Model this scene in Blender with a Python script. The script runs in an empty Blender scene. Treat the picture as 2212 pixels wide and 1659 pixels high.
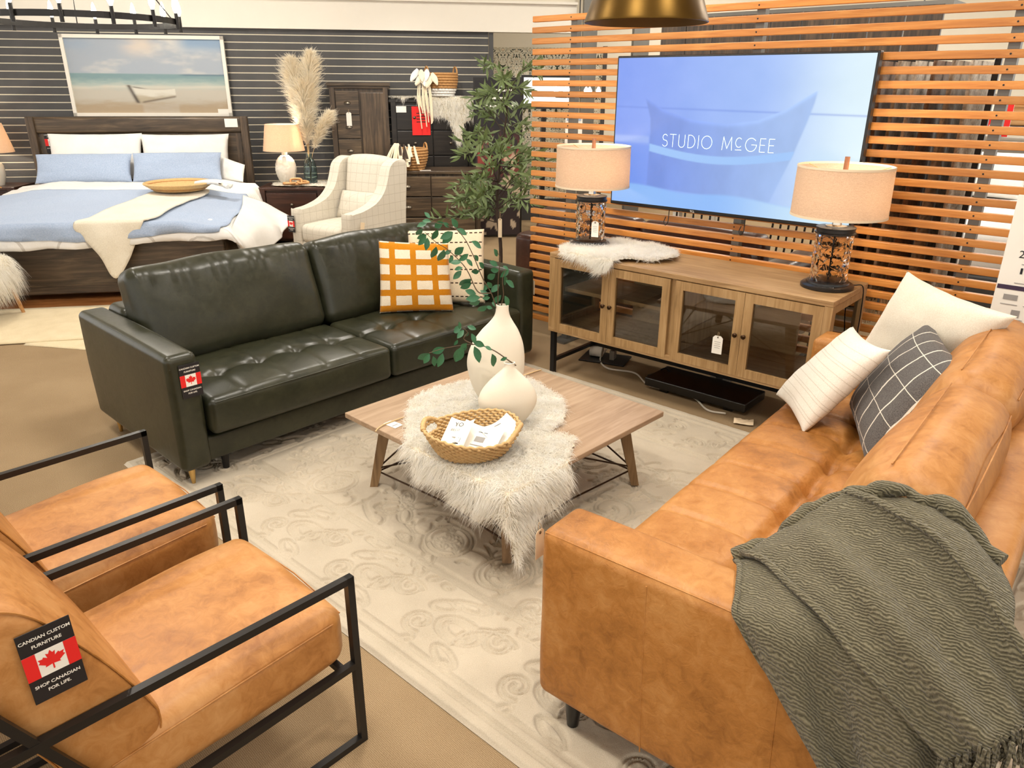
import bpy, bmesh, math, random
import numpy as np
from mathutils import Matrix, Vector, Euler
random.seed(7); rng = np.random.default_rng(7)
PI = math.pi
scene = bpy.context.scene
COL = scene.collection

# ------------------------------------------------------------------ camera
F_PX, PITCH, ROLL, CAM_H = 1621.0, 0.3787, 0.0055, 1.65
cam_data = bpy.data.cameras.new('camera'); cam = bpy.data.objects.new('camera', cam_data); COL.objects.link(cam)
_c, _s = math.cos(PITCH), math.sin(PITCH)
_r0 = Vector((1, 0, 0)); _fwd = Vector((0, _c, -_s)); _dn0 = Vector((0, -_s, -_c))
_right = _r0 * math.cos(ROLL) - _dn0 * math.sin(ROLL)
_down = _r0 * math.sin(ROLL) + _dn0 * math.cos(ROLL)
cam.matrix_world = Matrix(((_right.x, -_down.x, -_fwd.x, 0), (_right.y, -_down.y, -_fwd.y, 0), (_right.z, -_down.z, -_fwd.z, CAM_H), (0, 0, 0, 1)))
cam_data.sensor_fit = 'HORIZONTAL'; cam_data.sensor_width = 36.0; cam_data.lens = F_PX * 36.0 / 2212.0
cam_data.clip_start = 0.05; cam_data.clip_end = 100
scene.camera = cam

# ------------------------------------------------------------------ colour management
vs = scene.view_settings
scene.display_settings.display_device = 'sRGB'
vs.view_transform = 'Standard'; vs.look = 'None'; vs.gamma = 1.0; vs.use_curve_mapping = False
vs.exposure = 0.45
scene.cycles.use_denoising = True
scene.cycles.use_adaptive_sampling = True; scene.cycles.adaptive_threshold = 0.09; scene.cycles.adaptive_min_samples = 16
scene.cycles.max_bounces = 6; scene.cycles.diffuse_bounces = 3; scene.cycles.glossy_bounces = 3
scene.cycles.transmission_bounces = 7; scene.cycles.transparent_max_bounces = 10
scene.cycles.sample_clamp_indirect = 6.0; scene.cycles.caustics_reflective = False; scene.cycles.caustics_refractive = False

# ------------------------------------------------------------------ ambient light of the open showroom
world = bpy.data.worlds.new('world'); scene.world = world; world.use_nodes = True
bg = world.node_tree.nodes['Background']
bg.inputs[0].default_value = (1.0, 0.955, 0.89, 1); bg.inputs[1].default_value = 1.3

# ------------------------------------------------------------------ ceiling lamps (panels and track heads under the ceiling, a few added as fill)
def area_lamp(name, loc, size, power, col=(1.0, 0.935, 0.84)):
    l = bpy.data.lights.new(name, 'AREA'); l.shape = 'DISK'; l.size = size; l.energy = power; l.color = col
    o = bpy.data.objects.new(name, l); o.location = loc; COL.objects.link(o); return o
def spot_lamp(name, loc, target, power, angle=50, col=(1.0, 0.92, 0.80), r=0.06):
    l = bpy.data.lights.new(name, 'SPOT'); l.energy = power; l.color = col; l.spot_size = math.radians(angle); l.spot_blend = 0.7; l.shadow_soft_size = r
    o = bpy.data.objects.new(name, l); o.location = loc; COL.objects.link(o)
    o.rotation_euler = (Vector(target) - Vector(loc)).to_track_quat('-Z', 'Y').to_euler(); return o
for lx, ly, pw in ((-0.6, 1.2, 62), (1.6, 1.4, 50), (-0.2, 3.4, 70), (-2.6, 3.2, 62), (2.6, 4.6, 60), (-3.6, 6.6, 75), (-1.0, 6.6, 70), (1.6, 7.6, 80), (4.6, 6.2, 90), (2.6, 10.0, 90), (6.2, 9.4, 100)):  # last two are fill lamps added to brighten the far wall
    area_lamp('ceiling_or_fill_lamp', (lx, ly, 3.38), 0.7, pw * 0.54)
for loc, tg, pw in (((-1.6, 1.2, 3.3), (-0.9, 3.6, 0.4), 110), ((0.2, 0.6, 3.3), (0.0, 2.3, 0.2), 120), ((0.3, 2.4, 3.3), (1.4, 4.2, 0.9), 120),
                    ((2.3, 3.2, 3.3), (1.0, 2.2, 0.4), 90), ((-2.2, 2.6, 3.3), (-1.2, 1.7, 0.4), 80), ((-3.4, 5.2, 3.3), (-3.6, 8.2, 0.9), 150), ((-0.8, 5.0, 3.3), (-1.5, 7.2, 0.6), 130), ((-0.9, 6.6, 3.3), (-1.2, 8.8, 1.1), 190)):  # last spot is fill, added to lift the dark chests at the back
    spot_lamp('track_or_fill_light', loc, tg, pw * 0.4)

# ------------------------------------------------------------------ material helpers
def srgb(r, g, b):
    f = lambda c: (c / 255 / 12.92) if c / 255 <= 0.04045 else ((c / 255 + 0.055) / 1.055) ** 2.4
    return (f(r), f(g), f(b), 1.0)
class NT:
    def __init__(self, name):
        self.m = bpy.data.materials.new(name); self.m.use_nodes = True
        self.t = self.m.node_tree; self.n = self.t.nodes; self.b = self.n['Principled BSDF']
    def node(self, kind, **kw):
        n = self.n.new(kind)
        for k, v in kw.items(): setattr(n, k, v)
        return n
    def link(self, a, b): self.t.links.new(a, b)
    def val(self, s, v): s.default_value = v
    def coord(self, kind='Object', scale=(1, 1, 1), rot=(0, 0, 0)):
        tc = self.node('ShaderNodeTexCoord'); mp = self.node('ShaderNodeMapping')
        mp.inputs['Scale'].default_value = scale; mp.inputs['Rotation'].default_value = rot
        self.link(tc.outputs[kind], mp.inputs[0]); return mp.outputs[0]
    def noise(self, vec, scale, detail=4, rough=0.55, dist=0.0):
        n = self.node('ShaderNodeTexNoise'); n.inputs['Scale'].default_value = scale; n.inputs['Detail'].default_value = detail
        n.inputs['Roughness'].default_value = rough; n.inputs['Distortion'].default_value = dist
        if vec is not None: self.link(vec, n.inputs['Vector'])
        return n.outputs['Fac']
    def ramp(self, fac, stops, interp='LINEAR'):
        r = self.node('ShaderNodeValToRGB'); cr = r.color_ramp; cr.interpolation = interp
        while len(cr.elements) < len(stops): cr.elements.new(0.5)
        for e, (p, c) in zip(cr.elements, stops): e.position = p; e.color = c if len(c) == 4 else (*c, 1)
        self.link(fac, r.inputs[0]); return r.outputs[0]
    def mix(self, fac, a, b, mode='MIX'):
        m = self.node('ShaderNodeMix', data_type='RGBA', blend_type=mode)
        for s, v in ((m.inputs[0], fac), (m.inputs[6], a), (m.inputs[7], b)):
            if hasattr(v, 'default_value'): self.link(v, s)
            else: s.default_value = v
        return m.outputs[2]
    def math(self, op, a, b=None):
        m = self.node('ShaderNodeMath', operation=op)
        for s, v in ((m.inputs[0], a), (m.inputs[1], b)):
            if v is None: continue
            if hasattr(v, 'default_value'): self.link(v, s)
            else: s.default_value = v
        return m.outputs[0]
    def bump(self, h, strength=0.3, dist=0.005, prev=None):
        b = self.node('ShaderNodeBump'); b.inputs['Strength'].default_value = strength; b.inputs['Distance'].default_value = dist
        self.link(h, b.inputs['Height'])
        if prev is not None: self.link(prev, b.inputs['Normal'])
        self.link(b.outputs[0], self.b.inputs['Normal']); return b.outputs[0]
    def set(self, **kw):
        for k, v in kw.items():
            s = self.b.inputs[k]
            if hasattr(v, 'default_value'): self.link(v, s)
            else: s.default_value = v
        return self
MATS = {}
def plain(name, col, rough=0.5, metal=0.0, var=0.12, nscale=6.0, bump=0.0, bscale=60, spec=0.5, **kw):
    """a plain painted, metal or paper surface with slight tonal noise"""
    n = NT(name); v = n.coord()
    a = tuple(c * (1 - var) for c in col[:3]) + (1,); b = tuple(min(1, c * (1 + var)) for c in col[:3]) + (1,)
    n.set(**{'Base Color': n.mix(n.noise(v, nscale), a, b), 'Roughness': rough, 'Metallic': metal, 'Specular IOR Level': spec})
    if bump: n.bump(n.noise(v, bscale, 3), bump, 0.003)
    n.set(**kw); MATS[name] = n.m; return n.m
def leather(name, lo, mid, hi, rough=0.42, scale=1.0, bump=0.25):
    n = NT(name); v = n.coord()
    big = n.noise(v, 3.2 * scale, 3, 0.62, 0.4); sm = n.noise(v, 26 * scale, 4, 0.7, 0.8)
    f = n.math('ADD', n.math('MULTIPLY', big, 0.62), n.math('MULTIPLY', sm, 0.38))
    n.set(**{'Base Color': n.ramp(f, [(0.36, lo), (0.5, mid), (0.64, hi)]), 'Specular IOR Level': 0.45})
    n.set(Roughness=n.math('ADD', n.math('MULTIPLY', sm, 0.22), rough - 0.11))
    p = n.bump(n.noise(v, 34 * scale, 3, 0.65, 1.2), bump * 0.8, 0.004)
    n.bump(n.noise(v, 260 * scale, 2), bump * 0.5, 0.001, p)
    MATS[name] = n.m; return n.m
def wood(name, dark, mid, light, axis='X', rough=0.45, scale=1.0, stretch=14.0, bump=0.08):
    n = NT(name); sc = {'X': (1, stretch, stretch), 'Y': (stretch, 1, stretch), 'Z': (stretch, stretch, 1)}[axis]
    v = n.coord(scale=sc)
    g = n.noise(v, 2.2 * scale, 6, 0.6, 1.1); h = n.noise(n.coord(), 2.5, 3)
    f = n.math('ADD', n.math('MULTIPLY', g, 0.75), n.math('MULTIPLY', h, 0.25))
    n.set(**{'Base Color': n.ramp(f, [(0.34, dark), (0.5, mid), (0.66, light)]), 'Roughness': rough})
    n.bump(n.noise(v, 5 * scale, 4), bump, 0.002); MATS[name] = n.m; return n.m
def fabric(name, a, b, scale=350, rough=0.9, bump=0.3, blot=5.0, sheen=0.15):
    n = NT(name); v = n.coord()
    w = n.noise(v, scale, 2, 0.6); m_ = n.noise(v, blot, 4)
    f = n.math('ADD', n.math('MULTIPLY', w, 0.6), n.math('MULTIPLY', m_, 0.4))
    n.set(**{'Base Color': n.ramp(f, [(0.35, a), (0.65, b)]), 'Roughness': rough, 'Sheen Weight': sheen, 'Specular IOR Level': 0.2})
    n.bump(w, bump, 0.002); MATS[name] = n.m; return n.m
def emit(name, col, strength):
    n = NT(name); n.set(**{'Base Color': col, 'Emission Color': col, 'Emission Strength': strength, 'Roughness': 0.6}); MATS[name] = n.m; return n.m
def vcol(name, emis=0.0, rough=0.6, grain=0.0):
    """colour printed on the mesh's own colour attribute (pictures, screens, printed cloth)"""
    n = NT(name); at = n.node('ShaderNodeAttribute', attribute_name='print')
    c = at.outputs['Color']
    if grain:
        c = n.mix(n.noise(n.coord(), 420, 2), n.mix(1.0, c, (1 - grain,) * 3 + (1,), 'MULTIPLY'), c)
    n.set(**{'Base Color': c if not emis else (0.02, 0.02, 0.02, 1), 'Roughness': rough})
    if emis: n.set(**{'Emission Color': c, 'Emission Strength': emis})
    MATS[name] = n.m; return n.m
def glass(name, col=(1, 1, 1, 1), rough=0.02, ior=1.45, bump=None, alpha_mix=None):
    n = NT(name); n.set(**{'Base Color': col, 'Roughness': rough, 'IOR': ior, 'Transmission Weight': 1.0})
    if bump:
        vo = n.node('ShaderNodeTexVoronoi'); vo.inputs['Scale'].default_value = bump[0]; n.link(n.coord(), vo.inputs['Vector'])
        n.bump(vo.outputs['Distance'], bump[1], 0.02)
    MATS[name] = n.m; return n.m
def pane_mat(name, tint=(0.9, 0.93, 0.9, 1), gloss=0.12):
    n = NT(name); t = n.node('ShaderNodeBsdfTransparent'); t.inputs[0].default_value = tint
    g = n.node('ShaderNodeBsdfGlossy'); g.inputs['Roughness'].default_value = 0.02
    fr = n.node('ShaderNodeFresnel'); fr.inputs[0].default_value = 1.5
    mx = n.node('ShaderNodeMixShader'); n.link(n.math('MINIMUM', n.math('ADD', fr.outputs[0], gloss), 1.0), mx.inputs[0]); n.link(t.outputs[0], mx.inputs[1]); n.link(g.outputs[0], mx.inputs[2])
    n.link(mx.outputs[0], n.n['Material Output'].inputs[0]); MATS[name] = n.m; return n.m

# ------------------------------------------------------------------ mesh helpers
def rotm(rx=0, ry=0, rz=0): return np.array(Euler((rx, ry, rz)).to_matrix())
class MB:
    def __init__(self): self.v = []; self.f = []; self.n = 0; self.mi = []; self.cur = 0
    def add(self, V, Fs):
        V = np.asarray(V, float).reshape(-1, 3); k = self.n
        self.v.append(V); self.f += [tuple(int(i) + k for i in f) for f in Fs]; self.mi += [self.cur] * len(Fs); self.n += len(V); return self
    def box(self, c, s, R=None):
        h = np.array(s) / 2.0
        V = np.array([(x, y, z) for x in (-1, 1) for y in (-1, 1) for z in (-1, 1)]) * h
        if R is not None: V = V @ np.asarray(R).T
        return self.add(V + np.array(c), [(0, 1, 3, 2), (4, 6, 7, 5), (0, 4, 5, 1), (2, 3, 7, 6), (0, 2, 6, 4), (1, 5, 7, 3)])
    def bar(self, p, q, w, h=None, up=(0, 0, 1)):
        """rectangular bar between two points"""
        p = np.array(p, float); q = np.array(q, float); d = q - p; L = np.linalg.norm(d); d /= L
        u = np.array(up, float)
        if abs(d @ u) > 0.95: u = np.array((1.0, 0, 0)) if abs(d[0]) < .9 else np.array((0, 1.0, 0))
        s = np.cross(d, u); s /= np.linalg.norm(s); t = np.cross(s, d)
        return self.box((p + q) / 2, (L, w, h or w), np.stack([d, s, t], 1))
    def tube(self, pts, r, n=8, cap=True):
        pts = np.asarray(pts, float); m = len(pts); r = np.broadcast_to(np.asarray(r, float), (m,))
        tg = np.gradient(pts, axis=0); tg /= np.linalg.norm(tg, axis=1)[:, None] + 1e-12
        ref = np.array((0, 0, 1.0)) if abs(tg[0][2]) < 0.9 else np.array((1.0, 0, 0))
        V = []; a = np.cross(tg[0], ref); a /= np.linalg.norm(a)
        for i in range(m):
            a = a - tg[i] * (a @ tg[i]); a /= np.linalg.norm(a) + 1e-12; b = np.cross(tg[i], a)
            for k in range(n):
                t = 2 * PI * k / n; V.append(pts[i] + r[i] * (a * math.cos(t) + b * math.sin(t)))
        Fs = [(i * n + k, i * n + (k + 1) % n, (i + 1) * n + (k + 1) % n, (i + 1) * n + k) for i in range(m - 1) for k in range(n)]
        if cap: Fs += [tuple(range(n))[::-1], tuple((m - 1) * n + k for k in range(n))]
        return self.add(V, Fs)
    def lathe(self, prof, n=32, c=(0, 0, 0), sy=1.0, cap0=True, cap1=True, R=None):
        V = []
        for r, z in prof:
            for k in range(n):
                t = 2 * PI * k / n; V.append((r * math.cos(t), sy * r * math.sin(t), z))
        V = np.array(V)
        if R is not None: V = V @ np.asarray(R).T
        m = len(prof)
        Fs = [(i * n + k, i * n + (k + 1) % n, (i + 1) * n + (k + 1) % n, (i + 1) * n + k) for i in range(m - 1) for k in range(n)]
        if cap0: Fs.append(tuple(range(n))[::-1])
        if cap1: Fs.append(tuple((m - 1) * n + k for k in range(n)))
        return self.add(V + np.array(c), Fs)
    def cyl(self, p, q, r0, r1=None, n=16):
        return self.tube([p, q], [r0, r0 if r1 is None else r1], n)
    def grid(self, P, closed_u=False, closed_v=False):
        P = np.asarray(P, float); nu, nv = P.shape[:2]; Fs = []
        for i in range(nu if closed_u else nu - 1):
            for j in range(nv if closed_v else nv - 1):
                i2, j2 = (i + 1) % nu, (j + 1) % nv
                Fs.append((i * nv + j, i2 * nv + j, i2 * nv + j2, i * nv + j2))
        return self.add(P.reshape(-1, 3), Fs)
    def prism(self, poly, z0, z1):
        """extrude an xy outline from z0 to z1"""
        k = len(poly); V = [(x, y, z0) for x, y in poly] + [(x, y, z1) for x, y in poly]
        return self.add(V, [tuple(range(k))[::-1], tuple(range(k, 2 * k))] + [(i, (i + 1) % k, k + (i + 1) % k, k + i) for i in range(k)])
    def rbox(self, c, s, r=0.02, seg=3, div=(1, 1, 1), bulge=(0, 0, 0), fn=None, R=None):
        """rounded box with optional bulged faces; fn deforms local coordinates"""
        h = np.array(s, float) / 2; r = min(r, h.min() * 0.999)
        ax = []
        for a in range(3):
            e = (1 - np.tan((1 - np.linspace(0, 1, seg + 1)) * PI / 4)) * r
            lo = -h[a] + e; hi = (h[a] - e)[::-1]
            mid = np.linspace(-h[a] + r, h[a] - r, div[a] + 1)[1:-1]
            ax.append(np.concatenate([lo, mid, hi]))
        idx = {}; V = []; Fs = []
        def vid(i, j, k):
            key = (i, j, k)
            if key not in idx: idx[key] = len(V); V.append((ax[0][i], ax[1][j], ax[2][k]))
            return idx[key]
        N = [len(a) for a in ax]
        for k in (0, N[2] - 1):
            for i in range(N[0] - 1):
                for j in range(N[1] - 1):
                    q = (vid(i, j, k), vid(i + 1, j, k), vid(i + 1, j + 1, k), vid(i, j + 1, k)); Fs.append(q if k else q[::-1])
        for j in (0, N[1] - 1):
            for i in range(N[0] - 1):
                for k in range(N[2] - 1):
                    q = (vid(i, j, k), vid(i + 1, j, k), vid(i + 1, j, k + 1), vid(i, j, k + 1)); Fs.append(q[::-1] if j else q)
        for i in (0, N[0] - 1):
            for j in range(N[1] - 1):
                for k in range(N[2] - 1):
                    q = (vid(i, j, k), vid(i, j + 1, k), vid(i, j + 1, k + 1), vid(i, j, k + 1)); Fs.append(q if i else q[::-1])
        V = np.array(V); inner = np.clip(V, -(h - r), h - r); d = V - inner; L = np.linalg.norm(d, axis=1)[:, None]
        V = inner + np.where(L > 1e-9, d / np.maximum(L, 1e-9) * r, 0)
        u = V / h
        B = V.copy()
        for a in range(3):
            b, c_ = (a + 1) % 3, (a + 2) % 3
            if bulge[a]: B[:, a] += np.sign(u[:, a]) * bulge[a] * np.clip(np.abs(u[:, a]), 0, 1) ** 2 * np.clip(1 - u[:, b] ** 2, 0, 1) * np.clip(1 - u[:, c_] ** 2, 0, 1)
        V = B
        if fn is not None: V = fn(V, h)
        if R is not None: V = V @ np.asarray(R).T
        return self.add(V + np.array(c), Fs)
    def build(self, name, mat, parent=None, loc=None, rot=None, smooth=None, cols=None, matrix=None):
        V = np.concatenate(self.v); me = bpy.data.meshes.new(name); me.from_pydata(V.tolist(), [], self.f)
        mats = mat if isinstance(mat, (list, tuple)) else [mat]
        for m in mats: me.materials.append(MATS[m] if isinstance(m, str) else m)
        if len(mats) > 1: me.polygons.foreach_set('material_index', self.mi)
        if cols is not None:
            at = me.color_attributes.new('print', 'FLOAT_COLOR', 'POINT')
            c = np.ones((len(V), 4)); c[:, :3] = np.asarray(cols).reshape(-1, 3); at.data.foreach_set('color', c.ravel())
        me.update()
        if smooth is not None:
            me.polygons.foreach_set('use_smooth', [True] * len(me.polygons))
            if smooth < 180:
                try: me.set_sharp_from_angle(angle=math.radians(smooth))
                except Exception: pass
        o = bpy.data.objects.new(name, me); COL.objects.link(o)
        if parent is not None: o.parent = parent
        if loc is not None: o.location = loc
        if rot is not None: o.rotation_euler = rot
        if matrix is not None: o.matrix_local = Matrix(matrix)
        return o
def tag(o, label=None, cat=None, group=None, kind=None):
    if label: o['label'] = label
    if cat: o['category'] = cat
    if group: o['group'] = group
    if kind: o['kind'] = kind
    return o
def thing(name, loc=(0, 0, 0), rz=0.0, label=None, cat=None, group=None):
    o = bpy.data.objects.new(name, None); o.empty_display_size = 0.05; COL.objects.link(o)
    o.location = loc; o.rotation_euler = (0, 0, rz); return tag(o, label, cat, group)
def struct(o): o['kind'] = 'structure'; return o
def copy_tree(o, parent=None):
    c = o.copy(); COL.objects.link(c); c.parent = parent
    for ch in list(o.children): copy_tree(ch, c)
    return c
def basis(x, y, z, o=(0, 0, 0)):
    """4x4 from three axis directions and an origin"""
    M = np.eye(4)
    for i, a in enumerate((x, y, z)):
        a = np.asarray(a, float); M[:3, i] = a / np.linalg.norm(a)
    M[:3, 3] = o; return M
def spline(pts, n=12):
    """Catmull-Rom through points"""
    P = np.asarray(pts, float); P = np.vstack([2 * P[0] - P[1], P, 2 * P[-1] - P[-2]]); out = []
    for i in range(1, len(P) - 2):
        for t in np.linspace(0, 1, n, endpoint=False):
            a, b, c, d = P[i - 1], P[i], P[i + 1], P[i + 2]
            out.append(0.5 * (2 * b + (c - a) * t + (2 * a - 5 * b + 4 * c - d) * t * t + (3 * b - a - 3 * c + d) * t ** 3))
    out.append(P[-2]); return np.array(out)
def patch(ctrl, nu, nv):
    """smooth surface through a grid of control points"""
    C = np.asarray(ctrl, float); rows = [spline(r, nv) for r in C]; rows = np.array(rows)
    return np.stack([spline(rows[:, j], nu) for j in range(rows.shape[1])], 1)
def vnoise(x, y, seed=0, oct=4):
    """value noise on arrays"""
    out = np.zeros_like(np.asarray(x, float)); amp = 1.0; tot = 0.0
    for o in range(oct):
        xi = np.floor(x).astype(int); yi = np.floor(y).astype(int); fx = x - xi; fy = y - yi
        fx = fx * fx * (3 - 2 * fx); fy = fy * fy * (3 - 2 * fy)
        def hsh(a, b):
            h = np.sin(a * 127.1 + b * 311.7 + seed * 74.7 + o * 19.19) * 43758.5453; return h - np.floor(h)
        v = (hsh(xi, yi) * (1 - fx) + hsh(xi + 1, yi) * fx) * (1 - fy) + (hsh(xi, yi + 1) * (1 - fx) + hsh(xi + 1, yi + 1) * fx) * fy
        out += v * amp; tot += amp; amp *= 0.5; x = x * 2.03; y = y * 2.03
    return out / tot
def text_mesh(s, size, align='CENTER', offset=0.0, spacing=1.0):
    cu = bpy.data.curves.new('t', 'FONT'); cu.body = s; cu.size = size; cu.align_x = align; cu.align_y = 'CENTER'; cu.offset = offset; cu.space_character = spacing
    cu.resolution_u = 3
    o = bpy.data.objects.new('t', cu); COL.objects.link(o)
    dg = bpy.context.evaluated_depsgraph_get(); me = bpy.data.meshes.new_from_object(o.evaluated_get(dg))
    bpy.data.objects.remove(o); bpy.data.curves.remove(cu); return me
def lettering(s, size, mat, parent, loc, rot=(0, 0, 0), name='lettering', align='CENTER', offset=0.0, spacing=1.0):
    me = text_mesh(s, size, align, offset, spacing); me.materials.append(MATS[mat])
    o = bpy.data.objects.new(name, me); COL.objects.link(o); o.parent = parent; o.location = loc; o.rotation_euler = rot; return o
def pillow(w, h, t, n=22, ear=0.07, power=0.42, seed=1, wrinkle=0.006, slump=0.0):
    """knife-edge cushion in the xy plane, z thickness; returns MB and printing coordinates"""
    u = np.sin(np.linspace(-1, 1, n + 1) * PI / 2) * 0.55 + np.linspace(-1, 1, n + 1) * 0.45
    Ug, Vg = np.meshgrid(u, u, indexing='ij')
    X = w / 2 * Ug * (1 - ear * (1 - Vg ** 2)); Y = h / 2 * Vg * (1 - ear * (1 - Ug ** 2))
    prof = np.clip((1 - Ug ** 2) * (1 - Vg ** 2), 0, 1) ** power
    wr = (vnoise(Ug * 3 + 9, Vg * 3 + 5, seed) - 0.5) * wrinkle * 4 * prof ** 0.6
    edge = np.exp(-((1 - np.abs(Ug)) / 0.22) ** 2) * np.sin(Vg * 17 + seed) + np.exp(-((1 - np.abs(Vg)) / 0.22) ** 2) * np.sin(Ug * 19 + seed)
    wr += edge * wrinkle * 0.5 * prof ** 0.5
    Z = t / 2 * prof
    m = MB(); P = np.stack([X, Y, Z + wr], -1); Q = np.stack([X, Y, -Z + wr * 0.5], -1)
    if slump: P[..., 1] -= slump * prof * (1 - (Vg + 1) / 2); Q[..., 1] -= slump * prof * (1 - (Vg + 1) / 2)
    m.grid(P); k = m.n; m.v.append(Q.reshape(-1, 3)); m.n += len(Q.reshape(-1, 3))
    N = n + 1; edgei = lambda i, j: i in (0, n) or j in (0, n)
    mp = lambda i, j: (i * N + j) if edgei(i, j) else k + i * N + j
    for i in range(n):
        for j in range(n): m.f.append((mp(i, j), mp(i, j + 1), mp(i + 1, j + 1), mp(i + 1, j))); m.mi.append(0)
    return m, Ug, Vg
def strands(V, Fs, n, length, width, parent, mat, name='fur', seed=3, droop=0.5, spread=0.8, clump=14.0, jitter=0.35, comb=(0, 0, 0), bottom=None):
    """hairs as tapering ribbons rooted on a surface"""
    r = np.random.default_rng(seed); V = np.asarray(V); T = []
    for f in Fs:
        for i in range(1, len(f) - 1): T.append((f[0], f[i], f[i + 1]))
    T = np.array(T); A, B, C = V[T[:, 0]], V[T[:, 1]], V[T[:, 2]]; nr = np.cross(B - A, C - A); ar = np.linalg.norm(nr, axis=1)
    nr = nr / (ar[:, None] + 1e-12); t = r.choice(len(T), n, p=ar / ar.sum())
    a, b = r.random(n), r.random(n); sw = a + b > 1; a[sw] = 1 - a[sw]; b[sw] = 1 - b[sw]
    P = A[t] + (B - A)[t] * a[:, None] + (C - A)[t] * b[:, None]; Nn = nr[t]
    # clumped lean
    q = P * clump
    lean = np.stack([np.sin(q[:, 0] * 1.3 + 2.1 * np.sin(q[:, 1])) + np.sin(q[:, 2] * 1.7 + q[:, 1]), np.sin(q[:, 1] * 1.5 + 1.7 * np.sin(q[:, 0] + 1)) + np.sin(q[:, 2] * 1.9), np.sin(q[:, 0] + q[:, 1] * 0.7)], 1) * 0.5
    d = Nn + spread * lean + jitter * r.normal(size=(n, 3)) + np.asarray(comb)
    d /= np.linalg.norm(d, axis=1)[:, None]
    L = length * (0.6 + 0.7 * r.random(n))[:, None]
    side = np.cross(d, r.normal(size=(n, 3))); side /= np.linalg.norm(side, axis=1)[:, None] + 1e-9
    wav = np.cross(side, d) * np.sin(r.random(n) * 6)[:, None] * 0.18
    pts = []; K = 4
    for k in range(K):
        s = k / (K - 1); p = P + d * L * s + np.array((0, 0, -1.0)) * L * droop * s * s + wav * L * math.sin(s * 5.0)
        pts.append(p)
    w = np.array([1.0, 0.9, 0.6, 0.08]) * width
    Vs = np.empty((n, K * 2, 3))
    for k in range(K): Vs[:, 2 * k] = pts[k] - side * w[k]; Vs[:, 2 * k + 1] = pts[k] + side * w[k]
    base = (np.arange(n) * K * 2)[:, None]
    Fq = np.concatenate([base + np.array([2 * k, 2 * k + 1, 2 * k + 3, 2 * k + 2]) for k in range(K - 1)], 0)
    me = bpy.data.meshes.new(name); nv = n * K * 2; nf = len(Fq)
    me.vertices.add(nv); me.vertices.foreach_set('co', Vs.reshape(-1)); me.loops.add(nf * 4); me.loops.foreach_set('vertex_index', Fq.reshape(-1).astype(np.int32))
    me.polygons.add(nf); me.polygons.foreach_set('loop_start', np.arange(0, nf * 4, 4, dtype=np.int32)); me.polygons.foreach_set('loop_total', np.full(nf, 4, np.int32))
    me.polygons.foreach_set('use_smooth', np.ones(nf, bool)); me.materials.append(MATS[mat]); me.update(calc_edges=True); me.validate()
    o = bpy.data.objects.new(name, me); COL.objects.link(o); o.parent = parent; o['kind'] = 'stuff'; return o
# ================================================================== materials
leather('tan_leather', srgb(134, 84, 32), srgb(170, 113, 52), srgb(190, 136, 76), rough=0.46, bump=0.55)
leather('tan_leather_smooth', srgb(148, 94, 42), srgb(180, 124, 66), srgb(198, 146, 90), rough=0.48, bump=0.18)
leather('green_leather', srgb(34, 36, 24), srgb(44, 45, 31), srgb(54, 54, 38), rough=0.34, bump=0.12)
leather('brown_leather', srgb(52, 26, 16), srgb(66, 34, 20), srgb(80, 44, 28), rough=0.32, bump=0.12)
wood('oak_wash', srgb(136, 104, 66), srgb(162, 128, 86), srgb(180, 148, 106), 'X', 0.5, 1.2)
wood('oak_wash_v', srgb(132, 102, 62), srgb(160, 126, 82), srgb(178, 146, 102), 'Z', 0.5, 1.2)
wood('table_oak', srgb(146, 120, 94), srgb(166, 140, 113), srgb(180, 155, 129), 'X', 0.42, 1.0)
wood('table_leg', srgb(104, 78, 48), srgb(132, 104, 70), srgb(150, 122, 86), 'Z', 0.5)
wood('dark_wood', srgb(48, 39, 30), srgb(76, 62, 47), srgb(110, 92, 70), 'X', 0.38, 0.8)
wood('dark_wood_v', srgb(44, 35, 27), srgb(72, 58, 44), srgb(106, 87, 66), 'Z', 0.36, 0.8)
wood('black_wood', srgb(20, 17, 15), srgb(30, 26, 23), srgb(44, 38, 33), 'X', 0.35, 0.8)
wood('nightstand_wood', srgb(40, 20, 12), srgb(58, 31, 20), srgb(76, 44, 30), 'X', 0.35, 0.8)
wood('light_wood', srgb(150, 104, 60), srgb(186, 136, 84), srgb(206, 160, 108), 'X', 0.5)
plain('black_metal', srgb(36, 34, 33), 0.34, 0.4, nscale=20)
plain('black_satin', srgb(18, 16, 15), 0.3, 0.0)
plain('grey_steel', srgb(120, 118, 112), 0.45, 0.7, nscale=12)
plain('pewter', srgb(120, 112, 100), 0.32, 0.9)
plain('brass', srgb(214, 180, 118), 0.28, 1.0)
plain('bronze', srgb(60, 40, 22), 0.35, 0.8)
plain('white_card', srgb(238, 234, 224), 0.7, var=0.03)
plain('cream_card', srgb(236, 214, 180), 0.7, var=0.03)
plain('ink', srgb(26, 22, 30), 0.7)
plain('grey_ink', srgb(150, 146, 142), 0.7)
plain('plum_ink', srgb(58, 40, 66), 0.7)
plain('tag_black', srgb(22, 18, 22), 0.5)
plain('flag_red', srgb(224, 28, 24), 0.55, var=0.04)
plain('white_paint', srgb(236, 230, 218), 0.65, var=0.02)
plain('cream_paint', srgb(228, 220, 202), 0.65, var=0.03)
plain('groove', srgb(220, 212, 190), 0.6, var=0.06)
plain('string', srgb(206, 176, 130), 0.9)
plain('ceramic_cream', srgb(232, 224, 206), 0.62, var=0.05, nscale=9, bump=0.08, bscale=160)
plain('ceramic_white', srgb(226, 220, 206), 0.5, var=0.05, bump=0.3, bscale=120)
plain('white_cable', srgb(220, 214, 200), 0.5)
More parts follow.
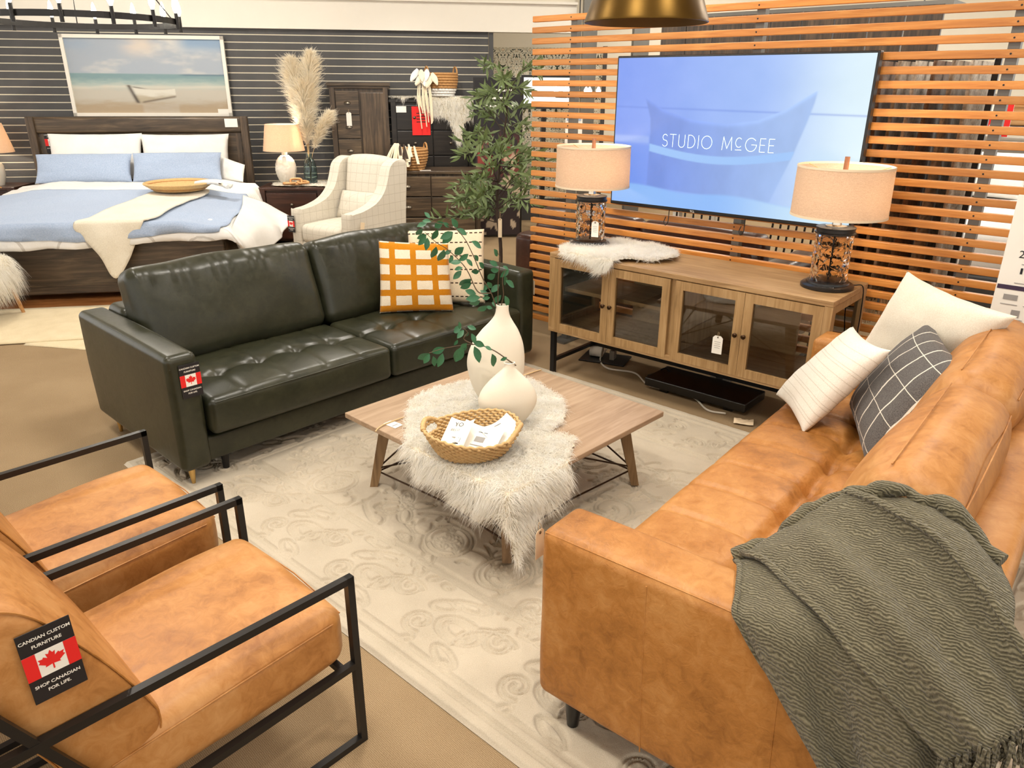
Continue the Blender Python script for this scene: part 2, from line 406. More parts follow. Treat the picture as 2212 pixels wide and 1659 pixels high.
plain('black_cable', srgb(18, 17, 16), 0.5)
plain('plastic_grey', srgb(120, 112, 100), 0.45)
fabric('white_linen', srgb(216, 213, 207), srgb(238, 236, 231), 380, bump=0.25)
fabric('cream_cloth', srgb(222, 206, 176), srgb(240, 228, 204), 300, bump=0.3)
fabric('cream_velvet', srgb(216, 206, 186), srgb(234, 227, 211), 240, bump=0.2, sheen=0.4)
fabric('blue_linen', srgb(142, 160, 188), srgb(176, 190, 212), 260, bump=0.35, blot=110)
fabric('shade_linen', srgb(206, 176, 138), srgb(226, 200, 164), 300, bump=0.25, blot=40)
fabric('waffle', srgb(214, 204, 184), srgb(234, 227, 210), 190, bump=0.6)
n = NT('olive_wool'); v = n.coord(); wvv = n.node('ShaderNodeTexWave', wave_type='BANDS', bands_direction='DIAGONAL'); wvv.inputs['Scale'].default_value = 62; wvv.inputs['Distortion'].default_value = 9.0; wvv.inputs['Detail'].default_value = 2; wvv.inputs['Detail Scale'].default_value = 0.6; n.link(v, wvv.inputs['Vector'])
ff = n.math('ADD', n.math('MULTIPLY', wvv.outputs['Fac'], 0.45), n.math('MULTIPLY', n.noise(v, 190, 2), 0.55)); n.set(**{'Base Color': n.ramp(ff, [(0.25, srgb(78, 73, 56)), (0.5, srgb(106, 100, 79)), (0.8, srgb(134, 127, 104))]), 'Roughness': 0.95, 'Specular IOR Level': 0.1, 'Sheen Weight': 0.2}); n.bump(ff, 0.9, 0.006); MATS['olive_wool'] = n.m
fabric('yellow_wool', srgb(178, 106, 10), srgb(208, 138, 30), 320, bump=0.5)
n = NT('fur_white'); fa = n.node('ShaderNodeBsdfDiffuse'); fb_ = n.node('ShaderNodeBsdfTranslucent'); fm = n.node('ShaderNodeMixShader'); fm.inputs[0].default_value = 0.6
fc = n.ramp(n.noise(n.coord(), 30, 3), [(0.3, srgb(250, 246, 236)), (0.7, srgb(255, 254, 250))]); n.link(fc, fa.inputs[0]); n.link(fc, fb_.inputs[0]); n.link(fa.outputs[0], fm.inputs[1]); n.link(fb_.outputs[0], fm.inputs[2]); n.link(fm.outputs[0], n.n['Material Output'].inputs[0]); MATS['fur_white'] = n.m
fabric('hide', srgb(214, 202, 176), srgb(232, 222, 200), 80)
fabric('pampas', srgb(206, 178, 136), srgb(236, 216, 182), 60, bump=0.0)
fabric('cream_rug', srgb(204, 186, 148), srgb(226, 210, 176), 260, bump=0.8, blot=8)
fabric('carpet_rug', srgb(176, 164, 144), srgb(202, 190, 170), 420, bump=0.5, blot=5)
plain('seagrass', srgb(200, 166, 114), 0.75, var=0.26, nscale=70, bump=0.5, bscale=200)
plain('wicker', srgb(178, 132, 80), 0.7, var=0.3, nscale=50, bump=0.4, bscale=160)
plain('leaf_green', srgb(48, 100, 66), 0.42, var=0.35, nscale=14)
plain('leaf_olive', srgb(104, 122, 74), 0.5, var=0.45, nscale=9)
plain('bark', srgb(58, 44, 32), 0.8, var=0.25, nscale=40, bump=0.6, bscale=90)
plain('stem', srgb(84, 66, 46), 0.7)
plain('finial_wood', srgb(150, 98, 66), 0.5)
plain('gold_shade', srgb(96, 72, 30), 0.34, 0.9, var=0.06, nscale=30)
plain('gold_shade_inner', srgb(92, 66, 26), 0.5, 0.4)
pane_mat('pane', (0.96, 0.96, 0.94, 1), 0.03)
glass('rippled_glass', (0.995, 0.985, 0.96, 1), 0.0, 1.11, bump=(34, 0.9))
glass('teal_glass', (0.72, 0.88, 0.88, 1), 0.03, 1.4)
pane_mat('film', (0.86, 0.88, 0.84, 1), 0.25)
vcol('screen', emis=0.68); vcol('art', rough=0.7); vcol('printed_cloth', rough=0.9, grain=0.25)
emit('bulb', (1.0, 0.9, 0.72, 1), 22.0)
# carpet: fine looped pile
n = NT('carpet'); v = n.coord()
lp = n.node('ShaderNodeTexWave', wave_type='BANDS', bands_direction='DIAGONAL'); lp.inputs['Scale'].default_value = 95; lp.inputs['Distortion'].default_value = 3.0; lp.inputs['Detail'].default_value = 2; n.link(v, lp.inputs['Vector'])
f = n.math('ADD', n.math('MULTIPLY', n.noise(v, 240, 3), 0.35), n.math('ADD', n.math('MULTIPLY', n.noise(v, 1.6, 4), 0.4), n.math('MULTIPLY', lp.outputs['Fac'], 0.25)))
n.set(**{'Base Color': n.ramp(f, [(0.3, srgb(128, 106, 78)), (0.55, srgb(154, 132, 102)), (0.75, srgb(176, 154, 122))]), 'Roughness': 0.95, 'Specular IOR Level': 0.1})
n.bump(n.noise(v, 260, 2), 0.5, 0.004); MATS['carpet'] = n.m
wood('laminate', srgb(122, 74, 36), srgb(156, 100, 54), srgb(180, 124, 74), 'X', 0.4, 1.2, 8)
# cedar slats: every board has its own tone
n = NT('cedar'); v = n.coord(scale=(1, 16, 16)); oi = n.node('ShaderNodeObjectInfo')
g = n.noise(v, 2.6, 6, 0.6, 1.3); kn = n.node('ShaderNodeTexVoronoi'); kn.inputs['Scale'].default_value = 2.3; n.link(n.coord(scale=(1, 2.2, 2.2)), kn.inputs['Vector'])
cb = n.ramp(g, [(0.3, srgb(176, 106, 44)), (0.5, srgb(196, 128, 60)), (0.7, srgb(210, 146, 78))])
cb = n.mix(n.ramp(kn.outputs['Distance'], [(0.0, (1, 1, 1)), (0.055, (0.3, 0.3, 0.3)), (0.09, (0, 0, 0))]), cb, srgb(96, 48, 18))
hs = n.node('ShaderNodeHueSaturation'); n.link(cb, hs.inputs['Color']); n.link(n.math('ADD', n.math('MULTIPLY', oi.outputs['Random'], 0.35), 0.82), hs.inputs['Value'])
n.set(**{'Base Color': hs.outputs[0], 'Roughness': 0.36}); n.bump(g, 0.06, 0.002); MATS['cedar'] = n.m
n = NT('slatwall_grey'); v = n.coord(); n.set(**{'Base Color': n.ramp(n.noise(v, 3, 3), [(0.3, srgb(64, 64, 65)), (0.7, srgb(78, 77, 77))]), 'Roughness': 0.55}); n.bump(n.noise(v, 140, 2), 0.15, 0.002); MATS['slatwall_grey'] = n.m
# damask-like wallpaper
n = NT('wallpaper'); v = n.coord(scale=(3.0, 3.0, 3.0))
tc = n.node('ShaderNodeSeparateXYZ'); n.link(v, tc.inputs[0])
ab = n.math('ABSOLUTE', n.math('SUBTRACT', n.math('FRACT', tc.outputs[0]), 0.5)); cz = n.math('FRACT', n.math('MULTIPLY', tc.outputs[2], 0.7))
cv = n.node('ShaderNodeCombineXYZ'); n.link(ab, cv.inputs[0]); n.link(cz, cv.inputs[1])
wv = n.node('ShaderNodeTexNoise'); wv.inputs['Scale'].default_value = 6.5; wv.inputs['Detail'].default_value = 1.5; wv.inputs['Distortion'].default_value = 2.2; n.link(cv.outputs[0], wv.inputs['Vector'])
n.set(**{'Base Color': n.ramp(wv.outputs['Fac'], [(0.38, srgb(62, 68, 52)), (0.42, srgb(232, 226, 206)), (0.53, srgb(240, 234, 216)), (0.57, srgb(120, 122, 92)), (0.60, srgb(236, 218, 190))]), 'Roughness': 0.7}); MATS['wallpaper'] = n.m

# ================================================================== the setting
m = MB(); m.box((1.5, 5.0, -0.05), (22, 19, 0.1)); struct(m.build('floor', 'carpet'))
m = MB(); m.box((1.5, 4.3, 3.52), (19, 15, 0.1)); struct(m.build('ceiling', 'white_paint'))
m = MB(); m.box((0, 0, 0), (3.6, 1.3, 0.006)); struct(m.build('floor_laminate', 'laminate', loc=(-4.3, 6.15, 0.003), rot=(0, 0, 0.1)))
WY = 0.16; WD = 9.25; wdir = np.array((math.cos(WY), math.sin(WY), 0)); wnor = np.array((-math.sin(WY), math.cos(WY), 0))
def wallpt(s, d=0.0, z=0.0): p = wdir * s + wnor * (WD - d); return (float(p[0]), float(p[1]), z)
S0, S1 = -6.2, 1.20
m = MB(); m.box(((S0 + S1) / 2, 0.052, 1.1), (S1 - S0, 0.1, 2.2)); wall = struct(m.build('wall_back', 'groove', loc=wallpt(0), rot=(0, 0, WY)))
m = MB(); m.box((0, 0, 0), (S1 - S0, 0.006, 0.0655)); strip0 = None
for k in range(29):
    z = 2.148 + 0.0325 - 0.0767 * k + 0.004
    if z < 0.03: break
    if strip0 is None: strip0 = m.build('slatwall_strip', 'slatwall_grey', wall, loc=((S0 + S1) / 2, 0.0, z))
    else: o = strip0.copy(); COL.objects.link(o); o.location = ((S0 + S1) / 2, 0.0, z)
m = MB(); m.box((0, 0, 0), (0.05, 0.03, 2.2)); o = m.build('end_post', 'slatwall_grey', wall, loc=(S1 + 0.03, 0.0, 1.1))
m = MB(); m.box(((S0 + 2.2) / 2, 0.02, 2.36), (2.2 - S0, 0.16, 0.31)); m.box(((S0 + 2.2) / 2, 0.0, 2.505), (2.2 - S0, 0.22, 0.025)); struct(m.build('trim_1', 'white_paint', loc=wallpt(0), rot=(0, 0, WY)))
m = MB(); m.box(((S0 + 2.2) / 2, 0.06, 3.0), (2.2 - S0, 0.1, 1.0)); struct(m.build('wall_upper', 'cream_paint', loc=wallpt(0), rot=(0, 0, WY)))
m = MB(); m.box((4.5, 11.8, 1.75), (13, 0.1, 3.5)); struct(m.build('wall_far', 'cream_paint'))

# ---- slatted cedar screen
SY = -0.7108; U = np.array((math.cos(SY), math.sin(SY), 0)); NV = np.array((-math.sin(SY), math.cos(SY), 0)); SD = 3.977
def scr(s, d=0.0, z=0.0): p = U * s + NV * (SD + d); return (float(p[0]), float(p[1]), z)
screen = thing('slatted_screen', scr(0), SY, 'tall partition screen of horizontal orange cedar slats behind the console', 'screen')
SL0, SL1 = -3.27, 0.75
m = MB(); m.rbox((0, 0, 0), (SL1 - SL0, 0.032, 0.034), 0.003, 1); s0 = None
for i in range(32):
    z = 2.047 - 0.0613 * i - 0.017
    loc = ((SL0 + SL1) / 2 + random.uniform(-0.006, 0.006), 0.016 + random.uniform(-0.001, 0.001), z)
    if s0 is None: s0 = o = m.build('slat', 'cedar', screen, loc=loc)
    else: o = s0.copy(); COL.objects.link(o); o.location = loc
    o.rotation_euler = (0, random.uniform(-0.0008, 0.0008), 0)
p0 = None
for s in (-2.975, -1.805, -0.667, 0.5):
    m = MB(); m.box((0, 0, 0), (0.045, 0.045, 2.02)); m.build('post', 'grey_steel', screen, loc=(s, 0.056, 1.02))
    m = MB()
    for i in range(32): m.cyl((0, -0.002, 2.03 - 0.0613 * i), (0, 0.004, 2.03 - 0.0613 * i), 0.004, n=8)
    tag(m.build('screw_heads', 'black_metal', screen, loc=(s, 0, 0)), kind='stuff')
    m = MB(); m.box((0, 0.06, 0.006), (0.12, 0.3, 0.012)); m.build('foot_plate', 'grey_steel', screen, loc=(s, 0.046, 0))

# ---- television
TVW, TVH = 1.418, 0.821
tv = thing('television', (0.5875, 4.647, 0.9868), SY, 'wide flat television showing a blue picture of a pillow', 'television')
m = MB(); m.rbox((TVW / 2, 0.03, TVH / 2), (TVW, 0.05, TVH), 0.006, 2); m.build('housing', 'black_satin', tv)
m = MB(); m.box((TVW / 2, 0.062, TVH / 2), (0.5, 0.018, 0.35)); m.build('wall_bracket', 'black_metal', tv)
gx, gy = 300, 170; sx = np.linspace(0, 1, gx); sy = np.linspace(0, 1, gy); Xg, Yg = np.meshgrid(sx, sy, indexing='ij')
def lerp(a, b, t): return np.asarray(a) * (1 - t[..., None]) + np.asarray(b) * t[..., None]
lin = lambda *c: np.array(srgb(*c)[:3])
def sstep(a, b, x): t = np.clip((x - a) / (b - a), 0, 1); return t * t * (3 - 2 * t)
base = lerp(lin(124, 158, 246), lin(160, 192, 252), sstep(0.0, 0.7, Xg)); base = lerp(base, lin(222, 244, 255), sstep(0.6, 1.0, Xg)[...]); 
def over(im, col, mask): return im * (1 - mask[..., None]) + np.asarray(col) * mask[..., None]
im = base + (vnoise(Xg * 9, Yg * 6, 3)[..., None] - 0.5) * 0.06
hl = np.exp(-((Yg - 0.675 + 0.02 * Xg) / 0.006) ** 2); im = over(im, lin(96, 132, 226), hl * 0.5)
# pillow silhouette with two raised corners
pl_top = np.interp(Xg, [0, .137, .18, .22, .35, .5, .62, .72, .79, .82, 1], [.70, .735, .70, .66, .60, .58, .61, .68, .76, .79, .79])
pl_l = np.interp(Yg, [0, .13, .5, .6, .68, .735], [.165, .166, .170, .166, .15, .137]); pl_r = np.interp(Yg, [0, .1, .4, .6, .72, .79], [.69, .70, .765, .80, .818, .824])
pm = sstep(-0.006, 0.006, pl_top - Yg) * sstep(-0.005, 0.005, Xg - pl_l) * sstep(-0.005, 0.005, pl_r - Xg) * sstep(-0.006, 0.006, Yg - (0.145 - 0.09 * Xg))
pc = lerp(lin(122, 156, 242), lin(170, 202, 253), sstep(0.15, 0.85, Xg)); fold = vnoise(Xg * 14 + 3, Yg * 5, 8)
pc = pc * (0.80 + 0.2 * fold[..., None]); edge_hl = np.exp(-((pl_top - Yg) / 0.02) ** 2); pc = pc * (1 + 0.22 * edge_hl[..., None]); im = over(im, 0, pm * 0) ; im = im * (1 - pm[..., None]) + pc * pm[..., None]
band = pm * sstep(-0.008, 0.0, 0.022 - np.abs(Yg - (0.405 - 0.06 * np.sin(np.clip((Xg - .165) / .6, 0, 1) * PI)))); im = over(im, lin(158, 200, 254), band)
low = sstep(-0.012, 0.012, (0.135 - 0.05 * Xg + 0.012 * np.sin(Xg * 14)) - Yg); im = over(im, lin(142, 190, 254), low); im = over(im, lin(206, 236, 255), low * sstep(0.45, 0.9, Xg))
lb = sstep(0, 0.01, 0.175 - Xg) * sstep(0, 0.01, 0.42 - Yg) * (1 - low); im = over(im, lin(118, 156, 246), lb * 0.5)
lb2 = sstep(0, 0.01, 0.17 - Xg) * np.exp(-((Yg - 0.455) / 0.026) ** 4); im = over(im, lin(164, 190, 250), lb2 * 0.7)
im = over(im, lin(196, 228, 255), np.exp(-((Xg - 0.87) / 0.07) ** 2 - ((Yg - 0.36) / 0.09) ** 2) * 0.5)
im = np.clip(im, 0, 1.2)
b_ = 0.011; m = MB(); m.grid(np.stack([b_ + Xg * (TVW - 2 * b_), np.full_like(Xg, 0.0035), 0.02 + Yg * (TVH - 0.02 - b_)], -1))
scr_o = m.build('screen', 'screen', tv, cols=im)
# the words on the screen, drawn as thin strokes
emit('screen_text', srgb(226, 255, 250), 0.72)
def arc(cx, cy, rx, ry, a0, a1, k=14): return [(cx + rx * math.cos(t), cy + ry * math.sin(t)) for t in np.linspace(math.radians(a0), math.radians(a1), k)]
GL = {'S': (0.52, [arc(.27, .74, .22, .24, 30, 270, 12) + arc(.27, .26, .24, .25, 90, -150, 12)]), 'T': (0.6, [[(.3, 0), (.3, 1)], [(.02, 1), (.58, 1)]]),
      'U': (0.68, [[(.06, 1), (.06, .3)] + arc(.34, .3, .28, .3, 180, 360) + [(.62, 1)]]), 'D': (0.72, [[(.06, 0), (.06, 1)], [(.06, 1), (.24, 1)] + arc(.24, .5, .44, .5, 90, -90) + [(.06, 0)]]),
      'I': (0.14, [[(.07, 0), (.07, 1)]]), 'O': (0.98, [arc(.49, .5, .46, .5, 0, 360, 30)]), ' ': (0.45, []), 'M': (0.92, [[(.04, 0), (.12, 1), (.46, .12), (.80, 1), (.88, 0)]]),
      'c': (0.66, [arc(.34, .62, .28, .36, 50, 310), [(.08, .06), (.58, .06)]]), 'G': (0.98, [arc(.5, .5, .46, .5, 40, 360, 24) + [(.56, .5)]]), 'E': (0.52, [[(.48, 1), (.06, 1), (.06, 0), (.48, 0)], [(.06, .52), (.44, .52)]])}
def strokes(s, h, w, gap, parent, org):
    x = 0.0
    for ch in s:
        adv, pl = GL[ch]; m = MB()
        for P in pl:
            P = np.array(P); P = np.stack([P[:, 0] * h, np.zeros(len(P)), P[:, 1] * h], 1)
            for a, b in zip(P[:-1], P[1:]):
                d = (b - a) / (np.linalg.norm(b - a) + 1e-9); q = np.array((-d[2], 0, d[0])) * w / 2; e = d * w / 2
                m.add([a - q - e, b - q + e, b + q + e, a + q - e], [(0, 1, 2, 3)])
        if pl: m.build('screen_letter', 'screen_text', parent, loc=(org[0] + x * h, org[1], org[2]))
        x += adv + gap
strokes('STUDIO McGEE', 0.066, 0.0026, 0.2, tv, (0.232 * TVW, 0.002, 0.425 * TVH))
lettering('TCL', 0.016, 'white_card', tv, (0.39 * TVW, -0.0005 + 0.004, 0.0075), (PI / 2, 0, 0), 'maker_mark')
for hx in (0.27 * TVW, 0.60 * TVW):
    m = MB(); m.tube(spline([(hx, 0.05, 0.0), (hx + 0.004, 0.04, -0.05), (hx + 0.004, 0.035, -0.075), (hx - 0.01, 0.035, -0.092), (hx - 0.022, 0.036, -0.075), (hx - 0.014, 0.04, -0.045)]), 0.0025, 6); m.build('cable_loop', 'black_cable', tv)

# ---- console
CW, CD, CZ0, CZ1 = 1.6263, 0.48, 0.277, 0.752
con = thing('media_console', (0.216, 4.336, 0), SY, 'long washed oak media console with four glass doors on black metal legs', 'cabinet')
t_ = 0.028
m = MB(); m.rbox((CW / 2, CD / 2, CZ1 - t_ / 2), (CW, CD, t_), 0.003, 1); m.build('top', 'oak_wash', con)
m = MB(); m.box((CW / 2, CD / 2, CZ0 + t_ / 2), (CW - 0.002, CD, t_)); m.build('bottom_panel', 'oak_wash', con)
for x in (0.02, CW - 0.02):
    m = MB(); 
    for y in (0.025, CD - 0.025): m.box((x, y, (CZ0 + CZ1) / 2), (0.038, 0.05, CZ1 - CZ0 - 2 * t_))
    m.box((x, CD / 2, CZ1 - t_ - 0.02), (0.03, CD - 0.1, 0.04)); m.box((x, CD / 2, CZ0 + t_ + 0.02), (0.03, CD - 0.1, 0.04)); m.build('side_frame', 'oak_wash_v', con)
    m = MB(); m.box((x, CD / 2, (CZ0 + CZ1) / 2), (0.004, CD - 0.1, CZ1 - CZ0 - 0.13)); m.build('side_pane', 'pane', con)
m = MB(); m.box((CW / 2, CD / 2, (CZ0 + CZ1) / 2), (0.03, CD - 0.03, CZ1 - CZ0 - 2 * t_)); m.build('divider', 'oak_wash_v', con)
for x0, x1 in ((0.30, CW / 2), (CW / 2, CW - 0.3)):
    m = MB(); m.box(((x0 + x1) / 2, CD - 0.012, (CZ0 + CZ1) / 2), (x1 - x0, 0.012, CZ1 - CZ0 - 2 * t_)); m.build('back_panel', 'oak_wash', con)
m = MB(); m.box((0.42, CD / 2 + 0.03, CZ0 + 0.245), (CW / 2 - 0.07, CD - 0.12, 0.022)); m.build('shelf', 'oak_wash', con)
dw = (CW - 0.076 - 0.03) / 4; dz0, dz1 = CZ0 + 0.012, CZ1 - t_ - 0.004; fr = 0.045
for i in range(4):
    x0 = 0.038 + i * dw + (0.03 if i >= 2 else 0); x1 = x0 + dw
    d = thing('door'); d.parent = con
    m = MB(); y = 0.008
    for xx in (x0 + fr / 2 + 0.001, x1 - fr / 2 - 0.001): m.box((xx, y, (dz0 + dz1) / 2), (fr, 0.02, dz1 - dz0))
    for zz in (dz0 + fr / 2, dz1 - fr / 2): m.box(((x0 + x1) / 2, y, zz), (x1 - x0 - 2 * fr, 0.02, fr))
    m.build('door_frame', 'oak_wash_v', d)
    m = MB(); m.box(((x0 + x1) / 2, y + 0.004, (dz0 + dz1) / 2), (x1 - x0 - 2 * fr, 0.004, dz1 - dz0 - 2 * fr)); m.build('pane', 'pane', d)
    kx = x1 - fr / 2 if i % 2 == 0 else x0 + fr / 2
    m = MB(); m.lathe([(0.004, 0), (0.004, 0.012), (0.011, 0.014), (0.012, 0.022), (0.007, 0.028)], 14, (kx, y - 0.01, (dz0 + dz1) / 2), R=rotm(PI / 2)); m.build('knob', 'bronze', d, smooth=40)
for x in (0.03, CW - 0.03):
    for y in (0.02, CD - 0.03):
        m = MB(); m.box((x, y, CZ0 / 2), (0.028, 0.028, CZ0)); m.build('leg', 'black_metal', con)
    m = MB(); m.box((x, CD / 2, 0.09), (0.022, CD - 0.06, 0.022)); m.build('side_rail', 'black_metal', con)
m = MB(); m.box((CW / 2, CD - 0.03, 0.09), (CW - 0.06, 0.022, 0.022)); m.build('stretcher', 'black_metal', con)
m = MB(); m.box((CW / 2, 0.24, CZ0 - 0.015), (0.5, 0.3, 0.028)); m.build('support_rail', 'black_metal', con)

for n_ in ('bulb', 'screen', 'screen_text'): MATS[n_].cycles.emission_sampling = 'NONE'
# ================================================================== carved rug
RX = (-3.42, 0.25); RYr = (1.085, 3.385); rzr = math.radians(-42.2); rx_ = np.array((math.cos(rzr), math.sin(rzr))); ry_ = np.array((-math.sin(rzr), math.cos(rzr)))
rw, rh = RX[1] - RX[0], RYr[1] - RYr[0]; cell = 0.0043
nx_, ny_ = int(rw / cell), int(rh / cell); Dm = np.full((nx_, ny_), 1.0)
def stamp(P, wdt=0.009, hgt=1.0):
    P = np.asarray(P, float); seg = np.linalg.norm(np.diff(P, axis=0), axis=1); k = max(2, int(seg.sum() / cell))
    cs = np.concatenate([[0], np.cumsum(seg)]); t = np.linspace(0, cs[-1], k); X = np.interp(t, cs, P[:, 0]); Y = np.interp(t, cs, P[:, 1])
    r = int((wdt + 0.009) / cell) + 1
    for x, y in zip(X, Y):
        i, j = int(x / cell), int(y / cell)
        if i < r or j < r or i >= nx_ - r or j >= ny_ - r: continue
        ii = np.arange(i - r, i + r + 1); jj = np.arange(j - r, j + r + 1)
        w = Dm[i - r:i + r + 1, j - r:j + r + 1]; np.minimum(w, np.sqrt(((ii[:, None] + .5) * cell - x) ** 2 + ((jj[None] + .5) * cell - y) ** 2) - wdt * 0.8, out=w)
def ell(cx, cy, a, b, th=0.0, t0=0, t1=360, k=26):
    t = np.radians(np.linspace(t0, t1, k)); x, y = a * np.cos(t), b * np.sin(t); c, s = math.cos(th), math.sin(th); return np.stack([cx + x * c - y * s, cy + x * s + y * c], 1)
def scroll(cx, cy, r, th, turns=1.3, hand=1):
    t = np.linspace(0, turns * 2 * PI, 40); rr = r * (1 - t / (turns * 2 * PI) * 0.82); return np.stack([cx + rr * np.cos(th + hand * t), cy + rr * np.sin(th + hand * t)], 1)
rr_ = random.Random(5)
for a in (0.055, 0.42): stamp([(a, a), (rw - a, a), (rw - a, rh - a), (a, rh - a), (a, a)], 0.007)
for a in (0.10, 0.44): stamp([(a, a), (rw - a, a), (rw - a, rh - a), (a, rh - a), (a, a)], 0.004, 0.6)
def border_motif(fn):
    for q in range(2): stamp(fn(ell(0, 0, 0.085 - 0.03 * q, 0.05 - 0.02 * q)), 0.006)
    stamp(fn(ell(0.13, -0.02, 0.11, 0.10, 0, 60, 200)), 0.008); stamp(fn(scroll(0.14, 0.05, 0.06, 2.0)), 0.007); stamp(fn(scroll(-0.13, -0.05, 0.055, -1.0, hand=-1)), 0.007)
    stamp(fn(ell(-0.12, 0.06, 0.05, 0.025, 0.6)), 0.005); stamp(fn(ell(0.05, -0.11, 0.06, 0.022, -0.3)), 0.005); stamp(fn(ell(-0.05, 0.11, 0.07, 0.02, 0.3)), 0.005)
    for k in range(5): stamp(fn(ell(-0.19 + 0.09 * k, 0.135 * (-1) ** k, 0.022, 0.012, k)), 0.004, 0.8)
for x in np.arange(0.26, rw - 0.2, 0.43):
    for y, sg in ((0.25, 1), (rh - 0.25, -1)): border_motif(lambda P, x=x, y=y, sg=sg: P * np.array((sg, sg)) + np.array((x, y)))
for y in np.arange(0.7, rh - 0.6, 0.43):
    for x, sg in ((0.25, 1), (rw - 0.25, -1)): border_motif(lambda P, x=x, y=y, sg=sg: P[:, ::-1] * sg + np.array((x, y)))
for gx_ in np.arange(0.60, rw - 0.55, 0.315):
    for gy_ in np.arange(0.60, rh - 0.55, 0.315):
        x, y = gx_ + rr_.uniform(-.05, .05), gy_ + rr_.uniform(-.05, .05); th = rr_.uniform(0, 6.3); kd = rr_.random()
        if kd < 0.4:
            stamp(ell(x, y, 0.105, 0.09, th), 0.008); stamp(ell(x, y, 0.07, 0.055, th), 0.005)
            for k in range(6): stamp(ell(x + 0.035 * math.cos(k * 1.05), y + 0.03 * math.sin(k * 1.05), 0.016, 0.011, k), 0.004, 0.8)
        elif kd < 0.75: stamp(scroll(x, y, 0.11, th, 1.4), 0.008); stamp(scroll(x + 0.1 * math.cos(th), y + 0.1 * math.sin(th), 0.07, th + 2, 1.2, -1), 0.007)
        else:
            for k in range(4): stamp(ell(x + 0.07 * math.cos(th + k * 1.57), y + 0.07 * math.sin(th + k * 1.57), 0.055, 0.026, th + k * 1.57), 0.006)
            stamp(ell(x, y, 0.025, 0.025), 0.006)
        for k in range(15):
            t0 = rr_.uniform(0, 360); stamp(ell(x + rr_.uniform(-.19, .19), y + rr_.uniform(-.19, .19), rr_.uniform(.03, .09), rr_.uniform(.015, .05), rr_.uniform(0, 6), t0, t0 + rr_.uniform(90, 220), 12), 0.005, 0.8)
Xr, Yr = np.meshgrid(np.linspace(0, rw, nx_), np.linspace(0, rh, ny_), indexing='ij')
edge_drop = np.minimum.reduce([Xr, rw - Xr, Yr, rh - Yr]); ed = sstep(0.0, 0.014, edge_drop)
Zr = 0.002 + ed * (0.0145 + 0.006 * sstep(0.003, -0.006, Dm) - 0.0135 * np.exp(-(Dm / 0.0052) ** 2) + 0.002 * (vnoise(Xr * 60, Yr * 60, 4, 2) - 0.5))
wob = 0.006 * (vnoise(Xr * 1.5, Yr * 1.5, 9, 2) - 0.5)
m = MB(); V = np.stack([Xr - rw / 2, Yr - rh / 2 + wob, Zr], -1).reshape(-1, 3)
ii = np.arange(nx_ - 1)[:, None] * ny_ + np.arange(ny_ - 1)[None]; Fq = np.stack([ii, ii + ny_, ii + ny_ + 1, ii + 1], -1).reshape(-1, 4)
me = bpy.data.meshes.new('area_rug'); me.vertices.add(len(V)); me.vertices.foreach_set('co', V.ravel()); me.loops.add(len(Fq) * 4); me.loops.foreach_set('vertex_index', Fq.ravel().astype(np.int32))
me.polygons.add(len(Fq)); me.polygons.foreach_set('loop_start', np.arange(0, len(Fq) * 4, 4, dtype=np.int32)); me.polygons.foreach_set('loop_total', np.full(len(Fq), 4, np.int32)); me.polygons.foreach_set('use_smooth', np.ones(len(Fq), bool))
me.materials.append(MATS['carpet_rug']); me.update(calc_edges=True)
rug = bpy.data.objects.new('area_rug', me); COL.objects.link(rug); cxy = rx_ * (RX[0] + RX[1]) / 2 + ry_ * (RYr[0] + RYr[1]) / 2
rug.location = (cxy[0], cxy[1], 0.0); rug.rotation_euler = (0, 0, rzr); tag(rug, 'large pale beige rug with carved scroll relief under the coffee table', 'rug')
ZR = 0.0185

# ================================================================== seating helpers
def tuft_fn(tx, ty, depth=0.03, sx=0.045, row=None, cross=True, rowd=0.012, cd=0.006, rwid=0.016, cwid=0.011):
    """dimples on the upper face with seams running through them"""
    def fn(V, h):
        up = np.clip(V[:, 2] / h[2], 0, 1) ** 2; dz = np.zeros(len(V))
        for x in tx:
            for y in ty:
                d2 = (V[:, 0] - x) ** 2 + (V[:, 1] - y) ** 2; dz -= depth * np.exp(-d2 / sx ** 2) + depth * 0.5 * np.exp(-d2 / (sx * 2.4) ** 2)
            if cross: dz -= cd * np.exp(-((V[:, 0] - x) / cwid) ** 2)
        for y in ty:
            if row: dz -= rowd * np.exp(-((V[:, 1] - y) / rwid) ** 2)
        dz += 0.002 * np.sin(V[:, 0] * 13 + V[:, 1] * 9)
        V = V.copy(); V[:, 2] += dz * up; return V
    return fn
def soft_fn(seed, amp=0.006, fr=9):
    def fn(V, h):
        V = V.copy(); q = V * fr
        V[:, 1] += amp * np.sin(q[:, 0] * 1.1 + seed + 1.7 * np.sin(q[:, 2])) ; V[:, 2] += amp * 0.7 * np.sin(q[:, 0] * 1.6 + seed * 2 + q[:, 1])
        return V
    return fn
def pleat_top(seed, amp=0.0028):
    """small gathers along the upper front edge of a back cushion"""
    f0 = soft_fn(seed, 0.005)
    def fn(V, h):
        V = f0(V, h); w = np.exp(-((V[:, 2] - h[2] * 0.86) / 0.06) ** 2) * (V[:, 1] < h[1] * 0.6)
        V[:, 1] -= amp * w * np.sin(V[:, 0] * 95 + 2.2 * np.sin(V[:, 0] * 31 + seed)); return V
    return fn
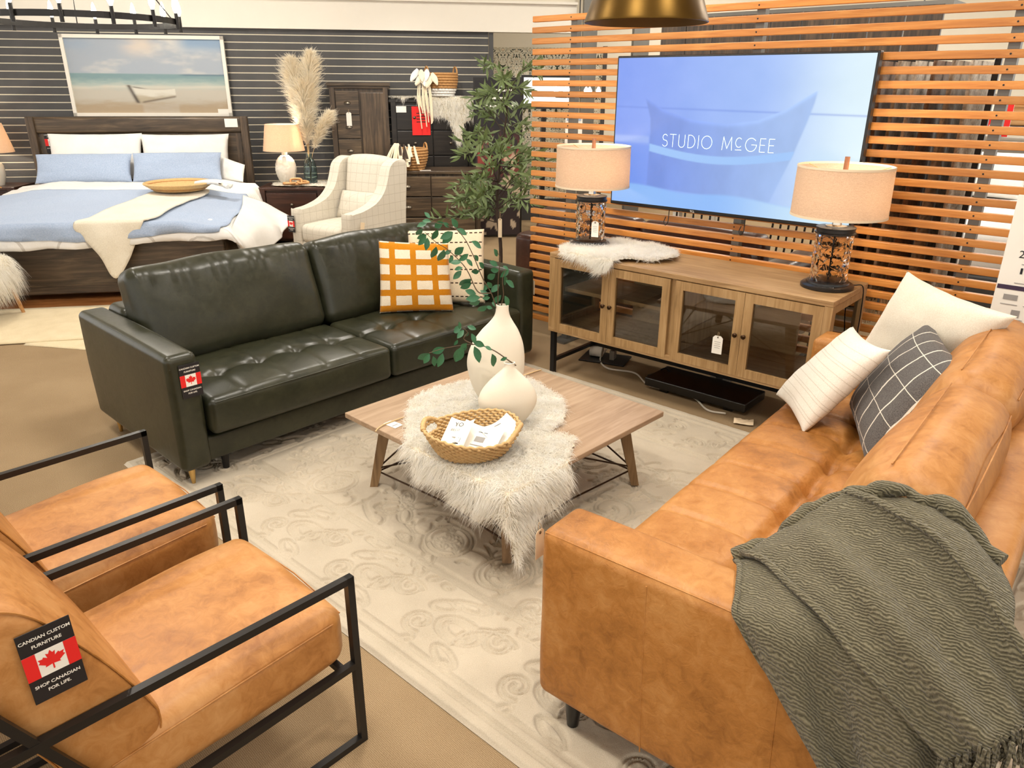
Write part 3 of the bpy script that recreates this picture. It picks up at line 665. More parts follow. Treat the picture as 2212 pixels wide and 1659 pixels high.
def maple_leaf(s):
    P = [(0, 1.0), (.16, .68), (.36, .78), (.28, .34), (.56, .56), (.64, .42), (.98, .46), (.86, .2), (1.0, .06), (.52, -.3), (.58, -.46), (.06, -.38), (.06, -.86), (-.06, -.86), (-.06, -.38), (-.58, -.46), (-.52, -.3), (-1.0, .06), (-.86, .2), (-.98, .46), (-.64, .42), (-.56, .56), (-.28, .34), (-.36, .78), (-.16, .68)]
    m = MB(); k = len(P); m.add([(x * s, y * s, 0) for x, y in P] + [(0, 0.1 * s, 0)], [(i, (i + 1) % k, k) for i in range(k)]); return m
def flag_tag(label, matrix, w=0.087, h=0.15, group=None, curl=0.0):
    """black hang tag with the flag and two lines of lettering above and below"""
    t = thing('furniture_tag', label=label, cat='tag', group=group); t.matrix_world = Matrix(matrix)
    m = MB(); m.rbox((0, 0, -0.0008), (w, h, 0.0016), 0.0008, 1); m.build('card', 'tag_black', t)
    y0, y1 = -0.16 * h, 0.19 * h
    m = MB(); m.add([(-w / 2, y0, .0006), (w / 2, y0, .0006), (w / 2, y1, .0006), (-w / 2, y1, .0006)], [(0, 1, 2, 3)]); m.build('flag_field', 'white_card', t)
    for sgn in (-1, 1):
        x0, x1 = sorted((sgn * w / 2, sgn * w * 0.26)); m = MB(); m.add([(x0, y0, .0010), (x1, y0, .0010), (x1, y1, .0010), (x0, y1, .0010)], [(0, 1, 2, 3)]); m.build('flag_bar', 'flag_red', t)
    maple_leaf(0.145 * h).build('maple_leaf', 'flag_red', t, loc=(0, 0.016 * h, .0010))
    fs = w * 0.106
    for s, yy in (('CANDIAN CUSTOM', 0.385), ('FURNITURE', 0.285), ('SHOP CANADIAN', -0.27), ('FOR LIFE.', -0.36)): lettering(s, fs, 'white_card', t, (0, yy * h, .0010), offset=0.0002)
    return t
def hang_tag(name, label, p, mat='white_card', w=0.035, h=0.07, rz=0.0, tilt=0.0, group=None, lines=True, string=0.03, face=None):
    """small card tag hanging on a loop of string; p is the top of the card"""
    t = thing(name, label=label, cat='tag', group=group); t.location = p; t.rotation_euler = (tilt, 0, rz)
    m = MB(); c = w * 0.22; m.prism([(-w / 2, -h), (w / 2, -h), (w / 2, -c), (w / 2 - c, 0), (-w / 2 + c, 0), (-w / 2, -c)], -0.0005, 0.0005); o = m.build('card', mat, t, rot=(PI / 2, 0, 0))
    m = MB(); m.lathe([(0.002, 0), (0.004, 0), (0.004, 0.001), (0.002, 0.001)], 10, (0, -0.0012, -0.008), cap0=False, cap1=False, R=rotm(PI / 2)); m.build('eyelet', 'bronze', t)
    if string: m = MB(); m.tube(spline([(0, -0.002, -0.008), (0.004, 0.0, string * 0.5), (0, 0.003, string), (-0.004, 0.002, string * 0.4), (0, 0.001, -0.006)], 5), 0.0007, 4); m.build('string', 'string', t)
    if lines:
        m = MB()
        for k in range(4): m.box((0.0, -0.0009, -h * (0.34 + 0.11 * k)), (w * (0.62 - 0.1 * (k % 2)), 0.0002, h * 0.022))
        m.build('print_lines', 'grey_ink', t)
    return t

# ================================================================== green sofa
gs = thing('sofa', (-1.40, 2.84, 0), math.radians(46.7), 'dark olive green leather sofa with tufted seat and brass legs', 'sofa')
GW, GD = 2.24, 1.0
m = MB(); m.rbox((GW / 2, 0.46, 0.155), (GW - 0.24, 0.86, 0.115), 0.015, 2); m.build('base', 'green_leather', gs, smooth=60)
for x, nm in ((0.067, 0), (GW - 0.067, 1)):
    m = MB()
    def armfn(V, h, s=(-1 if nm == 0 else 1)):
        V = V.copy(); V[:, 1] += 0.03 * np.clip(-V[:, 2] / h[2], 0, 1) * (V[:, 1] > 0) * -1; return V
    m.rbox((x, 0.5, 0.355), (0.135, GD, 0.53), 0.03, 4, (3, 14, 8), (0.006, 0.006, 0.006), armfn); a_ = m.build('arm', 'green_leather', gs, smooth=60)
    m = MB(); 
    for xs in (x - 0.055, x + 0.055): m.tube([(xs, 0.015, 0.61), (xs, 0.5, 0.618), (xs, 0.97, 0.61)], 0.0028, 6)
    m.tube([(x - 0.055, 0.004, 0.565), (x + 0.055, 0.004, 0.565)], 0.0028, 6); m.build('piping', 'green_leather', a_, smooth=60)
m = MB(); m.rbox((GW / 2, 0.88, 0.37), (GW - 0.26, 0.2, 0.54), 0.04, 3, (10, 2, 4)); m.build('back_frame', 'green_leather', gs, smooth=60)
cw = (GW - 0.275) / 2
for i in range(2):
    cx = 0.1375 + cw * (i + 0.5); m = MB()
    tx = [cw * (k - 1.5) * 0.21 for k in range(4)]
    m.rbox((0, 0, 0), (cw - 0.004, 0.60, 0.175), 0.035, 4, (64, 40, 5), (0.0, 0.01, 0.03), tuft_fn(tx, [-0.02], 0.026, 0.035, True, True, 0.010, 0.005)); c_ = m.build('seat_cushion', 'green_leather', gs, loc=(cx, 0.272, 0.318), smooth=60)
    m = MB(); m.tube([(-cw / 2 + 0.03, -0.296, 0.066), (0, -0.305, 0.07), (cw / 2 - 0.03, -0.296, 0.066)], 0.003, 6); m.build('piping', 'green_leather', c_, smooth=60)
    m = MB(); m.rbox((0, 0, 0), (cw - 0.002, 0.19, 0.47), 0.06, 5, (60, 8, 22), (0.0, 0.035, 0.02), pleat_top(i + 1.3)); m.build('back_cushion', 'green_leather', gs, loc=(cx, 0.685, 0.605), rot=(math.radians(-17), 0, 0), smooth=60)
for x in (0.05, GW - 0.05):
    for y in (0.045, 0.86):
        m = MB(); m.cyl((0, 0, 0.115), (0, 0, 0.0 if y > .5 else ZR * 0.9), 0.019, 0.008, 14); m.build('leg', 'brass', gs, loc=(x, y, 0), smooth=50)
m = MB(); m.cyl((0, 0, 0.1), (0, 0, ZR * 0.9), 0.018, 0.014, 12); m.build('leg', 'black_metal', gs, loc=(0.22, 0.08, 0))
_g = np.array(gs.location); gL = np.array((math.cos(math.radians(46.7)), math.sin(math.radians(46.7)), 0)); gB = np.array((-gL[1], gL[0], 0))
def gp(x, y, z): return gL * x + gB * y + np.array((-1.40, 2.84, z))
flag_tag('black tag with red maple leaf flag on the green sofa arm front', basis(gL, (0, 0, 1), -gB, gp(0.088, -0.0095, 0.505)), 0.088, 0.148)
hang_tag('price_tag', 'cream price tag hanging from the far arm of the green sofa', tuple(gp(GW + 0.012, 0.03, 0.545)), 'cream_card', 0.035, 0.09, math.radians(46.7 + 90))

# ================================================================== pillows
def pillow_on(name, corners, t, mat, label, n=26, ear=0.06, seed=1, cols=None, wrinkle=0.005, power=0.42, extra=None, group='throw pillows on the sofas'):
    """cushion between four corner points (bottom-left, bottom-right, top-right, top-left as seen from the front)"""
    C = np.array(corners, float); base = np.array((C[:, 0].mean(), C[:, 1].mean(), C[:2, 2].mean())); C = C - base
    m, Ug, Vg = pillow(2, 2, 2, n, ear, power, seed, 0.0)
    V = np.concatenate(m.v); u, v, w = V[:, 0], V[:, 1], V[:, 2]
    a, b = (u + 1) / 2, (v + 1) / 2
    P = C[0] * ((1 - a) * (1 - b))[:, None] + C[1] * (a * (1 - b))[:, None] + C[2] * (a * b)[:, None] + C[3] * ((1 - a) * b)[:, None]
    nr = np.cross((C[1] + C[2] - C[0] - C[3]), (C[2] + C[3] - C[0] - C[1])); nr /= np.linalg.norm(nr)
    wr = (vnoise(u * 2.5 + 9, v * 2.5 + 5, seed, 3) - 0.5) * 3 + 0.4 * (np.exp(-((1 - np.abs(u)) / 0.25) ** 2) * np.sin(v * 15 + seed) + np.exp(-((1 - np.abs(v)) / 0.25) ** 2) * np.sin(u * 17 + seed))
    P = P + nr * ((w * t / 2) + wr * wrinkle * np.clip(np.abs(w), 0, 1) ** 0.7)[:, None]
    m.v = [P]; m.n = len(P)
    o = m.build(name, mat, None, loc=tuple(base), smooth=70, cols=np.vstack([np.stack([(Ug + 1) / 2, (Vg + 1) / 2, np.zeros_like(Ug)], -1).reshape(-1, 3)] * 2))
    tag(o, label, 'pillow', group); return o, nr, C, base

def line_cloth(name, base_lo, base_hi, line, us=(), vs=(), eu=0.04, ev=0.04, dash=None, thin=None, wob=0.0):
    """cloth with woven lines at fixed fractions of its width and height"""
    n = NT(name); at = n.node('ShaderNodeAttribute', attribute_name='print'); sp = n.node('ShaderNodeSeparateXYZ'); n.link(at.outputs['Vector'], sp.inputs[0])
    u, v = sp.outputs[0], sp.outputs[1]; oc = n.coord()
    if wob:
        nz = n.math('MULTIPLY', n.math('SUBTRACT', n.noise(oc, 40, 2), 0.5), wob); u = n.math('ADD', u, nz); v = n.math('ADD', v, nz)
    mask = None
    def cmp(x, c, e):
        m_ = n.node('ShaderNodeMath', operation='COMPARE'); n.link(x, m_.inputs[0]); m_.inputs[1].default_value = c; m_.inputs[2].default_value = e; return m_.outputs[0]
    for c in us: k = cmp(u, c, eu); mask = k if mask is None else n.math('MAXIMUM', mask, k)
    mv = None
    for c in vs: k = cmp(v, c, ev); mv = k if mv is None else n.math('MAXIMUM', mv, k)
    if mv is not None and dash: mv = n.math('MULTIPLY', mv, n.math('LESS_THAN', n.math('FRACT', n.math('MULTIPLY', u, dash)), 0.62))
    if mv is not None: mask = mv if mask is None else n.math('MAXIMUM', mask, mv)
    w = n.noise(oc, 330, 2, 0.6); b = n.ramp(w, [(0.35, base_lo), (0.65, base_hi)])
    lo = tuple(c * 0.8 for c in line[:3]) + (1,); l_ = n.ramp(w, [(0.35, lo), (0.65, line)])
    n.set(**{'Base Color': n.mix(mask, b, l_), 'Roughness': 0.92, 'Specular IOR Level': 0.15, 'Sheen Weight': 0.15})
    h = n.math('ADD', n.math('MULTIPLY', w, 0.5), n.math('MULTIPLY', mask, 0.6)); n.bump(h, 0.5, 0.003); MATS[name] = n.m
line_cloth('yellow_grid', srgb(220, 204, 178), srgb(236, 224, 200), srgb(206, 132, 22), (0.19, 0.49, 0.79), (0.06, 0.285, 0.5, 0.725, 0.94), 0.042, 0.044, wob=0.012)
line_cloth('dash_cloth', srgb(222, 204, 172), srgb(238, 224, 196), srgb(62, 44, 30), (), (0.08, 0.265, 0.45, 0.635, 0.82, 0.95), 0.0, 0.008, dash=16)
line_cloth('grey_check', srgb(72, 69, 68), srgb(108, 104, 101), srgb(228, 222, 208), (0.05, 0.24, 0.43, 0.62, 0.81, 0.97), (0.08, 0.34, 0.60, 0.86), 0.0065, 0.0035, wob=0.002)
line_cloth('stripe_cloth', srgb(232, 226, 212), srgb(244, 240, 230), srgb(230, 223, 208), (), (0.1, 0.13, 0.2, 0.27, 0.3, 0.38, 0.46, 0.49, 0.57, 0.65, 0.68, 0.76, 0.85), 0.0, 0.004)
pillow_on('throw_pillow', [(-.625, 4.40, .425), (-.166, 4.40, .425), (-.172, 4.52, .85), (-.632, 4.53, .835)], 0.13, 'dash_cloth', 'cream pillow with rows of dark dashed stitching on the green sofa', ear=0.02, seed=4, power=0.3)
pillow_on('throw_pillow', [(-.765, 4.17, .425), (-.343, 4.225, .425), (-.37, 4.285, .81), (-.765, 4.27, .825)], 0.13, 'yellow_grid', 'white pillow with mustard yellow grid on the green sofa', ear=0.03, seed=6, power=0.33)
pillow_on('throw_pillow', [(1.445, 3.07, .50), (1.715, 2.64, .56), (1.69, 2.42, .94), (1.60, 3.0, .96)], 0.17, 'cream_velvet', 'large plain cream pillow in the corner of the tan sofa', ear=0.10, seed=8, wrinkle=0.008)
pillow_on('throw_pillow', [(1.095, 2.875, .465), (1.085, 2.535, .45), (1.318, 2.472, .80), (1.326, 2.80, .785)], 0.13, 'stripe_cloth', 'small white ribbed pillow leaning on the tan sofa seat', ear=0.09, seed=11, wrinkle=0.007)
pillow_on('throw_pillow', [(1.345, 2.75, .475), (1.195, 2.225, .45), (1.45, 2.225, .815), (1.60, 2.75, .82)], 0.18, 'grey_check', 'charcoal grey pillow with white windowpane check on the tan sofa', ear=0.07, seed=13, wrinkle=0.007)

# ================================================================== tan sofa
OY = math.radians(51); oLv = np.array((math.cos(OY), math.sin(OY), 0)); oBv = np.array((oLv[1], -oLv[0], 0)); OO = np.array((0.07, 1.60, 0)); OW, OD = 2.16, 0.96
def op(l, b, z): return oLv * l + oBv * b + OO + np.array((0, 0, z))
_of = op(OW, 0, 0); ts = thing('sofa', tuple(_of), OY + PI, 'long tan leather sofa with tufted seat and dark tapered legs', 'sofa')
X_ = lambda l: OW - l          # distance measured from the near arm
m = MB(); m.rbox((OW / 2, 0.50, 0.17), (OW - 0.3, 0.86, 0.15), 0.02, 2); m.build('base', 'tan_leather', ts, smooth=60)
for l in (0.083, OW - 0.083):
    m = MB(); m.rbox((X_(l), OD / 2, 0.368), (0.166, OD, 0.515), 0.028, 4, (4, 20, 10), (0.006, 0.006, 0.008), soft_fn(l, 0.002, 11)); a_ = m.build('arm', 'tan_leather', ts, smooth=60)
    so = 0.0835 * (1 if l < 1 else -1)
    m = MB(); xo = X_(l) + so
    m.tube([(xo - 0.010 * np.sign(so), 0.012, 0.617), (xo - 0.010 * np.sign(so), OD / 2, 0.622), (xo - 0.010 * np.sign(so), OD - 0.02, 0.617)], 0.0022, 6)
    for yb in (0.305, 0.62): m.tube([(xo + 0.0015 * np.sign(so), yb, 0.60), (xo + 0.005 * np.sign(so), yb + 0.01, 0.36), (xo + 0.0015 * np.sign(so), yb + 0.02, 0.115)], 0.0018, 6)
    m.build('seam', 'tan_leather', a_, smooth=60)
m = MB(); txs = [(-0.91 + 0.2022 * k) for k in range(10)]
m.rbox((0, 0, 0), (OW - 0.335, 0.62, 0.2), 0.045, 4, (230, 60, 5), (0, 0.008, 0.02), tuft_fn(txs, [0.03], 0.022, 0.035, True, True, 0.026, 0.011, 0.026, 0.014)); m.build('seat_cushion', 'tan_leather', ts, loc=(OW / 2, 0.335, 0.345), smooth=60)
m = MB(); m.rbox((OW / 2, 0.88, 0.40), (OW - 0.3, 0.13, 0.60), 0.03, 3, (6, 2, 6)); m.build('back_frame', 'tan_leather_smooth', ts, smooth=60)
for l0, l1, sd in ((0.35, 1.135, 2.0), (1.14, 1.985, 4.4)):
    m = MB(); m.rbox((0, 0, 0), (l1 - l0, 0.21, 0.47), 0.075, 5, (40, 8, 22), (0.02, 0.045, 0.03), pleat_top(sd, 0.002)); c_ = m.build('back_cushion', 'tan_leather_smooth', ts, loc=(X_((l0 + l1) / 2), 0.675, 0.625), rot=(math.radians(-20), 0, 0), smooth=60)
    m = MB(); w2 = (l1 - l0) / 2
    for yy in (-0.085, 0.085): m.tube([(-w2 + 0.07, yy, 0.222), (-w2 / 2, yy, 0.233), (0, yy, 0.237), (w2 / 2, yy, 0.233), (w2 - 0.07, yy, 0.222)], 0.0020, 6)
    m.build('seam', 'tan_leather_smooth', c_, smooth=60)
for l in (0.045, OW - 0.045):
    for b in (0.095, 0.84):
        m = MB(); m.cyl((0, 0, 0.13), (0, 0, ZR * 0.95), 0.026, 0.016, 16); m.build('leg', 'black_satin', ts, loc=(X_(l), b, 0), smooth=50)
hang_tag('price_tag', 'blank cream card tag hanging from the near arm of the tan sofa', tuple(op(0.05, -0.035, 0.585)), 'cream_card', 0.035, 0.085, OY, lines=False, string=0.02)

# ---- knitted throw over the tan sofa's near arm
th_b = op(-0.03, 0.8, 0); throw = thing('throw_blanket', (float(th_b[0]), float(th_b[1]), 0), 0, 'olive grey knitted throw with fringe draped over the tan sofa arm', 'blanket')
def cloth(ctrl, nu=10, nv=8, folds=(), thick=0.008):
    G = np.array([[op(*p) - np.array((throw.location.x, throw.location.y, 0)) for p in r] for r in ctrl]); S = patch(G, nu, nv)
    du = np.gradient(S, axis=0); dv = np.gradient(S, axis=1); nr = np.cross(du, dv); nr /= np.linalg.norm(nr, axis=2)[..., None] + 1e-9
    a, b = np.meshgrid(np.linspace(0, 1, S.shape[0]), np.linspace(0, 1, S.shape[1]), indexing='ij')
    d = np.zeros_like(a)
    for amp, fu, fv, ph, w0, w1 in folds: d += amp * np.sin(fu * a * 6.283 + fv * b * 6.283 + ph + 0.8 * np.sin(3 * b + ph)) * sstep(w0, w1, b)
    d += 0.006 * (vnoise(a * 9, b * 12, 5, 3) - 0.5)
    return S + nr * d[..., None], nr
ctrl = [
 [(.205, .425, .612), (.15, .455, .640), (.06, .49, .645), (-.012, .515, .632), (-.022, .565, .56), (-.026, .65, .485), (-.03, .75, .42), (-.03, .80, .33)],
 [(.26, .50, .675), (.19, .53, .680), (.08, .56, .668), (-.015, .59, .640), (-.036, .64, .545), (-.044, .71, .44), (-.05, .79, .33), (-.05, .84, .22)],
 [(.31, .56, .755), (.23, .60, .745), (.10, .64, .70), (-.012, .67, .650), (-.030, .71, .54), (-.040, .77, .41), (-.045, .83, .27), (-.05, .88, .14)],
 [(.345, .63, .80), (.26, .68, .79), (.13, .72, .745), (-.002, .75, .675), (-.040, .79, .55), (-.055, .84, .41), (-.06, .88, .26), (-.06, .92, .12)],
 [(.365, .72, .825), (.28, .77, .82), (.15, .81, .78), (.01, .83, .70), (-.030, .86, .57), (-.045, .90, .43), (-.05, .93, .28), (-.05, .96, .13)],
 [(.345, .82, .82), (.26, .86, .81), (.15, .89, .775), (.02, .905, .70), (-.018, .93, .585), (-.035, .955, .45), (-.04, .975, .31), (-.04, .99, .17)],
 [(.30, .92, .77), (.22, .955, .755), (.13, .97, .72), (.03, .98, .65), (-.008, .99, .56), (-.025, 1.0, .45), (-.03, 1.01, .33), (-.03, 1.02, .22)]]
S, nr = cloth(ctrl, 12, 10, ((0.018, 2.3, 0.25, 0.5, 0.1, 0.6), (0.010, 4.6, 0.5, 1.7, 0.25, 0.9)))
m = MB(); m.grid(S); o = m.build('cloth', 'olive_wool', throw, smooth=180); sm = o.modifiers.new('s', 'SOLIDIFY'); sm.thickness = 0.010; sm.offset = 1
hem = S[:, -1]
ctrl2 = [
 [(.20, .44, .64), (.15, .50, .685), (.08, .58, .70), (.02, .67, .70), (-.03, .76, .665), (-.055, .85, .62), (-.07, .93, .575)],
 [(.25, .50, .70), (.195, .56, .735), (.13, .64, .745), (.07, .72, .745), (.01, .81, .72), (-.03, .90, .675), (-.06, .98, .63)],
 [(.29, .56, .765), (.24, .62, .785), (.185, .70, .795), (.13, .78, .79), (.07, .86, .765), (.01, .945, .72), (-.03, 1.015, .675)],
 [(.32, .61, .815), (.275, .67, .835), (.225, .74, .845), (.18, .82, .84), (.12, .90, .815), (.06, .975, .77), (.02, 1.035, .72)]]
S2, nr2 = cloth(ctrl2, 10, 10, ((0.012, 1.4, 0.2, 0.3, 0.0, 0.3), (0.008, 3.1, 0.6, 1.0, 0.0, 0.5)))
m = MB(); m.grid(S2); o = m.build('folded_layer', 'olive_wool', throw, smooth=180); sm = o.modifiers.new('s', 'SOLIDIFY'); sm.thickness = 0.012; sm.offset = 1
m = MB()
for a in (0, -1):
    e = S2[a]; m.tube(e + np.array((0, 0, 0.002)), 0.0085, 6)
rp = S[:, 0] + np.stack([0.004 * np.sin(np.arange(len(S)) * 0.7), 0.004 * np.cos(np.arange(len(S)) * 0.9), 0.006 + 0.006 * np.sin(np.arange(len(S)) * 0.45)], 1); m.tube(rp, 0.017 + 0.005 * np.sin(np.arange(len(S)) * 0.33 + 1), 10)
m.tube(S[0], 0.007, 6); m.build('rolled_edge', 'olive_wool', throw, smooth=60)
m = MB(); fr_ = np.random.default_rng(4)
for p in S2[::1, -1]:
    for k in range(2):
        q = p + fr_.normal(size=3) * 0.006; L = 0.075 * (0.8 + 0.5 * fr_.random()); d = fr_.normal(size=3) * 0.012
        m.tube([q, q + np.array((0.004, -0.002, -L * 0.4)) + d * 0.4, q + np.array((0.003, 0.0, -L)) + d], [0.0035, 0.003, 0.0018], 5)
for p in S[24:, -1]:
    q = p + fr_.normal(size=3) * 0.004; d = fr_.normal(size=3) * 0.012; m.tube([q, q + np.array((0, 0, -0.03)) + d * .5, q + np.array((0, 0, -0.06)) + d], [0.003, 0.0028, 0.0015], 5)
for p in S[-1, 30::2]:
    q = p; d = fr_.normal(size=3) * 0.01; m.tube([q, q + oBv * 0.015 + np.array((0, 0, -0.015)) + d * .5, q + oBv * 0.022 + np.array((0, 0, -0.045)) + d], [0.003, 0.0028, 0.0015], 5)
tag(m.build('fringe', 'olive_wool', throw, smooth=60), kind='stuff')

# ================================================================== tan armchairs with black frames
CHW = 0.565; chX = math.radians(137)
def make_chair(origin, label):
    c = thing('armchair', origin, chX, label, 'chair', 'pair of tan leather armchairs in black frames'); b = 0.019
    AZ, AL = 0.521, 0.80
    for x in (b / 2, CHW - b / 2):
        m = MB(); m.bar((x, b / 2, 0.0), (x, b / 2, AZ + b / 2), b, b); m.build('front_post', 'black_metal', c)
        m = MB(); m.bar((x, 0, AZ), (x, AL, AZ), b, b); m.build('armrest', 'black_metal', c)
        m = MB(); m.bar((x, AL - b / 2, b * 0.5), (x, AL - b / 2, AZ + b / 2), b, b); m.build('rear_post', 'black_metal', c)
        m = MB(); m.bar((x, b, b / 2), (x, AL - b, b / 2), b, b); m.build('floor_runner', 'black_metal', c)
        m = MB(); m.bar((x, b, 0.262), (x, 0.60, 0.235), b, b); m.build('seat_rail', 'black_metal', c)
        m = MB(); m.bar((x, 0.585, 0.30), (x, 0.775, 0.68), b * 0.9, b * 0.9); m.build('back_rail', 'black_metal', c)
    for y, z in ((0.05, 0.262), (0.60, 0.235), (0.775, 0.68), (AL - b / 2, b / 2)):
        m = MB(); m.bar((b, y, z), (CHW - b, y, z), b * 0.9, b * 0.9); m.build('cross_bar', 'black_metal', c)
    m = MB()
    def sf(V, h):
        V = V.copy(); V[:, 2] += 0.004 * np.sin(V[:, 0] * 17) * np.sin(V[:, 1] * 13); V[:, 2] -= 0.035 * ((V[:, 1] + h[1]) / (2 * h[1])); return V
    m.rbox((0, 0, 0), (CHW - 2 * b - 0.006, 0.60, 0.165), 0.045, 5, (24, 24, 6), (0.004, 0.012, 0.032), sf); s_ = m.build('seat_cushion', 'tan_leather_smooth', c, loc=(CHW / 2, 0.318, 0.352), smooth=60)
    m = MB(); hw = (CHW - 2 * b - 0.006) / 2
    for sx in (-1, 1): m.tube([(sx * (hw + 0.0005), -0.26, 0.055), (sx * (hw + 0.003), 0.0, 0.04), (sx * (hw + 0.0005), 0.27, 0.018)], 0.002, 6)
    m.tube([(-hw + 0.03, -0.300, 0.05), (0, -0.312, 0.05), (hw - 0.03, -0.300, 0.05)], 0.002, 6); m.build('seam', 'tan_leather', s_, smooth=60)
    # back cushion: leaning wedge with a rounded top
    prof = [(0.473, 0.43), (0.50, 0.50), (0.545, 0.60), (0.60, 0.70), (0.645, 0.775), (0.69, 0.815), (0.74, 0.83), (0.79, 0.815), (0.815, 0.775), (0.80, 0.71), (0.76, 0.62), (0.72, 0.53), (0.685, 0.45), (0.655, 0.375), (0.61, 0.335), (0.55, 0.325), (0.50, 0.345), (0.475, 0.385)]
    pr = spline(prof + [prof[0]], 5)[:-1]; cen = pr.mean(0); rings = []
    for x, sc in ((0, .80), (0.006, .92), (0.02, .985), (0.05, 1.0), (0.2, 1.012), (CHW / 2 - b, 1.015)):
        rings.append((x, sc))
    w = CHW - 2 * b - 0.006; full = rings + [(w - x, s_c) for x, s_c in rings[::-1][1:]]
    G = np.array([[(b + 0.003 + x, cen[0] + (p[0] - cen[0]) * sc, cen[1] + (p[1] - cen[1]) * sc) for p in pr] for x, sc in full])
    m = MB(); m.grid(G, closed_v=True); K = len(pr); nrow = len(full); m.f.append(tuple(range(K))); m.mi.append(0); m.f.append(tuple((nrow - 1) * K + k for k in range(K))[::-1]); m.mi.append(0)
    o = m.build('back_cushion', 'tan_leather_smooth', c, smooth=60)
    m = MB()
    for x in (b + 0.010, CHW - b - 0.010): m.tube([(x, cen[0] + (p[0] - cen[0]) * 0.955, cen[1] + (p[1] - cen[1]) * 0.955) for p in np.vstack([pr, pr[:1]])], 0.0022, 6)
    m.build('seam', 'tan_leather', o, smooth=60); return c
chA = make_chair((-0.385, 1.534, 0.0), 'tan leather armchair in black metal frame, nearer one with the flag tag')
_p = np.array((-0.385, 1.534)) + np.array((math.cos(chX), math.sin(chX))) * 0.662; chB = copy_tree(chA); chB.location = (_p[0], _p[1], 0); chB['label'] = 'tan leather armchair in black metal frame, farther one beside the green sofa'
cXv = np.array((math.cos(chX), math.sin(chX), 0)); cYv = np.array((-cXv[1], cXv[0], 0))
def cp(x, y, z): return cXv * x + cYv * y + np.array((-0.385, 1.534, z))
flag_tag('large black tag with red maple leaf flag on the near armchair back', basis(-cYv + np.array((0, 0, 0.05)), (0, 0, 1.0) + 0.0 * cYv, -cXv, cp(0.0135, 0.638, 0.678)), 0.088, 0.152)

# ================================================================== coffee table
TT = math.radians(46.3); TC = np.array((-0.029, 2.909)); TH = 0.4785; TZ = 0.365
ct = thing('coffee_table', (TC[0], TC[1], 0), TT, 'square washed oak coffee table with splayed legs and thin metal braces', 'table')
m = MB(); m.rbox((0, 0, TZ - 0.012), (2 * TH, 2 * TH, 0.024), 0.004, 2); m.build('tabletop', 'table_oak', ct, smooth=40)
lb, lt = 0.405, 0.352; feet = []
for sx in (-1, 1):
    for sy in (-1, 1):
        m = MB(); p = (sx * lb, sy * lb, ZR * 0.9); q = (sx * lt, sy * lt, TZ - 0.024)
        a = MB(); d = np.array(q) - np.array(p); ca = math.radians(45) if sx * sy > 0 else math.radians(-45)
        ring = lambda c, w, h: [(c[0] + w * math.cos(ca + k * PI / 2 + PI / 4), c[1] + w * math.sin(ca + k * PI / 2 + PI / 4), c[2]) for k in range(4)]
        a.add(ring(p, 0.024, 0) + ring(q, 0.036, 0), [(3, 2, 1, 0), (4, 5, 6, 7)] + [(k, (k + 1) % 4, 4 + (k + 1) % 4, 4 + k) for k in range(4)]); a.build('leg', 'table_leg', ct)
for k in range(4):
    c, s = math.cos(k * PI / 2), math.sin(k * PI / 2); rt = lambda x, y, z: (x * c - y * s, x * s + y * c, z)
    m = MB(); y = -0.39
    m.tube([rt(-0.39, y, 0.085), rt(0, y + 0.01, 0.10), rt(0.39, y, 0.085)], 0.004, 6); m.build('brace_rod', 'bronze', ct)
    for sx in (-1, 1): m = MB(); m.tube([rt(sx * 0.392, y, 0.10), rt(-sx * 0.10, y + 0.03, TZ - 0.026)], 0.004, 6); m.build('brace_rod', 'bronze', ct)
def tp(x, y, z=TZ): c, s = math.cos(TT), math.sin(TT); return np.array((TC[0] + x * c - y * s, TC[1] + x * s + y * c, z))
# ================================================================== sheepskins
def in_poly(x, y, poly):
    P = np.asarray(poly); res = np.zeros(x.shape, bool); j = len(P) - 1
    for i in range(len(P)):
        c = ((P[i, 1] > y) != (P[j, 1] > y)) & (x < (P[j, 0] - P[i, 0]) * (y - P[i, 1]) / (P[j, 1] - P[i, 1] + 1e-12) + P[i, 0]); res ^= c; j = i
    return res
def sheepskin(label, outline, mapper, nstrand, length, width, loc=(0, 0, 0), rz=0.0, cell=0.014, seed=3, droop=0.5, mat='fur_white', smooth_outline=True, group='white sheepskins', hang=0.25, clump=26):
    t = thing('sheepskin', loc, rz, label, 'fur throw', group)
    poly = spline(list(outline) + [outline[0]], 5)[:-1] if smooth_outline else outline
    lo, hi = np.min(poly, 0), np.max(poly, 0); na, nb = int((hi[0] - lo[0]) / cell) + 2, int((hi[1] - lo[1]) / cell) + 2
    A_, B_ = np.meshgrid(lo[0] + cell * np.arange(na), lo[1] + cell * np.arange(nb), indexing='ij')
    V = mapper(A_, B_).reshape(-1, 3); ok = in_poly(A_[:-1, :-1] + cell / 2, B_[:-1, :-1] + cell / 2, poly); Fs = []
    for i, j in zip(*np.nonzero(ok)): Fs.append((i * nb + j, (i + 1) * nb + j, (i + 1) * nb + j + 1, i * nb + j + 1))
    used = sorted({k for f in Fs for k in f}); mp = {k: i for i, k in enumerate(used)}; V = V[used]; Fs = [tuple(mp[k] for k in f) for f in Fs]
    m = MB(); m.add(V, Fs); m.build('hide', 'hide', t, smooth=180)
    strands(V, Fs, nstrand, length, width, t, mat, seed=seed, droop=droop, clump=clump); return t
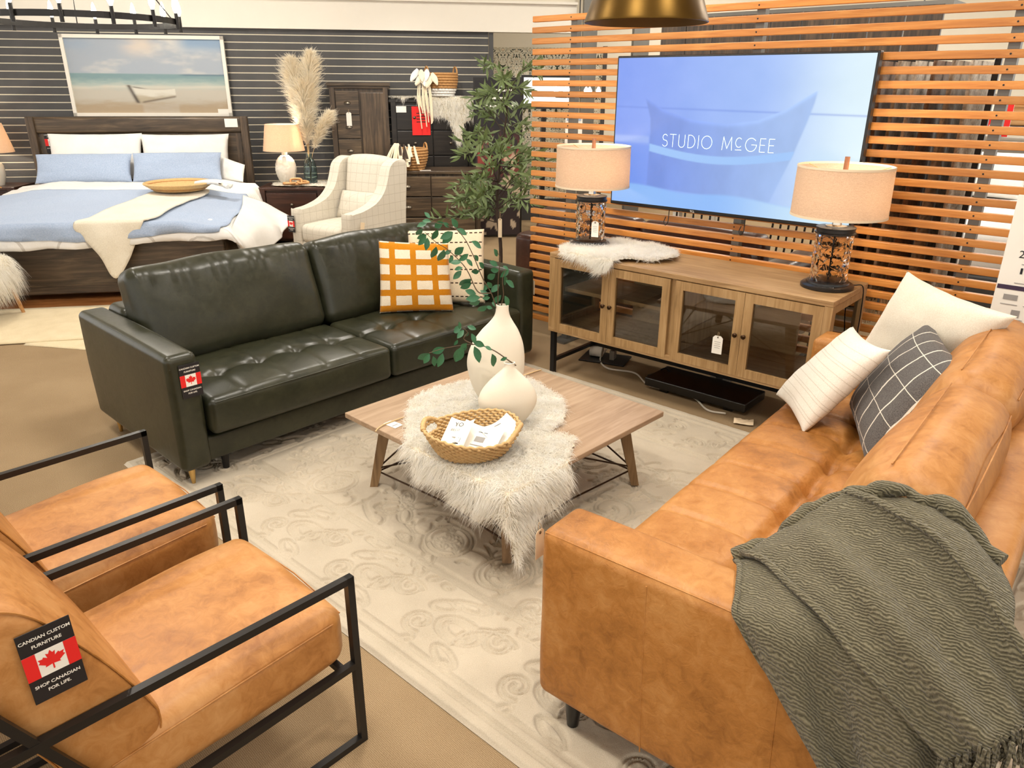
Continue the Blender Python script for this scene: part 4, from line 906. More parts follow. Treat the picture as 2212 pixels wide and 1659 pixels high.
def table_map(a, b):
    oa, ob = np.minimum(a, 0), np.minimum(b, 0); r = np.hypot(oa, ob); rr = np.maximum(r - 0.015, 0)
    x = -TH + np.maximum(a, 0) + 0.22 * oa - 0.016 * (r > 0); y = -TH + np.maximum(b, 0) + 0.22 * ob - 0.016 * (r > 0)
    z = TZ + 0.006 + 0.005 * vnoise(a * 9, b * 9, 2, 2) - rr * 0.97
    return np.stack([x, y, z], -1)
sheepskin('long haired white sheepskin draped over the corner of the coffee table',
          [(0.0, .55), (.13, .70), (.28, .84), (.44, .86), (.62, .80), (.80, .66), (.76, .47), (.69, .34), (.58, .24), (.44, .19), (.47, .10), (.33, .0), (.27, -.09), (.20, -.14), (.12, -.13), (.05, -.15), (-.02, -.26), (-.07, -.25), (-.10, -.14), (-.11, .0), (-.12, .13), (-.11, .27), (-.10, .40), (-.04, .52)],
          table_map, 70000, 0.05, 0.0009, (TC[0], TC[1], 0), TT, droop=0.7)
def con_map(a, b):
    ob = np.minimum(b, 0); oa = np.minimum(a, 0)
    return np.stack([np.maximum(a, 0) + 0.2 * oa, np.maximum(b, 0) - 0.015 * (b < 0) + 0.15 * ob, CZ1 + 0.008 + 0.022 * vnoise(a * 9, b * 9, 6, 2) + 0.95 * np.minimum(ob + 0.012, 0) + 0.95 * oa], -1)
sheepskin('short white sheepskin on the media console under the left lamp', [(.00, .32), (.02, .12), (.09, -.02), (.20, -.03), (.31, -.06), (.38, -.085), (.43, -.05), (.50, .07), (.62, .14), (.67, .26), (.62, .37), (.45, .44), (.25, .45), (.08, .43)],
          con_map, 42000, 0.05, 0.0008, (0.216, 4.336, 0), SY, seed=5, droop=0.45)

# ================================================================== vases and branches on the table
def vase(name, label, base, prof, flat, rz, lean, lip=0.004, group=None):
    """flattened bottle vase; prof is (height, half width, centre offset)"""
    t = thing(name, base, rz, label, 'vase', group); m = MB(); P = spline(prof, 6); nseg = 40; rows = []
    ang = np.linspace(0, 2 * PI, nseg, endpoint=False); fl = lambda w: flat + (1 - flat) * math.exp(-(w / 0.03) ** 2)
    for h, w, c in P: rows.append([(c + w * math.cos(a), w * fl(w) * math.sin(a), h) for a in ang])
    h, w, c = P[-1]
    for dw, dh in ((-0.004, 0.001), (-0.006, -0.012), (-0.006, -0.05)): rows.append([(c + (w + dw) * math.cos(a), (w + dw) * fl(w) * math.sin(a), h + dh) for a in ang])
    m.grid(np.array(rows), closed_v=True); m.f.append(tuple(range(nseg))[::-1]); m.mi.append(0)
    m.build('body', 'ceramic_cream', t, smooth=60)
    return t
TV_ = vase('vase', 'tall cream flattened bottle vase holding a leafy branch on the coffee table', (-0.055, 2.935, TZ + 0.016), [(0, .045, 0), (.02, .068, -.002), (.08, .098, -.008), (.16, .117, -.012), (.22, .119, -.012), (.28, .106, -.006), (.335, .078, .003), (.372, .050, .010), (.398, .033, .013), (.422, .0265, .014), (.445, .0265, .014)], 0.5, 0.08, 0)
SV_ = vase('vase', 'shorter cream flattened bottle vase in front of the tall one', (-0.020, 2.748, TZ + 0.016), [(0, .045, 0), (.015, .070, 0), (.05, .098, .002), (.09, .115, .003), (.12, .117, .003), (.155, .103, .004), (.185, .081, .005), (.21, .057, .006), (.23, .036, .008), (.245, .0235, .009), (.257, .0205, .010), (.265, .0225, .010)], 0.48, 0.15, 0)
def leaf_mesh(name, mat, wr=0.42, curl=0.12):
    xs = np.array([0, .12, .3, .5, .7, .87, 1.0]); ws = np.array([0.02, .20, .42, .50, .42, .22, 0.0]) * wr; V = []; Fs = []
    for x, w in zip(xs, ws):
        z = -curl * x * x; V += [(x, -w, z + w * 0.25), (x, 0, z), (x, w, z + w * 0.25)]
    for i in range(len(xs) - 1):
        for j in range(2): a = i * 3 + j; Fs.append((a, a + 3, a + 4, a + 1))
    me = bpy.data.meshes.new(name); me.from_pydata(V, [], Fs); me.materials.append(MATS[mat]); me.polygons.foreach_set('use_smooth', [True] * len(Fs)); return me
def put_leaf(me, parent, a, b, roll, org, name='leaf'):
    a = np.array(a); b = np.array(b); d = b - a; L = np.linalg.norm(d); x = d / L; up = np.array((math.cos(roll) * 0.6, -0.8, 0.4 + math.sin(roll) * 0.5)); y = np.cross(up, x); y /= np.linalg.norm(y); z = np.cross(x, y)
    o = bpy.data.objects.new(name, me); COL.objects.link(o); o.parent = parent; M_ = np.eye(4); M_[:3, 0] = x * L; M_[:3, 1] = y * L; M_[:3, 2] = z * L; M_[:3, 3] = a - org; o.matrix_local = Matrix(M_); return o
leafme = leaf_mesh('leaf', 'leaf_green', 0.52)
LEAVES_T = [((-0.317, 2.904, 1.175), (-0.337, 2.906, 1.2)), ((-0.314, 2.917, 1.16), (-0.35, 2.922, 1.166)), ((-0.335, 2.943, 1.151), (-0.37, 2.921, 1.143)), ((-0.346, 2.881, 1.141), (-0.374, 2.898, 1.109)), ((-0.335, 2.906, 1.11), (-0.364, 2.893, 1.072)), ((-0.341, 2.98, 1.099), (-0.381, 2.978, 1.082)), ((-0.294, 2.964, 1.123), (-0.319, 2.962, 1.08)), ((-0.335, 2.944, 1.094), (-0.338, 2.926, 1.047)), ((-0.271, 2.943, 1.156), (-0.31, 2.962, 1.128)), ((-0.27, 2.932, 1.155), (-0.246, 2.944, 1.135)), ((-0.216, 2.947, 1.133), (-0.234, 2.925, 1.171)), ((-0.222, 2.956, 1.127), (-0.179, 2.96, 1.104)), ((-0.231, 2.91, 1.123), (-0.278, 2.887, 1.1)), ((-0.237, 2.967, 1.111), (-0.278, 2.965, 1.065)), ((-0.163, 2.952, 1.079), (-0.121, 2.971, 1.05)), ((-0.193, 2.951, 1.056), (-0.235, 2.972, 1.02)), ((-0.299, 2.919, 1.064), (-0.319, 2.935, 1.012)), ((-0.269, 2.924, 1.052), (-0.294, 2.946, 0.996)), ((-0.244, 2.968, 1.039), (-0.27, 2.948, 1.029)), ((-0.172, 2.894, 1.041), (-0.208, 2.879, 1.016)), ((-0.187, 2.977, 1.004), (-0.159, 2.973, 0.976)), ((-0.237, 2.943, 1.025), (-0.25, 2.933, 0.995)), ((-0.202, 2.931, 1.0), (-0.246, 2.925, 1.001)), ((-0.197, 2.915, 0.982), (-0.231, 2.919, 0.974)), ((-0.152, 2.938, 1.027), (-0.134, 2.959, 0.999)), ((-0.134, 2.948, 0.996), (-0.112, 2.97, 0.966)), ((-0.133, 2.966, 0.959), (-0.169, 2.99, 0.944)), ((-0.204, 2.947, 0.963), (-0.236, 2.93, 0.931)), ((-0.166, 2.966, 0.925), (-0.219, 2.989, 0.888)), ((-0.167, 2.97, 0.905), (-0.213, 2.974, 0.881)), ((-0.147, 2.951, 0.866), (-0.189, 2.937, 0.885)), ((-0.098, 2.963, 0.859), (-0.131, 2.967, 0.878)), ((-0.129, 2.908, 0.864), (-0.184, 2.887, 0.862)), ((-0.132, 2.965, 0.836), (-0.179, 2.99, 0.809)), ((-0.1, 2.889, 0.835), (-0.142, 2.904, 0.807)), ((-0.09, 2.921, 0.86), (-0.119, 2.904, 0.86)), ((-0.08, 2.909, 0.818), (-0.106, 2.923, 0.823)), ((-0.102, 2.967, 0.906), (-0.114, 2.944, 0.881)), ((-0.083, 2.941, 0.894), (-0.098, 2.919, 0.922)), ((-0.052, 2.952, 0.906), (-0.088, 2.943, 0.876)), ((-0.069, 2.968, 0.945), (-0.105, 2.992, 0.917)), ((-0.053, 2.931, 0.97), (-0.091, 2.955, 0.962)), ((-0.059, 2.911, 0.991), (-0.088, 2.89, 1.014)), ((-0.061, 2.94, 1.022), (-0.07, 2.917, 1.055)), ((-0.017, 2.9, 0.98), (-0.037, 2.895, 0.995)), ((-0.015, 2.941, 0.97), (-0.047, 2.924, 0.941)), ((-0.027, 2.884, 0.939), (0.011, 2.903, 0.908)), ((-0.033, 2.911, 0.951), (-0.025, 2.934, 0.905)), ((-0.046, 2.97, 0.857), (-0.081, 2.964, 0.824)), ((-0.031, 2.926, 0.867), (-0.014, 2.927, 0.82)), ((-0.069, 2.944, 0.825), (-0.045, 2.949, 0.811)), ((-0.064, 2.936, 0.817), (-0.083, 2.942, 0.835))]
LEAVES_S = [((-0.269, 2.844, 0.673), (-0.324, 2.844, 0.651)), ((-0.327, 2.793, 0.668), (-0.376, 2.804, 0.636)), ((-0.323, 2.774, 0.672), (-0.346, 2.764, 0.634)), ((-0.318, 2.848, 0.636), (-0.311, 2.849, 0.59)), ((-0.275, 2.805, 0.664), (-0.291, 2.78, 0.614)), ((-0.193, 2.792, 0.698), (-0.227, 2.796, 0.628)), ((-0.174, 2.752, 0.724), (-0.202, 2.758, 0.703)), ((-0.208, 2.813, 0.679), (-0.219, 2.791, 0.632)), ((-0.185, 2.813, 0.701), (-0.187, 2.811, 0.67)), ((-0.215, 2.818, 0.716), (-0.229, 2.811, 0.694)), ((-0.173, 2.821, 0.747), (-0.189, 2.833, 0.721)), ((-0.186, 2.752, 0.778), (-0.21, 2.73, 0.752)), ((-0.197, 2.818, 0.769), (-0.237, 2.841, 0.74)), ((-0.205, 2.775, 0.804), (-0.201, 2.773, 0.774)), ((-0.176, 2.809, 0.775), (-0.141, 2.8, 0.766)), ((-0.159, 2.786, 0.753), (-0.141, 2.777, 0.713)), ((-0.153, 2.787, 0.719), (-0.107, 2.792, 0.699)), ((-0.107, 2.78, 0.703), (-0.079, 2.774, 0.69)), ((-0.151, 2.827, 0.686), (-0.126, 2.804, 0.626)), ((-0.08, 2.807, 0.662), (-0.069, 2.819, 0.601)), ((-0.02, 2.781, 0.657), (-0.045, 2.767, 0.649))]
STEMS_T = [[(-0.064, 2.93, 0.814), (-0.087, 2.93, 0.877), (-0.12, 2.93, 0.935), (-0.156, 2.93, 1.024), (-0.191, 2.93, 1.093), (-0.232, 2.93, 1.133), (-0.313, 2.93, 1.158), (-0.323, 2.93, 1.173)], [(-0.087, 2.93, 0.872), (-0.139, 2.93, 0.877), (-0.175, 2.93, 0.953), (-0.202, 2.93, 0.995), (-0.257, 2.93, 1.051), (-0.297, 2.93, 1.078), (-0.341, 2.93, 1.119)], [(-0.059, 2.93, 0.819), (-0.057, 2.93, 0.935), (-0.05, 2.93, 1.015), (-0.061, 2.93, 1.047)], [(-0.045, 2.93, 0.824), (-0.036, 2.93, 0.873), (-0.04, 2.93, 0.935), (-0.027, 2.93, 0.973)]]
STEMS_S = [[(-0.008, 2.8, 0.633), (-0.08, 2.8, 0.679), (-0.154, 2.8, 0.698), (-0.265, 2.8, 0.683), (-0.33, 2.8, 0.665)], [(-0.154, 2.8, 0.698), (-0.19, 2.8, 0.72), (-0.176, 2.8, 0.751), (-0.198, 2.8, 0.775), (-0.209, 2.8, 0.799)]]
STEMS_S = [[(x * 0.984 , y - 0.047, 1.65 - (1.65 - z) * 0.984) for x, y, z in P_] for P_ in STEMS_S]; LEAVES_S = [tuple((x * 0.984, y - 0.047, 1.65 - (1.65 - z) * 0.984) for x, y, z in P_) for P_ in LEAVES_S]
for stems, leaves, lab in ((STEMS_T, LEAVES_T, 'arching green leafy branch in the tall cream vase'), (STEMS_S, LEAVES_S, 'low green leafy sprig in the shorter cream vase')):
    org = np.array(stems[0][0]); br = thing('leafy_branch', tuple(org), 0, lab, 'branch', 'green branches in vases')
    for i, s in enumerate(stems):
        P = spline(s, 6) - org; P[:, 1] += 0.015 * np.sin(np.linspace(0, 3, len(P)) + i); extra = [P[0] + (P[0] - P[1]) * 2] if i in (0, 2, 3) else []
        m = MB(); m.tube(np.vstack(extra + [P]) if len(extra) else P, np.linspace(0.0026, 0.0011, len(P) + len(extra)), 6); m.build('stem', 'stem', br, smooth=60)
    for a, b in leaves: put_leaf(leafme, br, a, b, random.uniform(-0.9, 0.9), org)

# ================================================================== basket with papers
bk = thing('basket', (-0.146, 2.515, TZ + 0.018), math.radians(20), 'oval woven seagrass basket with loop handles on the coffee table fur', 'basket')
R0, R1, BH, ROWS = (0.125, 0.110), (0.178, 0.160), 0.098, 11
def coil(rx, ry, z, r, t0=0.0, t1=2 * PI, k=150, ph=0.0, tw=34):
    t = np.linspace(t0, t1, k); wob = 0.0034 * np.sin(tw * t + ph); return np.stack([(rx + wob) * np.cos(t), (ry + wob) * np.sin(t), z + 0.0016 * np.cos(tw * t + ph) + 0.012 * (z / BH) * np.cos(2 * t - 0.6)], 1)
gapc = (math.radians(148), math.radians(-38)); gw = 0.36
for k in range(ROWS):
    f = k / (ROWS - 1); rx = R0[0] + (R1[0] - R0[0]) * f ** 0.8; ry = R0[1] + (R1[1] - R0[1]) * f ** 0.8; z = 0.006 + (BH - 0.012) * f; m = MB(); r = 0.0056
    if 7 <= k <= 9:
        for g0, g1 in ((gapc[0], gapc[1] + 2 * PI), (gapc[1], gapc[0])): m.tube(coil(rx, ry, z, r, g0 + gw, g1 - gw, 150, k * PI), r, 6)
    else: m.tube(coil(rx, ry, z, r, 0, 2 * PI, 240, k * PI), r, 6)
    m.build('woven_row', 'seagrass', bk, smooth=70)
m = MB(); m.lathe([(0.001, 0.004), (0.06, 0.004), (0.122, 0.006)], 40, sy=0.88, cap1=False); m.build('floor_disc', 'seagrass', bk)
for g in gapc:
    m = MB(); t = np.linspace(g - gw * 1.15, g + gw * 1.15, 26); s = np.sin(np.linspace(0, PI, 26)); m.tube(np.stack([(R1[0] + 0.004) * np.cos(t), (R1[1] + 0.004) * np.sin(t), BH - 0.008 + 0.022 * s + 0.012 * np.cos(2 * t - 0.6)], 1), 0.0095 + 0.001 * np.sin(np.arange(26) * 2.4), 8); m.build('handle', 'seagrass', bk, smooth=70)
def sheet(label, c, w, h, rz, tilt, prints, bend=0.02, group='printed leaflets in the basket'):
    t = thing('leaflet', c, rz, label, 'paper', group); t.rotation_euler = (tilt[0], tilt[1], rz)
    u = np.linspace(-1, 1, 9); X, Y = np.meshgrid(u * w / 2, u * h / 2, indexing='ij'); Z = bend * (X / (w / 2)) ** 2
    m = MB(); m.grid(np.stack([X, Y, Z], -1)); m.build('paper', 'white_card', t, smooth=180)
    for kind, a in prints:
        if kind == 't': lettering(a[0], a[1], a[4], t, (a[2], a[3], 0.0015 + bend * (a[2] / (w / 2)) ** 2), name='lettering', align='LEFT')
        else: m = MB(); m.box((a[0], a[1], 0.001 + bend * (a[0] / (w / 2)) ** 2), (a[2], a[3], 0.0003)); m.build('print_line', a[4], t)
    return t
sheet('white leaflet with grey photo standing in the basket', (-0.115, 2.50, TZ + 0.075), 0.16, 0.13, math.radians(-18), (0.25, 0.06, 0), [('l', (0.0, 0.03, 0.12, 0.003, 'ink')), ('l', (0.0, -0.01, 0.12, 0.03, 'grey_ink')), ('l', (0.02, -0.045, 0.09, 0.004, 'grey_ink'))])
sheet('white leaflet printed YO DECO in the basket near its handle', (-0.195, 2.49, TZ + 0.088), 0.10, 0.14, math.radians(-24), (0.5, -0.12, 0), [('t', ('YO', 0.026, -0.03, 0.045, 'ink')), ('t', ('DECO', 0.013, -0.035, 0.018, 'ink')), ('l', (-0.02, -0.01, 0.03, 0.003, 'grey_ink')), ('l', (0.0, -0.035, 0.05, 0.004, 'ink')), ('t', ("'1", 0.03, 0.0, -0.02, 'ink'))])
sheet('blank white leaflet curled against the right side of the basket', (-0.04, 2.545, TZ + 0.078), 0.13, 0.12, math.radians(30), (0.2, -0.25, 0), [('l', (0.02, 0.04, 0.05, 0.002, 'ink'))])
# tied price card on the table top
pc = thing('price_tag', tuple(tp(-0.41, 0.235, TZ + 0.001)), TT, 'white price card tied with string on the coffee table top', 'tag')
m = MB(); m.prism([(-0.035, -0.022), (0.035, -0.022), (0.035, 0.022), (-0.028, 0.022), (-0.035, 0.014)], 0.0, 0.001); m.build('card', 'white_card', pc, rot=(0, 0, math.radians(-85)))
m = MB(); m.box((0.012, -0.002, 0.0013), (0.006, 0.03, 0.0002)); m.box((0.022, 0.002, 0.0013), (0.002, 0.025, 0.0002)); m.build('print_lines', 'grey_ink', pc, rot=(0, 0, math.radians(-85)))
m = MB(); s0_ = np.array((0, 0.0, 0.003)); m.tube(spline([(-0.085, 0.005, -0.004), (-0.06, 0.012, 0.003), (0.0, 0.02, 0.004), (0.2, 0.01, 0.004), (0.55, 0.0, 0.004), (0.86, -0.01, 0.004), (0.885, -0.012, -0.006)], 6), 0.0028, 6); m.build('string', 'string', pc, smooth=60)

# ================================================================== console lamps
n = NT('lampshade'); w_ = n.noise(n.coord(scale=(1, 1, 1)), 300, 2); nb = n.coord(scale=(1, 1, 9))
col = n.ramp(n.math('ADD', n.math('MULTIPLY', w_, .6), n.math('MULTIPLY', n.noise(nb, 60, 2), .4)), [(0.35, srgb(206, 182, 156)), (0.65, srgb(228, 208, 186))])
tr = n.node('ShaderNodeBsdfTranslucent'); df = n.node('ShaderNodeBsdfDiffuse'); mx = n.node('ShaderNodeMixShader'); mx.inputs[0].default_value = 0.42
n.link(col, tr.inputs[0]); n.link(col, df.inputs[0]); n.link(df.outputs[0], mx.inputs[1]); n.link(tr.outputs[0], mx.inputs[2]); n.link(mx.outputs[0], n.n['Material Output'].inputs[0]); MATS['lampshade'] = n.m
plain('shade_trim', srgb(214, 196, 168), 0.8)
plain('chrome', srgb(190, 184, 172), 0.15, 1.0)
def console_lamp(loc, label, rz, bulb_w):
    t = thing('table_lamp', loc, rz, label, 'lamp', 'pair of glass lamps on the console')
    m = MB(); m.lathe([(0.118, 0.0), (0.122, 0.004), (0.122, 0.016), (0.114, 0.022), (0.100, 0.024), (0.098, 0.032), (0.088, 0.034)], 44); m.build('base', 'black_satin', t, smooth=30)
    g = []; zs = np.linspace(0.036, 0.262, 28); ang = np.linspace(0, 2 * PI, 56, endpoint=False)
    for z in zs: g.append([((0.085 + 0.0022 * math.sin(6 * a + 40 * z) * math.sin(70 * z + 3 * a)) * math.cos(a), (0.085 + 0.0022 * math.sin(6 * a + 40 * z) * math.sin(70 * z + 3 * a)) * math.sin(a), z) for a in ang])
    gi = [[(x * 0.95, y * 0.95, z) for x, y, z in r] for r in g[::-1]]
    m = MB(); m.grid(np.array(g + gi), closed_u=True, closed_v=True); m.build('glass_body', 'rippled_glass', t, smooth=180)
    m = MB(); m.lathe([(0.086, 0.258), (0.092, 0.260), (0.092, 0.266), (0.086, 0.268), (0.086, 0.283), (0.089, 0.285), (0.089, 0.289), (0.05, 0.292)], 40, cap0=False); m.build('cap', 'black_satin', t, smooth=30)
    m = MB(); m.lathe([(0.05, 0.288), (0.05, 0.296), (0.022, 0.300), (0.016, 0.345)], 24); m.build('neck', 'chrome', t, smooth=40)
    m = MB(); m.cyl((0, 0, 0.036), (0, 0, 0.262), 0.004, n=10)
    for k in range(7): m.tube([(0.006 * math.cos(k) , 0.006 * math.sin(k), 0.05 + 0.028 * k), (0.010, 0.004, 0.062 + 0.028 * k), (-0.004, 0.006, 0.074 + 0.028 * k)], 0.003, 6)
    m.build('chain_cord', 'black_metal', t)
    m = MB(); tt = np.linspace(0, 2 * PI, 24); m.tube(np.stack([0.028 * np.cos(tt), np.full(24, -0.096), 0.228 + 0.028 * np.sin(tt)], 1), 0.0016, 6); m.build('pull_ring', 'black_metal', t)
    sh = MB(); sh.lathe([(0.213, 0.342), (0.209, 0.565), (0.207, 0.565), (0.211, 0.342), (0.213, 0.342)], 64, cap0=False, cap1=False); s_ = sh.build('shade', 'lampshade', t, smooth=40)
    m = MB()
    for z, r in ((0.345, 0.2135), (0.562, 0.2095)): m.lathe([(r, z - 0.005), (r + 0.001, z - 0.005), (r + 0.001, z + 0.005), (r - 0.004, z + 0.005), (r - 0.004, z - 0.005), (r, z - 0.005)], 64, cap0=False, cap1=False)
    m.build('shade_trim', 'shade_trim', s_, smooth=30)
    m = MB()
    for k in range(3): a = k * 2 * PI / 3 + 0.7; m.tube([(0.008 * math.cos(a), 0.008 * math.sin(a), 0.535), (0.13 * math.cos(a), 0.13 * math.sin(a), 0.538), (0.206 * math.cos(a), 0.206 * math.sin(a), 0.558)], 0.0018, 6)
    m.build('spider', 'brass', s_)
    m = MB(); m.cyl((0, 0, 0.50), (0, 0, 0.605), 0.012, 0.011, 16); m.build('finial', 'finial_wood', t, smooth=40)
    m = MB(); m.cyl((0, 0, 0.34), (0, 0, 0.40), 0.013, n=14); m.build('socket', 'brass', t)
    m = MB(); m.lathe([(0.012, 0.40), (0.026, 0.43), (0.030, 0.455), (0.024, 0.48), (0.004, 0.49)], 18); m.build('lamp_bulb', 'bulb', t, smooth=60)
    l = bpy.data.lights.new('lamp_glow', 'POINT'); l.energy = bulb_w; l.color = (1, 0.86, 0.68); l.shadow_soft_size = 0.035; lo = bpy.data.objects.new('lamp_glow', l); COL.objects.link(lo); lo.parent = t; lo.location = (0.045, 0, 0.45)
    return t
def conp(x, y, z): p = U * x + NV * y; return (0.216 + float(p[0]), 4.336 + float(p[1]), z)
lampL = console_lamp(conp(0.100, 0.255, CZ1 + 0.016), 'glass lamp with beige drum shade on the console left of the television', SY, 3)
lampR = console_lamp(conp(1.500, 0.255, CZ1), 'glass lamp with beige drum shade at the right end of the console', SY, 3)
p = conp(0.100 + 0.085, 0.18, CZ1 + 0.175); hang_tag('price_tag', 'white price tag hanging on the glass body of the left lamp', p, 'white_card', 0.042, 0.09, SY + 0.3, string=0.06)
p = conp(1.105, -0.03, 0.487); hang_tag('price_tag', 'white price tag hanging from a console door knob', p, 'white_card', 0.052, 0.095, SY + 0.1, string=0.02)
m = MB(); m.tube(spline([conp(1.60, 0.33, CZ1 + 0.012), conp(1.638, 0.36, CZ1 + 0.0), conp(1.645, 0.37, 0.62), conp(1.64, 0.40, 0.48), conp(1.66, 0.42, 0.3), conp(1.62, 0.44, 0.02), conp(1.4, 0.46, 0.008)], 8), 0.003, 6); tag(m.build('lamp_cord', 'black_cable', smooth=60), 'black cord of the right lamp hanging behind the console end', 'cord')
m = MB(); m.tube(spline([conp(0.10, 0.50, 0.05), conp(0.12, 0.40, 0.008), conp(0.25, 0.30, 0.008), conp(0.42, 0.34, 0.008), conp(0.60, 0.22, 0.008), conp(0.85, 0.24, 0.008), conp(1.02, 0.12, 0.008), conp(1.12, 0.14, 0.008)], 8), 0.0055, 6); tag(m.build('extension_cord', 'white_cable', smooth=60), 'white extension cord lying on the carpet under the console', 'cord')
m = MB(); m.tube(spline([conp(0.5, 0.36, 0.006), conp(0.57, 0.34, 0.05), conp(0.63, 0.34, 0.09), conp(0.70, 0.33, 0.03), conp(0.72, 0.25, 0.006), conp(0.86, 0.30, 0.006)], 8), 0.004, 6); tag(m.build('looped_cord', 'black_cable', smooth=60), 'black cord looping up on the carpet under the console', 'cord')
t = thing('power_adapter', conp(0.12, 0.47, 0.0), SY + 0.3, 'pale plug adapter on the outlet plate under the console', 'adapter')
m = MB(); m.rbox((0, -0.02, 0.005), (0.30, 0.20, 0.01), 0.003, 1); m.build('floor_plate', 'black_metal', t)
m = MB(); m.cyl((-0.10, -0.02, 0.045), (-0.02, -0.02, 0.045), 0.034, 0.034, 18); m.build('plug', 'white_cable', t, smooth=40)
m = MB(); m.box((0.05, -0.02, 0.04), (0.03, 0.06, 0.06)); m.build('socket', 'plastic_grey', t)
t = thing('equipment_box', conp(0.90, 0.30, 0.0), SY, 'flat black equipment box on the carpet under the console', 'box')
m = MB(); m.rbox((0, 0, 0.05), (0.62, 0.26, 0.05), 0.006, 2); m.build('body', 'black_satin', t)
for x in (-0.2, 0.2): m = MB(); m.box((x, 0, 0.0125), (0.05, 0.2, 0.025)); m.build('foot', 'black_metal', t)
m = MB(); g = np.linspace(0, 1, 10); A_, B_ = np.meshgrid(g, g, indexing='ij'); m.grid(np.stack([(A_ - .5) * 0.2, (B_ - .5) * 0.11, 0.02 + 0.05 * vnoise(A_ * 4, B_ * 4, 3, 3)], -1)); o = m.build('plastic_bag', 'film', loc=conp(1.0, 0.18, CZ0 + 0.02), rot=(0, 0, SY)); tag(o, 'crumpled clear plastic bag inside the console behind glass', 'bag')
m = MB(); m.grid(np.stack([(A_ - .5) * 0.1, (B_ - .5) * 0.07, 0.003 + 0.02 * vnoise(A_ * 3, B_ * 3, 5, 2)], -1)); o = m.build('paper_scrap', 'cream_card', loc=conp(1.24, 0.10, 0.002), rot=(0, 0, SY + .4)); tag(o, 'crumpled scrap of pale paper on the carpet under the console', 'paper')

# ================================================================== pendant and sign
t = thing('pendant_lamp', (0.492, 3.1, 1.868), 0, 'antique gold metal dome pendant lamp hanging in front of the slats', 'lamp')
m = MB(); m.lathe([(0.226, 0.0), (0.229, 0.002), (0.228, 0.01), (0.205, 0.075), (0.178, 0.15), (0.15, 0.215), (0.11, 0.26), (0.04, 0.285)], 64, cap0=False); m.build('shade', 'gold_shade', t, smooth=40)
m = MB(); m.lathe([(0.0, 0.27), (0.10, 0.25), (0.145, 0.21), (0.172, 0.15), (0.2, 0.075), (0.224, 0.004), (0.226, 0.0)], 64, cap0=False, cap1=False); m.build('shade_lining', 'gold_shade_inner', t, smooth=60)
m = MB(); m.cyl((0, 0, 0.28), (0, 0, 0.36), 0.03, 0.02, 16); m.build('cap', 'brass', t); m = MB(); m.cyl((0, 0, 0.36), (0, 0, 1.6), 0.004, n=8); m.build('cord', 'black_cable', t)
sg = thing('display_sign', (2.018, 3.012, 0.0), SY, 'tall white price sign board standing behind the tan sofa', 'sign')
sw, sh_ = 0.40, 0.62; m = MB(); m.rbox((sw / 2 - 0.03, 0, 0.95), (sw, 0.008, sh_), 0.002, 1); bd = m.build('board', 'white_card', sg)
x0 = -0.03; yv = -0.0055
lettering('D', 0.04, 'ink', sg, (0.036, yv, 1.115), (PI / 2, 0, 0), align='LEFT'); lettering('279', 0.042, 'ink', sg, (0.022, yv, 1.03), (PI / 2, 0, 0), align='LEFT')
m = MB(); m.box((0.165, yv, 0.895), (0.38, 0.0006, 0.018)); m.build('print_band', 'plum_ink', sg)
for (x, z, w, h, mt) in ((0.09, 1.005, 0.09, 0.005, 'grey_ink'), (0.09, 0.992, 0.10, 0.003, 'grey_ink'), (0.045, 0.965, 0.008, 0.024, 'ink'), (0.075, 0.97, 0.035, 0.03, 'plum_ink'), (0.07, 0.94, 0.012, 0.045, 'ink'), (0.08, 0.915, 0.1, 0.003, 'grey_ink'), (0.03, 0.855, 0.05, 0.022, 'grey_ink'), (0.11, 0.855, 0.05, 0.022, 'grey_ink'), (0.03, 0.825, 0.06, 0.003, 'grey_ink'), (0.11, 0.825, 0.06, 0.003, 'grey_ink'), (0.06, 0.79, 0.03, 0.03, 'grey_ink'), (0.06, 0.765, 0.06, 0.003, 'grey_ink'), (0.11, 0.72, 0.03, 0.03, 'grey_ink'), (0.11, 0.70, 0.06, 0.003, 'grey_ink')):
    m = MB(); m.box((x, yv, z), (w, 0.0006, h)); m.build('print_mark', mt, sg)
m = MB(); m.bar((sw / 2 - 0.03, 0.02, 0.0), (sw / 2 - 0.03, 0.02, 1.0), 0.025, 0.025); m.build('pole', 'black_metal', sg)
m = MB(); m.rbox((sw / 2 - 0.03, 0.02, 0.008), (0.3, 0.25, 0.016), 0.004, 1); m.build('foot', 'black_metal', sg)

fs_ = thing('floor_stand', tuple(op(0.72, 1.025, 0)), OY, 'thin black metal sign stand pole behind the tan sofa', 'stand'); m = MB(); m.cyl((0, 0, 0.012), (0, 0, 1.15), 0.008, 0.008, 10); m.build('pole', 'black_metal', fs_); m = MB(); m.lathe([(0.055, 0.0), (0.055, 0.010), (0.012, 0.016)], 24); m.build('foot_plate', 'black_metal', fs_)
m = MB(); m.rbox((0, -0.012, 1.20), (0.16, 0.008, 0.12), 0.002, 1); m.build('sign_plate', 'white_card', fs_)
